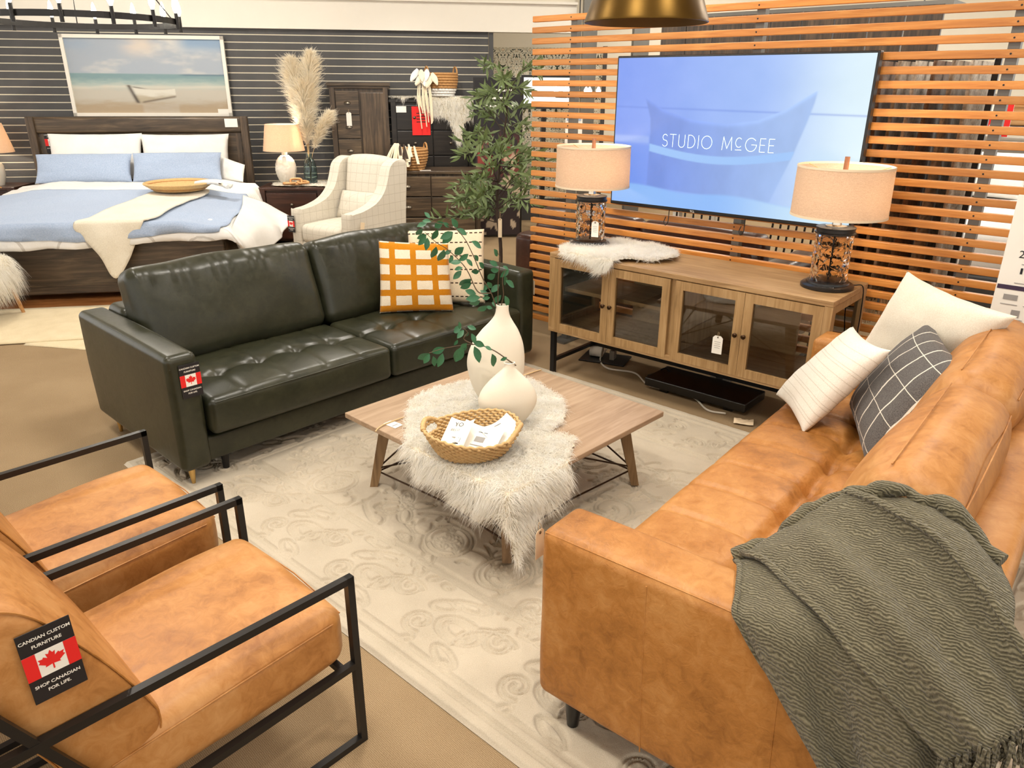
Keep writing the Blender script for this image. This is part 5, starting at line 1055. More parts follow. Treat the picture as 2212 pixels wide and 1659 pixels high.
# ================================================================== bed
BRZ = 0.19; BO = np.array((-3.43, 5.96, 0)); bX = np.array((math.cos(BRZ), math.sin(BRZ), 0)); bY = np.array((-bX[1], bX[0], 0)); BHW = 1.05
def bp_(x, y, z=0.0): return bX * x + bY * y + BO + np.array((0, 0, z))
bed = thing('bed', tuple(BO), BRZ, 'large dark wood bed with tall panelled headboard', 'bed')
m = MB(); m.rbox((0, 0.03, 0.29), (2 * BHW + 0.04, 0.06, 0.47), 0.01, 2); m.build('footboard', 'dark_wood', bed)
m = MB(); m.box((0, 0.0, 0.13), (2 * BHW - 0.04, 0.012, 0.012)); m.build('footboard_moulding', 'dark_wood', bed)
for x in (-BHW, BHW): m = MB(); m.box((x, 1.15, 0.27), (0.05, 2.2, 0.42)); m.build('side_rail', 'dark_wood', bed)
for x in (-1.06, 1.02): m = MB(); m.rbox((x, 2.36, 0.665), (0.075, 0.09, 1.33), 0.01, 2); m.build('headboard_post', 'dark_wood_v', bed)
m = MB(); m.rbox((-0.02, 2.37, 1.245), (2.04, 0.06, 0.165), 0.028, 4); m.build('headboard_rail', 'dark_wood', bed, smooth=50)
m = MB(); m.box((-0.02, 2.385, 0.72), (2.02, 0.03, 0.90)); hp = m.build('headboard_panel', 'dark_wood', bed)
for x in (-0.98, -0.36, 0.32, 0.94): m = MB(); m.box((x, 2.368, 0.72), (0.05, 0.012, 0.90)); m.build('panel_stile', 'dark_wood_v', hp)
m = MB(); m.rbox((0, 1.18, 0.50), (2 * BHW - 0.06, 2.2, 0.22), 0.06, 3); m.build('mattress', 'white_linen', bed, smooth=60)
for x in (-BHW, BHW):
    for y in (0.05, 2.36): m = MB(); m.box((x, y, 0.03), (0.07, 0.07, 0.06)); m.build('foot', 'dark_wood', bed)
def bedmap(x, y, off=0.0, amp=0.0, seed=1):
    oy = np.minimum(y, 0); ox = np.sign(x) * np.maximum(np.abs(x) - (BHW + 0.02), 0); r = np.hypot(oy, ox); rr = np.maximum(r - 0.05, 0)
    zt = 0.635 + 0.075 * sstep(0.0, 2.0, y) + 0.012 * np.sin(x * 3 + 1) * np.sin(y * 2.6); zt = zt - 0.05 * sstep(0.7, 1.07, np.abs(x)) - 0.035 * np.exp(-(np.maximum(y, 0) / 0.18) ** 2)
    X = np.sign(x) * np.minimum(np.abs(x), BHW + 0.02) + 0.25 * ox + np.sign(x) * 0.045 * (1 - np.exp(-np.abs(ox) / 0.05)); Y = np.maximum(y, 0) + 0.10 * oy - 0.045 * (1 - np.exp(oy / 0.05))
    n_ = amp * (vnoise(x * 5, y * 5, seed, 3) - 0.5); hangw = np.clip(r / 0.15, 0, 1)
    Z = zt - rr * 0.97 + off + n_
    Y = Y - off * 0.8 * (oy < -0.02) - hangw * (oy < 0) * 0.03 * np.sin(x * 13 + seed) * np.clip(-oy / 0.2, 0, 1); X = X + off * 0.8 * np.sign(ox) * (np.abs(ox) > 0.02) + np.sign(ox) * hangw * 0.04 * np.sin(y * 12 + seed) * np.clip(np.abs(ox) / 0.2, 0, 1)
    return np.stack([X, Y, Z], -1)
def bed_cloth(name, poly, off, mat, label, cat, cell=0.03, amp=0.01, seed=1, thick=0.01, smooth_poly=True, base=None):
    P = spline(list(poly) + [poly[0]], 6)[:-1] if smooth_poly else np.array(poly, float)
    lo, hi = P.min(0), P.max(0); na, nb = int((hi[0] - lo[0]) / cell) + 2, int((hi[1] - lo[1]) / cell) + 2
    bm = bmesh.new(); A_, B_ = np.meshgrid(lo[0] + cell * np.arange(na), lo[1] + cell * np.arange(nb), indexing='ij'); ok = in_poly(A_[:-1, :-1] + cell / 2, B_[:-1, :-1] + cell / 2, P)
    # snap the rim of the cell mask onto the outline
    Fs = [(i * nb + j, (i + 1) * nb + j, (i + 1) * nb + j + 1, i * nb + j + 1) for i, j in zip(*np.nonzero(ok))]
    used = sorted({k for f in Fs for k in f}); mp = {k: i for i, k in enumerate(used)}; a = A_.reshape(-1)[used]; b = B_.reshape(-1)[used]; Fs = [tuple(mp[k] for k in f) for f in Fs]
    cnt = {}
    for f in Fs:
        for e in zip(f, f[1:] + f[:1]): e = tuple(sorted(e)); cnt[e] = cnt.get(e, 0) + 1
    rim = {v for e, c in cnt.items() if c == 1 for v in e}
    D = np.vstack([P, P[:1]]); dense = np.concatenate([D[i] + (D[i + 1] - D[i]) * np.linspace(0, 1, 12, endpoint=False)[:, None] for i in range(len(P))])
    for v in rim: k = np.argmin((dense[:, 0] - a[v]) ** 2 + (dense[:, 1] - b[v]) ** 2); a[v], b[v] = dense[k]
    V = bedmap(a, b, off, amp, seed); bm.free()
    m = MB(); m.add(V, Fs); o = m.build(name, mat, None, loc=tuple(BO), rot=(0, 0, BRZ), smooth=180); s_ = o.modifiers.new('s', 'SOLIDIFY'); s_.thickness = thick; s_.offset = 1
    tag(o, label, cat); return o
n = NT('striped_duvet'); v = n.coord(); sp = n.node('ShaderNodeSeparateXYZ'); n.link(v, sp.inputs[0]); fr_y = n.math('FRACT', n.math('MULTIPLY', sp.outputs[1], 22.0))
n.set(**{'Base Color': n.mix(n.math('LESS_THAN', fr_y, 0.16), srgb(234, 232, 228), srgb(204, 200, 194)), 'Roughness': 0.9}); n.bump(n.noise(v, 7, 4), 0.4, 0.03); MATS['striped_duvet'] = n.m
bed_cloth('duvet', [(-1.30, 1.95), (-1.30, -0.02), (-1.08, -0.20), (0, -0.21), (0.98, -0.15), (1.28, -0.02), (1.46, 0.35), (1.50, 0.9), (1.44, 1.5), (1.35, 1.95)], 0.0, 'striped_duvet', 'white duvet with thin grey stripes spread on the bed', 'duvet', 0.045, 0.03, 2, 0.02)
bed_cloth('blanket', [(-1.2, 1.38), (-1.2, -0.14), (0, -0.18), (0.55, -0.16), (1.06, -0.09), (1.12, 0.1), (1.16, 1.22), (0.4, 1.30)], 0.024, 'blue_linen', 'pale blue linen blanket across the foot of the bed', 'blanket', 0.045, 0.02, 2, 0.008, smooth_poly=False)
bed_cloth('throw_blanket', [(.38, 1.20), (.80, 1.12), (.72, .6), (.60, .1), (.50, -.06), (.41, -.25), (.355, -.36), (.27, -.48), (.22, -.46), (.16, -.31), (.03, -.15), (-.01, -.07), (.08, .07), (.20, .4), (.30, .8)], 0.044, 'waffle', 'cream waffle knit throw hanging over the foot of the bed', 'blanket', 0.022, 0.012, 5, 0.012)
# hanging corner of white bedding at the right
m = MB(); G = patch([[bp_(1.10, 1.1, .66), bp_(1.14, .7, .62), bp_(1.14, .30, .58), bp_(1.12, .0, .52)], [bp_(1.26, 1.1, .60), bp_(1.30, .7, .54), bp_(1.26, .32, .46), bp_(1.20, .02, .42)], [bp_(1.40, 1.05, .52), bp_(1.42, .72, .44), bp_(1.30, .36, .36), bp_(1.22, .06, .34)], [bp_(1.58, .9, .44), bp_(1.46, .70, .36), bp_(1.33, .40, .26), bp_(1.20, .12, .27)]], 8, 8) - BO
gu, gv = np.meshgrid(np.linspace(0, 1, G.shape[0]), np.linspace(0, 1, G.shape[1]), indexing='ij'); G[..., 2] += 0.02 * np.sin(gv * 16) * gu; G += bX * (0.03 * np.sin(gv * 15 + 1) * gu)[..., None]
m.grid(G); o = m.build('bed_sheet', 'white_linen', loc=tuple(BO), smooth=180); s_ = o.modifiers.new('s', 'SOLIDIFY'); s_.thickness = 0.014; tag(o, 'rumpled white sheet corner hanging off the right side of the bed', 'sheet')
def bedpil(x0, x1, y, z0, z1, t, mat, label, lean=0.16, **kw):
    return pillow_on('bed_pillow', [bp_(x0, y, z0), bp_(x1, y, z0), bp_(x1, y + lean, z1), bp_(x0, y + lean, z1)], t, mat, label, group='pillows on the bed', **kw)
bedpil(-0.90, 0.0, 2.12, 0.72, 1.17, 0.20, 'white_linen', 'white pillow behind the left blue pillow on the bed', ear=0.05, seed=21, wrinkle=0.01)
bedpil(-0.02, 0.86, 2.12, 0.72, 1.16, 0.20, 'white_linen', 'white pillow behind the right blue pillow on the bed', ear=0.05, seed=22, wrinkle=0.01)
bedpil(-0.97, -0.07, 1.90, 0.72, 0.985, 0.16, 'blue_linen', 'pale blue linen pillow on the bed, left one', ear=0.04, seed=23, wrinkle=0.008)
bedpil(-0.06, 0.80, 1.88, 0.72, 0.99, 0.16, 'blue_linen', 'pale blue linen pillow on the bed, right one', ear=0.03, seed=24, wrinkle=0.008)
pillow_on('bed_pillow', [bp_(0.74, 2.02, .70), bp_(1.0, 1.92, .70), bp_(1.02, 2.05, .86), bp_(0.78, 2.12, .95)], 0.12, 'white_linen', 'crumpled white pillow end at the right edge of the bed', group='pillows on the bed', seed=25)
# woven tray with garland
tray = thing('woven_tray', tuple(bp_(0.56, 1.05, 0.735)), BRZ, 'shallow round woven brown tray lying on the bed', 'tray')
m = MB(); m.lathe([(0.01, 0.004), (0.20, 0.006), (0.285, 0.05), (0.295, 0.075), (0.287, 0.078), (0.275, 0.055), (0.195, 0.016), (0.01, 0.014)], 56); m.build('bowl', 'seagrass', tray, smooth=50)
for k in range(5):
    m = MB(); t_a = np.linspace(0, 2 * PI, 90); r = 0.215 + 0.019 * k; z = 0.014 + 0.0135 * k; m.tube(np.stack([(r + 0.004 + 0.002 * np.sin(60 * t_a)) * np.cos(t_a), (r + 0.004 + 0.002 * np.sin(60 * t_a)) * np.sin(t_a), np.full(90, z)], 1), 0.008, 6, cap=False); m.build('coil', 'wicker' if k % 2 else 'seagrass', tray, smooth=70)
def garland(label, org, paths, mats, rad):
    g = thing('feather_garland', tuple(org), 0, label, 'garland')
    for P, mt, r in zip(paths, mats, rad): m = MB(); m.tube(spline(P, 5), r, 6); m.build('strand', mt, g, smooth=70)
    return g
gr = random.Random(3)
paths = [[(0.02, 0.0, 0.0)] + [(0.05 + 0.09 * k + gr.uniform(-.02, .02), gr.uniform(-.05, .05), 0.03 * math.sin(k) - 0.01 * k) for k in range(1, 4)] for _ in range(9)]
garland('white leaf garland spilling out of the woven tray', bp_(0.70, 1.0, 0.80), paths, ['white_linen', 'cream_cloth', 'white_linen', 'bark', 'white_linen', 'cream_cloth', 'white_linen', 'cream_cloth', 'white_linen'], [0.022, .02, .018, .007, .02, .02, .018, .016, .02])
flag_tag('black flag tag standing on the bed headboard behind the pillows', basis(bX, (0, 0, 1), -bY, bp_(-0.90, 2.355, 1.075)), 0.13, 0.20)
m = MB(); m.rbox((0, 0, 0), (0.13, 0.003, 0.085), 0.001, 1); o = m.build('price_card', 'white_card', loc=tuple(bp_(0.89, 2.33, 1.265)), rot=(0, 0, BRZ)); tag(o, 'white price card stuck on the headboard top right', 'tag')

# ================================================================== painting over the bed
pt = thing('framed_painting', wallpt(-3.296, 0.055, 1.318), WY, 'framed beach painting of a white boat hanging above the bed', 'painting'); PW, PH = 1.632, 0.805
fw = 0.035
for (c, s) in (((PW / 2, 0, fw / 2), (PW, 0.04, fw)), ((PW / 2, 0, PH - fw / 2), (PW, 0.04, fw)), ((fw / 2, 0, PH / 2), (fw, 0.04, PH)), ((PW - fw / 2, 0, PH / 2), (fw, 0.04, PH))):
    m = MB(); m.box(c, s); m.build('frame_side', 'white_paint', pt)
gx2, gy2 = 240, 120; A_, B_ = np.meshgrid(np.linspace(0, 1, gx2), np.linspace(0, 1, gy2), indexing='ij')
n1 = vnoise(A_ * 4 + 3, B_ * 5, 2, 5); n2 = vnoise(A_ * 14, B_ * 30, 5, 4); n3 = vnoise(A_ * 2.5 + 7, B_ * 3 + 2, 9, 4)
sky = lerp(lin(176, 186, 198), lin(214, 214, 210), sstep(0.4, 0.65, n1)); sky = lerp(sky, lin(226, 214, 200), (sstep(0.45, 0.7, n3) * sstep(0.3, 0.45, A_) * (1 - sstep(0.6, 0.75, A_)) * sstep(0.68, 0.95, B_)))
sky = lerp(sky, lin(148, 174, 202), np.clip(sstep(0.66, 0.8, A_) * sstep(0.74, 0.95, B_) + 0.5 * (1 - sstep(0.1, 0.3, A_)) * sstep(0.7, 1.0, B_), 0, 1) * sstep(0.3, 0.6, n1 + 0.15))
sea = lerp(lin(134, 164, 168), lin(182, 198, 192), sstep(0.50, 0.36, B_ + 0.08 * (n2 - .5))); sand = lerp(lin(206, 200, 186), lin(188, 168, 140), sstep(0.22, 0.06, B_ + 0.1 * (n2 - .5)))
im = lerp(sky, sea, sstep(0.545, 0.53, B_ + 0.01 * A_)); im = lerp(im, sand, sstep(0.42, 0.30, B_ + 0.1 * (n2 - .5)))
im = lerp(im, lin(226, 222, 206), np.exp(-((B_ - 0.33 - 0.04 * n1) / 0.02) ** 2) * 0.6); im = lerp(im, lin(90, 116, 140), np.exp(-((B_ - 0.52) / 0.012) ** 2) * sstep(0.68, 0.75, A_) * 0.7)
hull_t = 0.35 - 0.03 * np.sin((A_ - 0.4) / 0.3 * PI); bx0 = 0.35 + (0.366 - B_) * 0.2; hull = sstep(0, .01, hull_t - B_) * sstep(0, .012, A_ - bx0) * sstep(0, .01, 0.665 - A_) * sstep(0, .012, B_ - 0.13 - 0.34 * np.maximum(A_ - 0.42, 0))
hc = lerp(lin(232, 228, 214), lin(196, 184, 160), sstep(0.28, 0.18, B_ + 0.1 * (n2 - .5))); im = im * (1 - hull[..., None]) + hc * hull[..., None]
bow = np.exp(-((A_ - bx0 - 0.012) / 0.014) ** 2) * sstep(0.12, 0.15, B_) * sstep(0.39, 0.37, B_); im = lerp(im, lin(58, 48, 46), bow * 0.85)
kl = np.exp(-((B_ - 0.14 - 0.36 * (A_ - 0.42)) / 0.014) ** 2) * sstep(.42, .45, A_) * sstep(.67, .65, A_); im = lerp(im, lin(92, 76, 66), kl * 0.7); rimd = np.exp(-((B_ - hull_t) / 0.008) ** 2) * sstep(.37, .40, A_) * sstep(.5, .42, A_); im = lerp(im, lin(60, 50, 44), rimd * .8)
refl = sstep(.42, .45, A_) * sstep(.68, .66, A_) * sstep(0.14, 0.10, B_) * (0.4 + 0.6 * n2); im = lerp(im, lin(206, 200, 190), refl * 0.6)
m = MB(); m.grid(np.stack([fw + A_ * (PW - 2 * fw), np.full_like(A_, 0.0), fw + B_ * (PH - 2 * fw)], -1)); m.build('canvas', 'art', pt, cols=np.clip(im, 0, 1) * 0.82)
m = MB(); m.box((PW - 0.09, -0.022, 0.045), (0.11, 0.002, 0.06)); m.build('price_card', 'white_card', pt)

# ================================================================== bedside things
def dresser(label, loc, rz, w, d, h, cols, rows, mat, matv, pull='cup', top_o=0.02, name='dresser', splits=None, cat='dresser', plinth=0.08, skip=None):
    t = thing(name, loc, rz, label, cat)
    m = MB(); m.box((w / 2, d / 2 + 0.01, (h - 0.03 + plinth) / 2), (w, d - 0.02, h - 0.03 - plinth)); m.build('body', matv, t)
    m = MB(); m.rbox((w / 2, d / 2, h - 0.015), (w + 2 * top_o, d + top_o, 0.03), 0.005, 2); m.build('top', mat, t)
    for x in (0.03, w - 0.03):
        for y in (0.04, d - 0.04): m = MB(); m.box((x, y, plinth / 2), (0.06, 0.06, plinth)); m.build('foot', matv, t)
    for x in (0.025, w - 0.025): m = MB(); m.box((x, -0.002, h / 2), (0.05, 0.03, h - 0.03)); m.build('stile', matv, t)
    inner = w - 0.11; xs = splits or [k / cols for k in range(cols + 1)]; dh = (h - 0.03 - plinth - 0.04) / rows
    for c in range(len(xs) - 1):
        for r in range(rows):
            if skip and skip(c, r): continue
            x0 = 0.055 + inner * xs[c] + 0.005; x1 = 0.055 + inner * xs[c + 1] - 0.005; z0 = plinth + 0.02 + dh * r + 0.006; z1 = plinth + 0.02 + dh * (r + 1) - 0.006
            dr = thing('drawer'); dr.parent = t
            m = MB(); m.rbox(((x0 + x1) / 2, -0.006, (z0 + z1) / 2), (x1 - x0, 0.022, z1 - z0), 0.004, 1); m.build('drawer_front', mat, dr)
            np_ = (0.5,) if (x1 - x0) < 0.55 else (0.25, 0.75)
            for f in np_:
                px = x0 + (x1 - x0) * f; m = MB()
                if pull == 'cup':
                    a = np.linspace(0, PI, 9); b = np.linspace(0, PI / 2, 5); G = [[(px + 0.036 * math.cos(p_), -0.018 - 0.024 * math.sin(p_) * math.cos(q_), (z0 + z1) / 2 - 0.008 + 0.026 * math.sin(q_) * (0.35 + 0.65 * math.sin(p_))) for q_ in b] for p_ in a]; m.grid(G)
                else: m.lathe([(0.006, 0), (0.006, 0.01), (0.016, 0.014), (0.016, 0.022), (0.006, 0.028)], 14, (px, -0.016, (z0 + z1) / 2), R=rotm(PI / 2))
                m.build('pull', 'pewter', dr, smooth=60)
    return t
ns = dresser('reddish dark wood nightstand beside the bed carrying a lamp', (-2.655, 8.06, 0), 0.05, 0.645, 0.45, 0.64, 1, 2, 'nightstand_wood', 'nightstand_wood', 'knob', name='nightstand', cat='nightstand')
def npt(x, y, z): c, s = math.cos(0.05), math.sin(0.05); return (-2.655 + x * c - y * s, 8.06 + x * s + y * c, z)
flat_map = lambda z0, amp=0.01: (lambda a, b: np.stack([a, b, z0 + amp * vnoise(a * 9, b * 9, 4, 2)], -1))
def ns_map(a, b):
    oa = np.maximum(a - 0.655, 0); return np.stack([np.minimum(a, 0.655) + 0.2 * oa + 0.012 * (oa > 0), b, 0.645 + 0.01 * vnoise(a * 9, b * 9, 4, 2) - 0.95 * np.maximum(oa - 0.01, 0)], -1)
sheepskin('small white fur mat under the nightstand lamp', [(.08, .20), (.14, .08), (.30, .05), (.50, .07), (.66, .05), (.75, .12), (.78, .25), (.70, .36), (.5, .40), (.3, .38), (.12, .32)], ns_map, 9000, 0.035, 0.0014, (-2.655, 8.06, 0), 0.05, 0.02, seed=8, droop=0.4)
lp = thing('table_lamp', npt(0.24, 0.22, 0.662), 0, 'white textured ceramic lamp with tapered beige shade on the nightstand', 'lamp')
G = []; ang = np.linspace(0, 2 * PI, 72, endpoint=False)
for z, r in spline([(0, .058), (.012, .066), (.05, .086), (.12, .106), (.18, .106), (.24, .086), (.275, .055), (.29, .04)], 6):
    G.append([((r + 0.004 * math.sin(13 * a + 3.0 * math.sin(z * 60)) * math.sin(z * 95 + 2 * math.sin(5 * a))) * math.cos(a), (r + 0.004 * math.sin(13 * a + 3.0 * math.sin(z * 60)) * math.sin(z * 95 + 2 * math.sin(5 * a))) * math.sin(a), z) for a in ang])
m = MB(); m.grid(np.array(G), closed_v=True); m.build('body', 'ceramic_white', lp, smooth=180)
m = MB(); m.lathe([(0.03, 0.288), (0.03, 0.33), (0.012, 0.335), (0.012, 0.40)], 16); m.build('neck', 'ceramic_white', lp)
m = MB(); m.lathe([(0.215, 0.335), (0.172, 0.60), (0.170, 0.60), (0.213, 0.335), (0.215, 0.335)], 56, cap0=False, cap1=False); m.build('shade', 'lampshade', lp, smooth=40)
m = MB(); m.lathe([(0.012, 0.40), (0.026, 0.43), (0.03, 0.455), (0.02, 0.485), (0.004, 0.49)], 16); m.build('lamp_bulb', 'bulb', lp, smooth=60)
l = bpy.data.lights.new('lamp_glow', 'POINT'); l.energy = 9; l.color = (1, 0.86, 0.68); l.shadow_soft_size = 0.035; lo = bpy.data.objects.new('lamp_glow', l); COL.objects.link(lo); lo.parent = lp; lo.location = (0.05, 0, 0.45)
hang_tag('price_tag', 'white tag hanging on the ceramic nightstand lamp', npt(0.26, 0.10, 0.95), 'white_card', 0.045, 0.06, 0, lines=False)
gv_ = thing('glass_vase', npt(0.49, 0.24, 0.662), 0, 'pale blue green glass bottle vase with dried pampas grass', 'vase')
m = MB(); m.lathe([(0.06, 0.0), (0.068, 0.01), (0.072, 0.08), (0.068, 0.16), (0.062, 0.20), (0.05, 0.235), (0.036, 0.26), (0.033, 0.28), (0.037, 0.30), (0.034, 0.30), (0.030, 0.28), (0.033, 0.26), (0.047, 0.232), (0.058, 0.20), (0.064, 0.16), (0.068, 0.08), (0.063, 0.014), (0.01, 0.012)], 32); m.build('glass_body', 'teal_glass', gv_, smooth=60)
n = NT('pampas_hair'); fa = n.node('ShaderNodeBsdfDiffuse'); fb_ = n.node('ShaderNodeBsdfTranslucent'); fm = n.node('ShaderNodeMixShader'); fm.inputs[0].default_value = 0.5; fc = n.ramp(n.noise(n.coord(), 8, 2), [(0.3, srgb(252, 240, 216)), (0.7, srgb(255, 250, 238))]); n.link(fc, fa.inputs[0]); n.link(fc, fb_.inputs[0]); n.link(fa.outputs[0], fm.inputs[1]); n.link(fb_.outputs[0], fm.inputs[2]); n.link(fm.outputs[0], n.n['Material Output'].inputs[0]); MATS['pampas_hair'] = n.m
pr_ = np.random.default_rng(9)
for k, (tipx, tipy, h, w, lab) in enumerate(((-0.12, 0.05, 1.22, 0.11, 'tall pale pampas plume leaning left in the glass vase'), (0.10, 0.03, 1.28, 0.10, 'tallest pampas plume standing upright in the glass vase'), (0.26, -0.02, 0.70, 0.07, 'short tan pampas plume leaning right in the glass vase'), (0.0, -0.04, 1.0, 0.10, 'middle pampas plume in front in the glass vase'))):
    o_ = np.array(npt(0.49, 0.24, 0.68)); g = thing('pampas_stem', tuple(o_), 0, lab, 'dried grass', 'pampas grass in the glass vase')
    st = spline([(0, 0, 0), (tipx * 0.12, tipy * 0.1, h * 0.35), (tipx * 0.55, tipy * 0.5, h * 0.72), (tipx, tipy, h)], 10); m = MB(); m.tube(st, np.linspace(0.004, 0.0015, len(st)), 6); m.build('stem', 'string', g, smooth=60)
    N_ = 5200 if h > 0.9 else 2600; t0 = 0.36 if h > .9 else 0.45; f = t0 + (1 - t0) * pr_.random(N_) ** 0.9; idx = f * (len(st) - 1); i0 = np.minimum(idx.astype(int), len(st) - 2); P = st[i0] + (st[i0 + 1] - st[i0]) * (idx - i0)[:, None]; T = st[i0 + 1] - st[i0]; T /= np.linalg.norm(T, axis=1)[:, None]
    s = (f - t0) / (1 - t0); ww = w * np.sin(np.clip(0.25 + s * 2.9, 0, PI)) ** 0.8 + 0.012; a = pr_.random(N_) * 2 * PI; out = np.stack([np.cos(a), np.sin(a), np.zeros(N_)], 1); L = ww * (0.45 + 1.0 * pr_.random(N_)); d = out * L[:, None] + T * (L * (0.5 + 1.2 * pr_.random(N_)))[:, None] + pr_.normal(size=(N_, 3)) * 0.018
    side = np.cross(d, pr_.normal(size=(N_, 3))); side /= np.linalg.norm(side, axis=1)[:, None]; sw_ = 0.0016
    V = np.empty((N_, 6, 3)); V[:, 0] = P - side * sw_; V[:, 1] = P + side * sw_; mid = P + d * 0.55; V[:, 2] = mid - side * sw_ * 1.3; V[:, 3] = mid + side * sw_ * 1.3; e = P + d + np.array((0, 0, -0.22)) * L[:, None]; V[:, 4] = e - side * 0.0004; V[:, 5] = e + side * 0.0004
    b_i = (np.arange(N_) * 6)[:, None]; Fq = np.concatenate([b_i + np.array([0, 1, 3, 2]), b_i + np.array([2, 3, 5, 4])]); m = MB(); m.add(V.reshape(-1, 3), Fq.tolist()); tag(m.build('plume', 'pampas_hair', g, smooth=180), kind='stuff')
# carved wooden chain links on the nightstand
ch = thing('wooden_chain', npt(0.36, 0.06, 0.665), 0.3, 'carved light wooden chain links on the nightstand fur', 'ornament')
for k, (x, y, z, rx, rz_) in enumerate(((-0.06, 0, 0.015, 0, 0.2), (0.01, 0.01, 0.03, 0.9, -0.1), (0.08, 0.015, 0.02, 0.2, 0.5))):
    t_a = np.linspace(0, 2 * PI, 28); m = MB(); m.tube(np.stack([0.058 * np.sign(np.cos(t_a)) * np.abs(np.cos(t_a)) ** 0.6, 0.034 * np.sign(np.sin(t_a)) * np.abs(np.sin(t_a)) ** 0.6, 0 * t_a], 1), 0.012, 8, cap=False); m.build('link', 'light_wood', ch, loc=(x, y, z), rot=(rx, 0, rz_), smooth=60)

# ================================================================== chests along the wall
c1 = dresser('tall narrow dark wood chest with drawers down its left side', (-1.985, 8.665, 0), WY, 0.62, 0.34, 1.64, 2, 6, 'dark_wood', 'dark_wood_v', 'cup', splits=[0, 0.5], name='tall_chest', cat='chest')
m = MB(); m.rbox((0.46, -0.005, 0.84), (0.27, 0.02, 1.46), 0.004, 1); m.build('cabinet_door', 'dark_wood_v', c1)
m = MB(); m.box((0.31, 0.15, 1.655), (0.68, 0.38, 0.03)); m.build('cornice', 'dark_wood', c1)
c2 = dresser('wide black wood chest with round knobs behind the olive tree', (-1.345, 8.755, 0), WY, 0.90, 0.34, 1.50, 2, 5, 'black_wood', 'black_wood', 'knob', name='wide_chest', cat='chest')
c3 = dresser('long low dark wood dresser with metal cup pulls', (-1.93, 8.18, 0), 0.06, 1.58, 0.44, 0.80, 3, 3, 'dark_wood', 'dark_wood_v', 'cup', splits=[0, 0.34, 0.68, 1.0], name='dresser')
hang_tag('price_tag', 'white price tag hanging on the tall narrow chest', (-1.79, 8.655, 1.37), 'white_card', 0.055, 0.14, WY, lines=False)
m = MB(); m.rbox((0, 0, 0), (0.11, 0.003, 0.065), 0.001, 1); o = m.build('price_card', 'white_card', loc=(-1.23, 8.745, 1.40), rot=(0, 0, WY)); tag(o, 'white price card on the upper left of the black chest', 'tag')
m = MB(); m.rbox((0, 0, 0), (0.20, 0.003, 0.30), 0.001, 1); o = m.build('red_sign', 'flag_red', loc=(-1.02, 8.775, 1.28), rot=(0, 0, WY)); tag(o, 'red paper sign hanging on the black chest', 'sign')
for k in range(4): mm = MB(); mm.box((0, -0.003, 0.08 - 0.03 * k), (0.1, 0.001, 0.008)); q = mm.build('print_line', 'ink', o)
def ch_map(a, b):
    ob = np.minimum(b, 0); return np.stack([a, np.maximum(b, 0) - 0.02 * (b < 0) + 0.1 * ob, 1.515 + 0.015 * vnoise(a * 7, b * 7, 3, 2) + 0.96 * np.minimum(ob + 0.01, 0)], -1)
sheepskin('long white fur hanging over the front of the black chest', [(-.04, .22), (.0, .06), (.12, -.02), (.24, .0), (.36, -.12), (.48, -.20), (.60, -.23), (.67, -.36), (.71, -.50), (.76, -.48), (.80, -.30), (.90, -.22), (.94, -.05), (.93, .2), (.7, .31), (.3, .31)], ch_map, 13000, 0.055, 0.0018, (-1.345, 8.755, 0), WY, 0.022, seed=12, droop=1.0)
def round_basket(label, loc, r0, r1, h, rows, mat, hr, hgt=0.05, white_to=None):
    b = thing('basket', loc, 0.3, label, 'basket'); t_a = np.linspace(0, 2 * PI, 80)
    for k in range(rows):
        f = k / (rows - 1); r = r0 + (r1 - r0) * math.sin(f * PI * 0.6) / math.sin(PI * 0.6); m = MB(); tw = 26; m.tube(np.stack([(r + 0.004 * np.sin(tw * t_a + k * PI)) * np.cos(t_a), (r + 0.004 * np.sin(tw * t_a + k * PI)) * np.sin(t_a), np.full(80, h * (f + 0.5 / rows) * rows / (rows + 1))], 1), h / rows * 0.55, 6, cap=False); m.build('woven_row', ('white_linen' if white_to and f < white_to else mat), b, smooth=70)
    for a in (0.2, 0.2 + PI):
        t = np.linspace(0, PI, 16); c = np.array((r1 * math.cos(a), r1 * math.sin(a), h - 0.01)); tg = np.array((-math.sin(a), math.cos(a), 0)); m = MB(); m.tube([c + tg * hr * math.cos(q) + np.array((0, 0, hgt * math.sin(q))) for q in t], 0.009, 8); m.build('handle', mat, b, smooth=70)
    return b
round_basket('tan basket with a white dipped base and loop handles on top of the fur', (-0.80, 8.93, 1.535), 0.13, 0.17, 0.24, 9, 'wicker', 0.05, 0.07, 0.35)
round_basket('round brown woven basket with small handles on the long dresser', (-1.10, 8.40, 0.80), 0.13, 0.17, 0.22, 8, 'wicker', 0.045, 0.06)
tas = thing('tassel_garland', (-0.98, 8.76, 1.72), WY, 'long cream yarn tassel with white cloth leaves hanging from the upper basket', 'garland'); tr_ = random.Random(8)
for k in range(16): m = MB(); x = tr_.uniform(-.05, .05); m.tube(spline([(x * 0.3, 0, 0.06), (x, -0.02, 0.0), (x * 1.6, -0.04, -0.15 - tr_.random() * 0.1), (x * 1.4 + 0.02, -0.045, -0.30 - tr_.random() * 0.22)], 5), 0.006, 5); m.build('yarn', 'cream_cloth', tas, smooth=70)
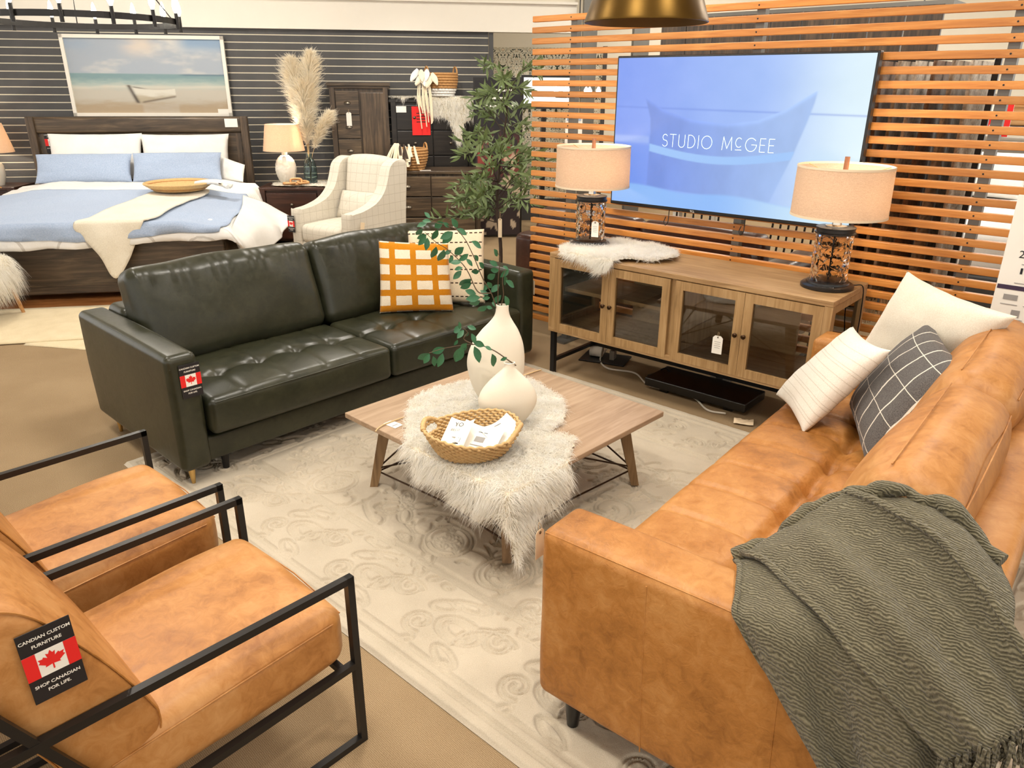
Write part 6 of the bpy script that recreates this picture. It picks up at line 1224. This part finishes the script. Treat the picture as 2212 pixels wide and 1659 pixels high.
for k in range(9): m = MB(); a = tr_.uniform(-1, 1); wv_ = (0.012, 0.032, 0.026, 0.006); m.grid(patch([[(sx * wv_[j] + a * .035 * j, -0.03 - 0.018 * j + 0.012 * abs(sx), -0.04 * j + 0.012 * sx * a) for j in range(4)] for sx in (-1, 0, 1)], 3, 4) + np.array((-0.06 + 0.02 * k + tr_.uniform(-.02, .02), tr_.uniform(-.01, .01), 0.07 + tr_.uniform(-.05, .02)))); m.build('cloth_leaf', 'cream_cloth' if k % 3 else 'white_linen', tas, smooth=180)
tas = thing('tassel_garland', (-1.22, 8.20, 1.02), 0.05, 'cream tassel and white feather strips hanging from the lower basket', 'garland')
for k in range(16): m = MB(); x = tr_.uniform(-.06, .06); m.tube(spline([(x * 0.3, 0, 0.06), (x, -0.03, 0.0), (x * 1.6 - .02, -0.06, -0.10 - tr_.random() * 0.05), (x * 1.7 - 0.04, -0.08, -0.2)], 5), 0.007, 5); m.build('yarn', 'cream_cloth', tas, smooth=70)
for k in range(14): m = MB(); x = tr_.uniform(0.0, .2); y0 = tr_.uniform(-.02, .06); d = (tr_.uniform(-.02, .05), -0.05, -tr_.uniform(.10, .18)); m.grid(np.array([[(x - .012 * (1 - abs(j - 1) * .6), -0.03, y0), (x + .012, -0.032, y0)] for j in range(1)] + [[(x + d[0] * s - .014, -0.03 + d[1] * s, y0 + d[2] * s), (x + d[0] * s + .014, -0.033 + d[1] * s, y0 + d[2] * s)] for s in (.4, .8, 1.0)])); m.build('feather_strip', 'cream_cloth' if k % 4 else 'bark', tas, smooth=180)
m = MB(); m.rbox((0, 0, 0.001), (0.12, 0.05, 0.002), 0.001, 1); o = m.build('price_card', 'white_card', loc=(-0.94, 8.30, 0.80), rot=(0, 0, 0.2)); tag(o, 'white card lying on the long dresser top', 'tag')

# ================================================================== checked wing chair
n = NT('window_check'); v = n.coord(scale=(1, 1, 1)); sp = n.node('ShaderNodeSeparateXYZ'); n.link(v, sp.inputs[0]); mk = None
for ax in (0, 1, 2):
    fr = n.math('FRACT', n.math('MULTIPLY', sp.outputs[ax], 12.5)); k = n.math('LESS_THAN', fr, 0.055); geo = n.node('ShaderNodeNewGeometry') if ax == 0 else geo
    tn = n.node('ShaderNodeVectorTransform', vector_type='NORMAL', convert_from='WORLD', convert_to='OBJECT') if ax == 0 else tn
    if ax == 0: n.link(geo.outputs['Normal'], tn.inputs[0]); sn = n.node('ShaderNodeSeparateXYZ'); n.link(tn.outputs[0], sn.inputs[0])
    k = n.math('MULTIPLY', k, n.math('LESS_THAN', n.math('ABSOLUTE', sn.outputs[ax]), 0.72)); mk = k if mk is None else n.math('MAXIMUM', mk, k)
w = n.noise(v, 300, 2); n.set(**{'Base Color': n.mix(n.math('MULTIPLY', mk, 0.38), n.ramp(w, [(0.35, srgb(200, 192, 176)), (0.65, srgb(220, 213, 199))]), srgb(150, 138, 118)), 'Roughness': 0.92}); n.bump(w, 0.3, 0.002); MATS['window_check'] = n.m
wc = thing('wing_chair', (-1.52, 7.02, 0), math.radians(-31), 'cream wing chair with fine grey window check fabric', 'chair'); WW = 0.72
m = MB(); m.rbox((0, 0.0, 0.20), (WW - 0.05, 0.72, 0.24), 0.03, 2); m.build('base', 'window_check', wc, smooth=60)
m = MB(); m.cyl((0, 0, 0.0), (0, 0, 0.08), 0.26, 0.26, 30); m.build('swivel_base', 'black_satin', wc)
m = MB(); m.rbox((0, -0.06, 0.395), (WW - 0.24, 0.64, 0.16), 0.04, 4, (12, 12, 4), (0, 0.015, 0.025)); m.build('seat_cushion', 'window_check', wc, smooth=60)
m = MB(); m.rbox((0, 0.30, 0.70), (WW - 0.22, 0.16, 0.66), 0.06, 4, (12, 4, 14), (0, 0.03, 0.02), R=rotm(math.radians(-10))); m.build('backrest', 'window_check', wc, smooth=60)
for s in (-1, 1):
    # arm and wing in one sweeping panel
    pf = [(-0.37, 0.09), (-0.37, 0.56), (-0.34, 0.595), (-0.20, 0.61), (-0.02, 0.66), (0.10, 0.75), (0.16, 0.86), (0.20, 0.96), (0.27, 1.01), (0.36, 1.02), (0.44, 0.98), (0.43, 0.8), (0.40, 0.5), (0.38, 0.09)]
    P = spline(pf, 4); rows = []
    for off, sc in ((0.0, 0.97), (0.012, 1.0), (0.10, 1.0), (0.112, 0.97)):
        c = P.mean(0); rows.append([(s * (WW / 2 - 0.112 + off), c[0] + (q[0] - c[0]) * sc, c[1] + (q[1] - c[1]) * sc) for q in P])
    m = MB(); K = len(P); m.grid(np.array(rows), closed_v=True); m.f += [tuple(range(K)), tuple(3 * K + k for k in range(K))[::-1]]; m.mi += [0, 0]
    if s < 0: m.f = [f[::-1] for f in m.f]
    m.build('arm_wing', 'window_check', wc, smooth=50)
c_, s_ = math.cos(math.radians(-31)), math.sin(math.radians(-31)); wp = lambda x, y, z: (-1.52 + x * c_ - y * s_, 7.02 + x * s_ + y * c_, z)
pillow_on('lumbar_pillow', [wp(-0.24, 0.09, .475), wp(0.24, 0.09, .475), wp(0.24, 0.20, .72), wp(-0.24, 0.20, .72)], 0.14, 'window_check', 'small checked lumbar pillow on the cream wing chair', ear=0.04, seed=31, group=None)
wxv = np.array((c_, s_, 0)); wyv = np.array((-s_, c_, 0))
flag_tag('small black flag tag on the wing chair arm front', basis(wxv, (0, 0, 1), -wyv, wp(-0.345, -0.385, 0.47)), 0.085, 0.15)
m = MB(); m.rbox((0, 0, 0), (0.05, 0.003, 0.12), 0.001, 1); o = m.build('price_card', 'cream_card', loc=wp(0.385, -0.25, 0.47), rot=(0, 0.2, math.radians(-31) + PI / 2)); tag(o, 'cream tag hanging on the outer arm of the wing chair', 'tag')

# ================================================================== olive tree
ot = thing('olive_tree', (-0.10, 5.62, 0), 0, 'slim artificial olive tree standing behind the green sofa', 'tree')
m = MB(); m.lathe([(0.09, 0.0), (0.11, 0.02), (0.13, 0.18), (0.125, 0.19), (0.10, 0.17)], 28); m.build('pot', 'black_satin', ot, smooth=40)
tr2 = random.Random(21); trunk = spline([(0, 0, 0.15), (0.01, 0, 0.5), (-0.015, 0.0, 0.8), (0.0, 0, 1.1), (0.05, 0, 1.45), (0.06, 0, 1.72)], 6); m = MB(); m.tube(trunk, np.linspace(0.016, 0.005, len(trunk)), 8); m.build('trunk', 'bark', ot, smooth=70)
olme = leaf_mesh('olive_leaf', 'leaf_olive', 0.2, 0.2); spots = []
for k in range(48):
    z0 = tr2.uniform(0.68, 1.66); p0 = trunk[np.argmin(np.abs(trunk[:, 2] - z0))]; a = tr2.uniform(0, 2 * PI); rad = (0.46 - 0.26 * max(0, (z0 - 1.0)) / 0.7) * tr2.uniform(0.55, 1.05)
    rise = tr2.uniform(0.0, 0.22); P = spline([p0, p0 + np.array((math.cos(a) * rad * .5, math.sin(a) * rad * .5, rise * 0.8)), p0 + np.array((math.cos(a) * rad, math.sin(a) * rad, rise - 0.04))], 8)
    m = MB(); m.tube(P, np.linspace(0.004, 0.0015, len(P)), 5); m.build('branch', 'bark', ot, smooth=70)
    for q in range(4, len(P)):
        for _ in range(2):
            d = (P[q] - P[q - 1]); d = d / np.linalg.norm(d) * 0.5 + np.array((tr2.gauss(0, .6), tr2.gauss(0, .6), tr2.gauss(0.1, .5))); d /= np.linalg.norm(d); L = tr2.uniform(0.06, 0.12); spots.append((P[q], P[q] + d * L))
tr2.shuffle(spots)
for a, b in spots[:300]: put_leaf(olme, ot, a, b, tr2.uniform(-1.5, 1.5), np.zeros(3))
m = MB()
for a, b in spots[300:]:
    d = b - a; s = np.cross(d, (0.3, -1, 0.2)); s /= np.linalg.norm(s); w = np.linalg.norm(d) * 0.09; mid = a + d * 0.5; m.add([a, mid - s * w, b, mid + s * w], [(0, 1, 2, 3)])
tag(m.build('small_leaves', 'leaf_olive', ot), kind='stuff')
hang_tag('price_tag', 'cream card tag tied to the olive tree trunk', (-0.095, 5.58, 0.74), 'cream_card', 0.028, 0.14, 0, lines=False, string=0.05)

# ================================================================== chandelier over the bed
cc = np.array((-3.13, 6.0, 2.07)); cl = thing('chandelier', tuple(cc), 0, 'round black ring chandelier with bare candle bulbs above the bed', 'chandelier'); CR = 0.66
m = MB(); m.lathe([(CR, -0.02), (CR, 0.02), (CR - 0.012, 0.02), (CR - 0.012, -0.02), (CR, -0.02)], 72, cap0=False, cap1=False); m.build('ring', 'black_metal', cl)
for k in range(14):
    a = 2 * PI * k / 14 + 0.1; x, y = (CR + 0.012) * math.cos(a), (CR + 0.012) * math.sin(a)
    m = MB(); m.cyl((x, y, -0.055), (x, y, 0.055), 0.013, 0.013, 12); m.build('candle_tube', 'black_metal', cl)
    m = MB(); m.lathe([(0.008, 0.055), (0.02, 0.085), (0.02, 0.11), (0.012, 0.15), (0.002, 0.175)], 12, (x, y, 0)); m.build('candle_bulb', 'bulb', cl, smooth=60)
for k in range(3): a = 2 * PI * k / 3; m = MB(); m.tube([((CR - .006) * math.cos(a), (CR - .006) * math.sin(a), 0.02), (0, 0, 0.9)], 0.004, 6); m.build('suspension_rod', 'black_metal', cl)
m = MB(); m.cyl((0, 0, 0.9), (0, 0, 1.4), 0.006, n=8); m.build('stem', 'black_metal', cl)
hang_tag('price_tag', 'pale tag dangling from the ring chandelier', (-3.52, 5.44, 2.03), 'white_card', 0.055, 0.11, 0, lines=False)

# ================================================================== left edge: lamp, fur stool, cream rugs
for pts, z, lab in (([(-4.05, 5.62), (-2.75, 5.86), (-2.62, 5.0), (-3.70, 4.74)], 0.010, 'thick cream rug lying by the bed, the upper of two'), ([(-3.35, 5.2), (-2.5, 5.25), (-2.35, 4.62), (-3.30, 4.80)], 0.004, 'cream rug partly under another rug beside the green sofa')):
    m = MB(); P = np.array(pts); k = 14; Gd = np.array([[(P[0] * (1 - i) * (1 - j) + P[1] * i * (1 - j) + P[2] * i * j + P[3] * (1 - i) * j) for j in np.linspace(0, 1, k)] for i in np.linspace(0, 1, k)]); c0 = P.mean(0)
    ir, jr = np.meshgrid(np.linspace(0, 1, k), np.linspace(0, 1, k), indexing='ij'); zz = z + 0.004 * vnoise(ir * 5, jr * 5, 3, 2); m.grid(np.concatenate([Gd - c0, zz[..., None]], -1)); o = m.build('small_rug', 'cream_rug', loc=(c0[0], c0[1], 0), smooth=180); s_ = o.modifiers.new('s', 'SOLIDIFY'); s_.thickness = 0.008; s_.offset = 1; tag(o, lab, 'rug')
st = thing('fur_stool', (-3.95, 5.36, 0), 0, 'low stool covered in long white fur at the left edge', 'stool')
m = MB(); m.rbox((0, 0, 0.38), (0.42, 0.42, 0.16), 0.07, 4, (6, 6, 3)); V = np.concatenate(m.v); Fz = list(m.f); m.build('cushion', 'hide', st, smooth=60); strands(V, Fz, 9000, 0.09, 0.0018, st, 'fur_white', seed=4, droop=1.2, spread=0.5)
for x in (-.17, .17):
    for y in (-.17, .17): m = MB(); m.cyl((x * .9, y * .9, 0.32), (x * 1.15, y * 1.15, 0.0), 0.02, 0.012, 12); m.build('leg', 'light_wood', st, smooth=50)
m = MB(); G = patch([[(-0.12, -.24, .47), (0.02, -.24, .47), (.10, -.245, .45)], [(-.10, -.30, .47), (.06, -.28, .44), (.17, -.27, .39)], [(-.06, -.33, .43), (.10, -.31, .38), (.21, -.28, .31)]], 5, 5); m.grid(G); o = m.build('folded_cloth', 'cream_cloth', loc=(-3.93, 5.36, 0.0), smooth=180); s_ = o.modifiers.new('s', 'SOLIDIFY'); s_.thickness = 0.008; tag(o, 'cream folded cloth hanging over the fur stool', 'cloth')
gp_ = thing('green_vase', (-3.88, 5.28, 0.46), 0, 'dark green glass vase on the fur stool at the left edge', 'vase'); m = MB(); m.lathe([(0.06, 0), (0.10, 0.03), (0.11, 0.09), (0.07, 0.15), (0.05, 0.18)], 28); plain('green_glaze', srgb(24, 56, 46), 0.2); m.build('body', 'green_glaze', gp_, smooth=60)
for k, (e, lab) in enumerate((((0.42, -0.08, 0.36), 'speckled brown feather in the green vase, upper one'), ((0.27, -0.05, 0.08), 'pale tan dried seed head drooping from the green vase'))):
    g = thing('dried_stem', (-3.88, 5.28, 0.63), 0, lab, 'dried stem'); P = spline([(0, 0, -0.05), (e[0] * .4, e[1] * .5, e[2] * 0.9 + 0.05), e], 8); m = MB(); m.tube(P, 0.003, 6); m.build('stem', 'string', g); m = MB(); m.tube(P[8:], 0.018 * np.sin(np.linspace(0.2, PI - .1, len(P) - 8)) + 0.002, 8); m.build('seed_head', 'wicker' if k == 0 else 'pampas', g, smooth=70)
ll = thing('table_lamp', (-5.46, 8.15, 0.64), 0, 'lamp with a tapered tan shade left of the bed', 'lamp'); m = MB(); m.lathe([(0.07, 0), (0.10, 0.1), (0.10, 0.2), (0.03, 0.29), (0.012, 0.3), (0.012, 0.40)], 28); m.build('body', 'ceramic_white', ll, smooth=60); m = MB(); m.lathe([(0.23, 0.335), (0.165, 0.62), (0.163, 0.62), (0.228, 0.335), (0.23, 0.335)], 40, cap0=False, cap1=False); m.build('shade', 'lampshade', ll, smooth=40)
l = bpy.data.lights.new('lamp_glow', 'POINT'); l.energy = 8; l.color = (1, 0.86, 0.68); l.shadow_soft_size = 0.03; lo = bpy.data.objects.new('lamp_glow', l); COL.objects.link(lo); lo.parent = ll; lo.location = (0.0, 0, 0.45)
dresser('dark wood nightstand left of the bed at the image edge', (-5.82, 7.93, 0), 0.1, 0.62, 0.42, 0.64, 1, 2, 'nightstand_wood', 'nightstand_wood', 'knob', name='nightstand', cat='nightstand')
# ================================================================== beyond the screen and past the chests
def sp_(s, d, z=0.0): p = U * s + NV * d; return (float(p[0]), float(p[1]), z)
bs = thing('leather_sofa', sp_(-3.72, 4.36), SY, 'dark brown leather sofa seen past the end of the slatted screen', 'sofa')
m = MB(); m.rbox((0.08, 0.42, 0.33), (0.20, 0.86, 0.56), 0.05, 4, (3, 10, 6), (.01, 0, .01)); m.build('arm', 'brown_leather', bs, smooth=60)
m = MB(); m.rbox((1.92, 0.42, 0.33), (0.20, 0.86, 0.56), 0.05, 4, (3, 10, 6), (.01, 0, .01)); m.build('arm', 'brown_leather', bs, smooth=60)
m = MB(); m.rbox((1.0, 0.12, 0.42), (1.70, 0.22, 0.60), 0.06, 4); m.build('back_frame', 'brown_leather', bs, smooth=60)
for k in range(2): m = MB(); m.rbox((0.59 + 0.82 * k, 0.55, 0.36), (0.80, 0.62, 0.18), 0.05, 3, (8, 8, 2), (0, 0, .03)); m.build('seat_cushion', 'brown_leather', bs, smooth=60)
for k in range(2): m = MB(); m.rbox((0.52 + 0.90 * k, 0.24, 0.62), (0.90, 0.20, 0.34), 0.07, 4, (8, 3, 6), (0, .03, .02)); m.build('back_cushion', 'brown_leather', bs, smooth=60)
for x in (0.08, 1.92):
    for y in (0.06, 0.80): m = MB(); m.cyl((x, y, 0), (x, y, 0.06), 0.025, n=12); m.build('leg', 'black_satin', bs)
# wallpaper display board
wb = thing('wallpaper_board', (-0.30, 10.0, 0), 0.04, 'display board covered in cream and green patterned wallpaper', 'display board')
m = MB(); m.box((0.72, 0, 1.18), (1.44, 0.05, 1.80)); m.build('panel', 'wallpaper', wb)
for x in (0.02, 1.42): m = MB(); m.box((x, 0.0, 1.05), (0.05, 0.07, 2.1)); m.build('post', 'slatwall_grey', wb)
m = MB(); m.box((0.72, 0, 0.14), (1.44, 0.05, 0.28)); m.build('skirt', 'slatwall_grey', wb)
# framed poster
fp = thing('framed_poster', (-0.44, 8.78, 0), 0.06, 'large black framed poster standing behind the olive tree', 'poster')
m = MB(); m.box((0.27, 0, 0.87), (0.54, 0.03, 1.72)); m.build('frame', 'black_satin', fp)
pA, pB = np.meshgrid(np.linspace(0, 1, 40), np.linspace(0, 1, 90), indexing='ij'); im = lerp(lin(22, 18, 24), lin(40, 26, 26), sstep(0.7, 0.4, pB)); im = lerp(im, lin(150, 60, 50), np.exp(-((pB - 0.52) / 0.1) ** 2) * (vnoise(pA * 9, pB * 12, 4, 3) > 0.52) * 0.8); im = lerp(im, lin(196, 176, 150), (vnoise(pA * 6 + 3, pB * 14, 7, 3) > 0.6) * sstep(0.62, 0.5, pB) * 0.8)
m = MB(); m.grid(np.stack([0.02 + pA * 0.50, np.full_like(pA, -0.0165), 0.03 + pB * 1.67], -1)); m.build('print', 'art', fp, cols=im)
for z, w in ((1.60, 0.30), (1.52, 0.22), (1.44, 0.34)): m = MB(); m.box((0.27, -0.018, z), (w, 0.001, 0.022)); m.build('print_line', 'white_card', fp)
plain('mirror', srgb(226, 226, 222), 0.03, 1.0, var=0.0)
mr = thing('wall_mirror', (0.11, 9.1, 1.42), 0.3, 'dark framed tilted mirror beside the patterned board', 'mirror')
m = MB(); m.box((0.28, 0.02, 0.16), (0.60, 0.02, 0.36)); m.build('frame', 'black_satin', mr); m = MB(); m.box((0.28, 0.005, 0.16), (0.55, 0.006, 0.31)); m.build('glass', 'mirror', mr)
m = MB(); m.box((0.28, 0.10, -0.70), (0.05, 0.05, 1.44)); m.build('stand', 'black_metal', mr)
c2l = thing('chandelier', (0.60, 7.6, 1.55), 0, 'small wire chandelier with bright bulbs seen through the slats', 'chandelier')
m = MB(); ta = np.linspace(0, 2 * PI, 40); m.tube(np.stack([0.2 * np.cos(ta), 0.2 * np.sin(ta), 0 * ta], 1), 0.006, 6, cap=False); m.build('ring', 'black_metal', c2l)
m = MB(); m.cyl((0, 0, 0), (0, 0, 1.9), 0.005, n=8); m.build('stem', 'black_metal', c2l)
for k in range(6):
    a = k * PI / 3; m = MB(); m.lathe([(0.006, 0.0), (0.02, 0.03), (0.022, 0.06), (0.006, 0.09)], 12, (0.2 * math.cos(a), 0.2 * math.sin(a), 0.0)); m.build('candle_bulb', 'bulb', c2l, smooth=60)
    m = MB(); m.tube([(0, 0, 0.02), (0.2 * math.cos(a), 0.2 * math.sin(a), 0)], 0.004, 6); m.build('arm', 'black_metal', c2l)
bn = thing('info_sign', (0.55, 8.4, 0), -0.2, 'narrow white sign with blue header seen through the slats', 'sign')
m = MB(); m.box((0.09, 0, 1.05), (0.18, 0.01, 0.62)); m.build('board', 'white_card', bn); m = MB(); m.box((0.09, -0.006, 1.33), (0.15, 0.001, 0.05)); m.build('print_band', 'blue_linen', bn); m = MB(); m.box((0.09, -0.006, 1.08), (0.12, 0.001, 0.09)); m.build('print_block', 'grey_ink', bn); m = MB(); m.box((0.09, 0.012, 0.5), (0.03, 0.02, 1.0)); m.build('pole', 'black_metal', bn); m = MB(); m.box((0.09, 0.0, 0.01), (0.25, 0.2, 0.02)); m.build('foot', 'black_metal', bn)
for x, y, lab in ((1.32, 8.6, 'grey square column seen just left of the television'), (0.86, 9.4, 'slim grey column behind the wire chandelier')):
    m = MB(); m.box((0, 0, 1.7), (0.16, 0.16, 3.4)); o = m.build('column', 'grey_steel', loc=(x, y, 0)); tag(o, lab, 'column')
# dark canopy sign above the far aisle
cn = thing('wooden_canopy', sp_(-3.55, 6.0, 1.84), SY, 'dark brown plank canopy hanging over the far aisle', 'canopy')
for k in range(9): m = MB(); m.box((0.12 + 0.235 * k, 0.0, 0.17), (0.225, 0.03, 0.30)); m.build('plank', 'dark_wood_v', cn)
m = MB(); m.box((1.06, 0.0, -0.02), (2.12, 0.06, 0.07)); m.build('fascia', 'black_satin', cn)
m = MB(); m.box((1.06, 0.30, 0.33), (2.2, 0.62, 0.03)); m.build('roof_board', 'grey_steel', cn)
for x in (0.2, 1.9): m = MB(); m.cyl((x, 0.3, 0.3), (x, 0.3, 1.6), 0.006, n=8); m.build('hanger', 'grey_steel', cn)
# hanging rug rack
rk = thing('rug_rack', sp_(-1.58, 4.75), SY, 'black rack holding hanging rugs behind the slatted screen', 'rack')
m = MB(); m.bar((0, 0, 1.80), (0.72, 0, 1.80), 0.03, 0.03); m.build('rail', 'black_metal', rk)
for x in (0.0, 0.72): m = MB(); m.bar((x, 0.1, 0), (x, 0.1, 1.80), 0.03, 0.03); m.build('post', 'black_metal', rk); m = MB(); m.bar((x, -0.2, 0.015), (x, 0.35, 0.015), 0.03, 0.03); m.build('foot', 'black_metal', rk)
fabric('rug_taupe', srgb(96, 80, 64), srgb(150, 132, 112), 40, bump=0.7, blot=16); fabric('rug_grey', srgb(120, 110, 98), srgb(184, 172, 156), 50, bump=0.7, blot=12); fabric('rug_brown', srgb(70, 48, 34), srgb(112, 84, 62), 60, bump=0.6, blot=20)
nm = ('taupe', 'grey', 'brown', 'pale taupe', 'dark brown', 'light grey', 'mottled taupe', 'deep brown')
for k in range(8):
    x = 0.06 + 0.085 * k; t = thing('hanging_rug', sp_(-1.58 + x, 4.55, 0.0), SY, '%s rug hanging on the rack, %s from the left' % (nm[k], ('first', 'second', 'third', 'fourth', 'fifth', 'sixth', 'seventh', 'eighth')[k]), 'rug', 'rugs on the hanging rack')
    zb = 0.45 + 0.05 * (k % 3); m = MB(); m.grid(np.array([[(0.035 * math.sin(9 * j + k) * (1 - i), 0.5 * j, zb + (1.78 - zb) * i) for j in np.linspace(0, 1, 14)] for i in np.linspace(0, 1, 8)])); o = m.build('pile', ('rug_taupe', 'rug_grey', 'rug_brown')[k % 3], t, smooth=180); s_ = o.modifiers.new('s', 'SOLIDIFY'); s_.thickness = 0.014
    m = MB()
    for j in np.linspace(0.02, 0.98, 22): m.box((0.035 * math.sin(9 * j + k), 0.5 * j, zb - 0.07), (0.006, 0.008, 0.15))
    tag(m.build('fringe', 'cream_cloth', t), kind='stuff')
# bed display further back
fb = thing('bed', sp_(-1.75, 6.2), SY, 'white made bed with grey headboard in the far display', 'bed')
m = MB(); m.rbox((0.9, 1.0, 0.22), (1.7, 2.0, 0.36), 0.03, 2); m.build('base', 'slatwall_grey', fb); m = MB(); m.rbox((0.9, 1.0, 0.55), (1.8, 2.05, 0.34), 0.12, 4, (10, 10, 4), (0, 0, .05), soft_fn(2, 0.02, 5)); m.build('duvet', 'white_linen', fb, smooth=60)
m = MB(); m.rbox((0.9, 2.1, 0.62), (1.85, 0.12, 1.24), 0.03, 3); m.build('headboard', 'plastic_grey', fb, smooth=60)
for k, (x, y, s) in enumerate(((0.45, 1.75, 'left'), (1.3, 1.75, 'right'))):
    a = [np.array(sp_(-1.75 + x - .3, 6.2 + y, .74)), np.array(sp_(-1.75 + x + .3, 6.2 + y, .74)), np.array(sp_(-1.75 + x + .3, 6.2 + y + .2, 1.12)), np.array(sp_(-1.75 + x - .3, 6.2 + y + .2, 1.12))]; pillow_on('bed_pillow', a, 0.18, 'white_linen', 'white pillow on the far display bed, %s one' % s, seed=40 + k, group='pillows on the far display bed')
sd = thing('side_table', sp_(-2.0, 7.1), SY, 'small white table beside the far display bed', 'table'); m = MB(); m.rbox((0, 0, 0.58), (0.45, 0.45, 0.03), 0.006, 1); m.build('tabletop', 'white_card', sd)
for x in (-.19, .19):
    for y in (-.19, .19): m = MB(); m.box((x, y, 0.285), (0.03, 0.03, 0.57)); m.build('leg', 'white_card', sd)
gl = thing('table_lamp', sp_(-2.0, 7.1, 0.595), 0, 'small lamp with gold shade in the far display', 'lamp'); m = MB(); m.lathe([(0.07, 0), (0.07, 0.02), (0.02, 0.03), (0.015, 0.25)], 20); m.build('base', 'black_satin', gl, smooth=40); m = MB(); m.lathe([(0.14, 0.24), (0.12, 0.42), (0.118, 0.42), (0.138, 0.24)], 30, cap0=False, cap1=False); plain('gold_fabric', srgb(196, 150, 70), 0.6); m.build('shade', 'gold_fabric', gl, smooth=40)
fl = thing('flag_poster', sp_(-1.64, 8.55, 0), SY, 'tall red and white maple leaf poster in the far display', 'poster'); m = MB(); m.box((0.16, 0, 1.36), (0.34, 0.012, 0.36)); m.build('board', 'white_card', fl)
for x in (0.03, 0.29): m = MB(); m.box((x, -0.008, 1.36), (0.08, 0.002, 0.36)); m.build('flag_bar', 'flag_red', fl)
o = maple_leaf(0.07).build('maple_leaf', 'flag_red', fl, loc=(0.16, -0.008, 1.36), rot=(PI / 2, 0, 0)); m = MB(); m.box((0.16, 0.012, 0.7), (0.03, 0.02, 1.4)); m.build('pole', 'black_metal', fl); m = MB(); m.box((0.16, 0, 0.01), (0.3, 0.25, 0.02)); m.build('foot', 'black_metal', fl)
dk = thing('desk', sp_(-2.05, 8.95), SY, 'black desk with dark clutter beyond the far bed', 'desk'); m = MB(); m.rbox((0.45, 0, 1.30), (0.9, 0.4, 0.04), 0.006, 1); m.build('worktop', 'black_wood', dk)
for x in (0.03, 0.87): m = MB(); m.box((x, 0, 0.64), (0.05, 0.38, 1.28)); m.build('side_panel', 'black_wood', dk)
for k, (x, w, h, mt, lab) in enumerate(((0.15, 0.2, 0.16, 'black_satin', 'black box on the far desk, left one'), (0.42, 0.16, 0.28, 'plastic_grey', 'grey box on the far desk between two others'), (0.72, 0.22, 0.2, 'light_wood', 'tan box on the far desk, right one'))):
    q = np.array(sp_(-2.05 + x, 8.95, 1.32)); m = MB(); m.rbox((0, 0, h / 2), (w, 0.2, h), 0.008, 2); m.box((0, 0, h - 0.03), (w + 0.006, 0.206, 0.012)); o = m.build('storage_box', mt, loc=tuple(q), rot=(0, 0, SY)); tag(o, lab, 'box')
# black spindle chairs in the aisle behind the console
def spindle_chair(s, d, rz, lab):
    t = thing('dining_chair', sp_(s, d), rz, lab, 'chair', 'black spindle chairs behind the screen')
    m = MB(); m.rbox((0, 0, 0.45), (0.44, 0.42, 0.03), 0.01, 2); m.build('seat', 'black_wood', t)
    for x in (-.19, .19):
        for y in (-.18, .18): m = MB(); m.cyl((x * .9, y * .9, 0.44), (x * 1.1, y * 1.1, 0), 0.016, 0.011, 10); m.build('leg', 'black_wood', t)
    m = MB(); m.rbox((0, 0.22, 0.86), (0.42, 0.025, 0.06), 0.01, 2); m.build('top_rail', 'black_wood', t)
    for k in range(6): x = -0.17 + 0.068 * k; m = MB(); m.cyl((x, 0.18, 0.45), (x, 0.22, 0.85), 0.008, n=8); m.build('spindle', 'black_wood', t)
spindle_chair(-2.85, 5.50, SY + 0.3, 'black spindle chair behind the slats, left of the pair'); spindle_chair(-2.15, 5.47, SY - 0.2, 'black spindle chair behind the slats, right of the pair')
wt = thing('dining_table', sp_(-2.55, 6.25), SY, 'white topped dining table behind the slatted screen', 'table'); m = MB(); m.rbox((0, 0, 0.74), (1.5, 0.85, 0.04), 0.008, 2); m.build('tabletop', 'white_card', wt)
for x in (-.66, .66):
    for y in (-.34, .34): m = MB(); m.box((x, y, 0.36), (0.06, 0.06, 0.72)); m.build('leg', 'white_card', wt)
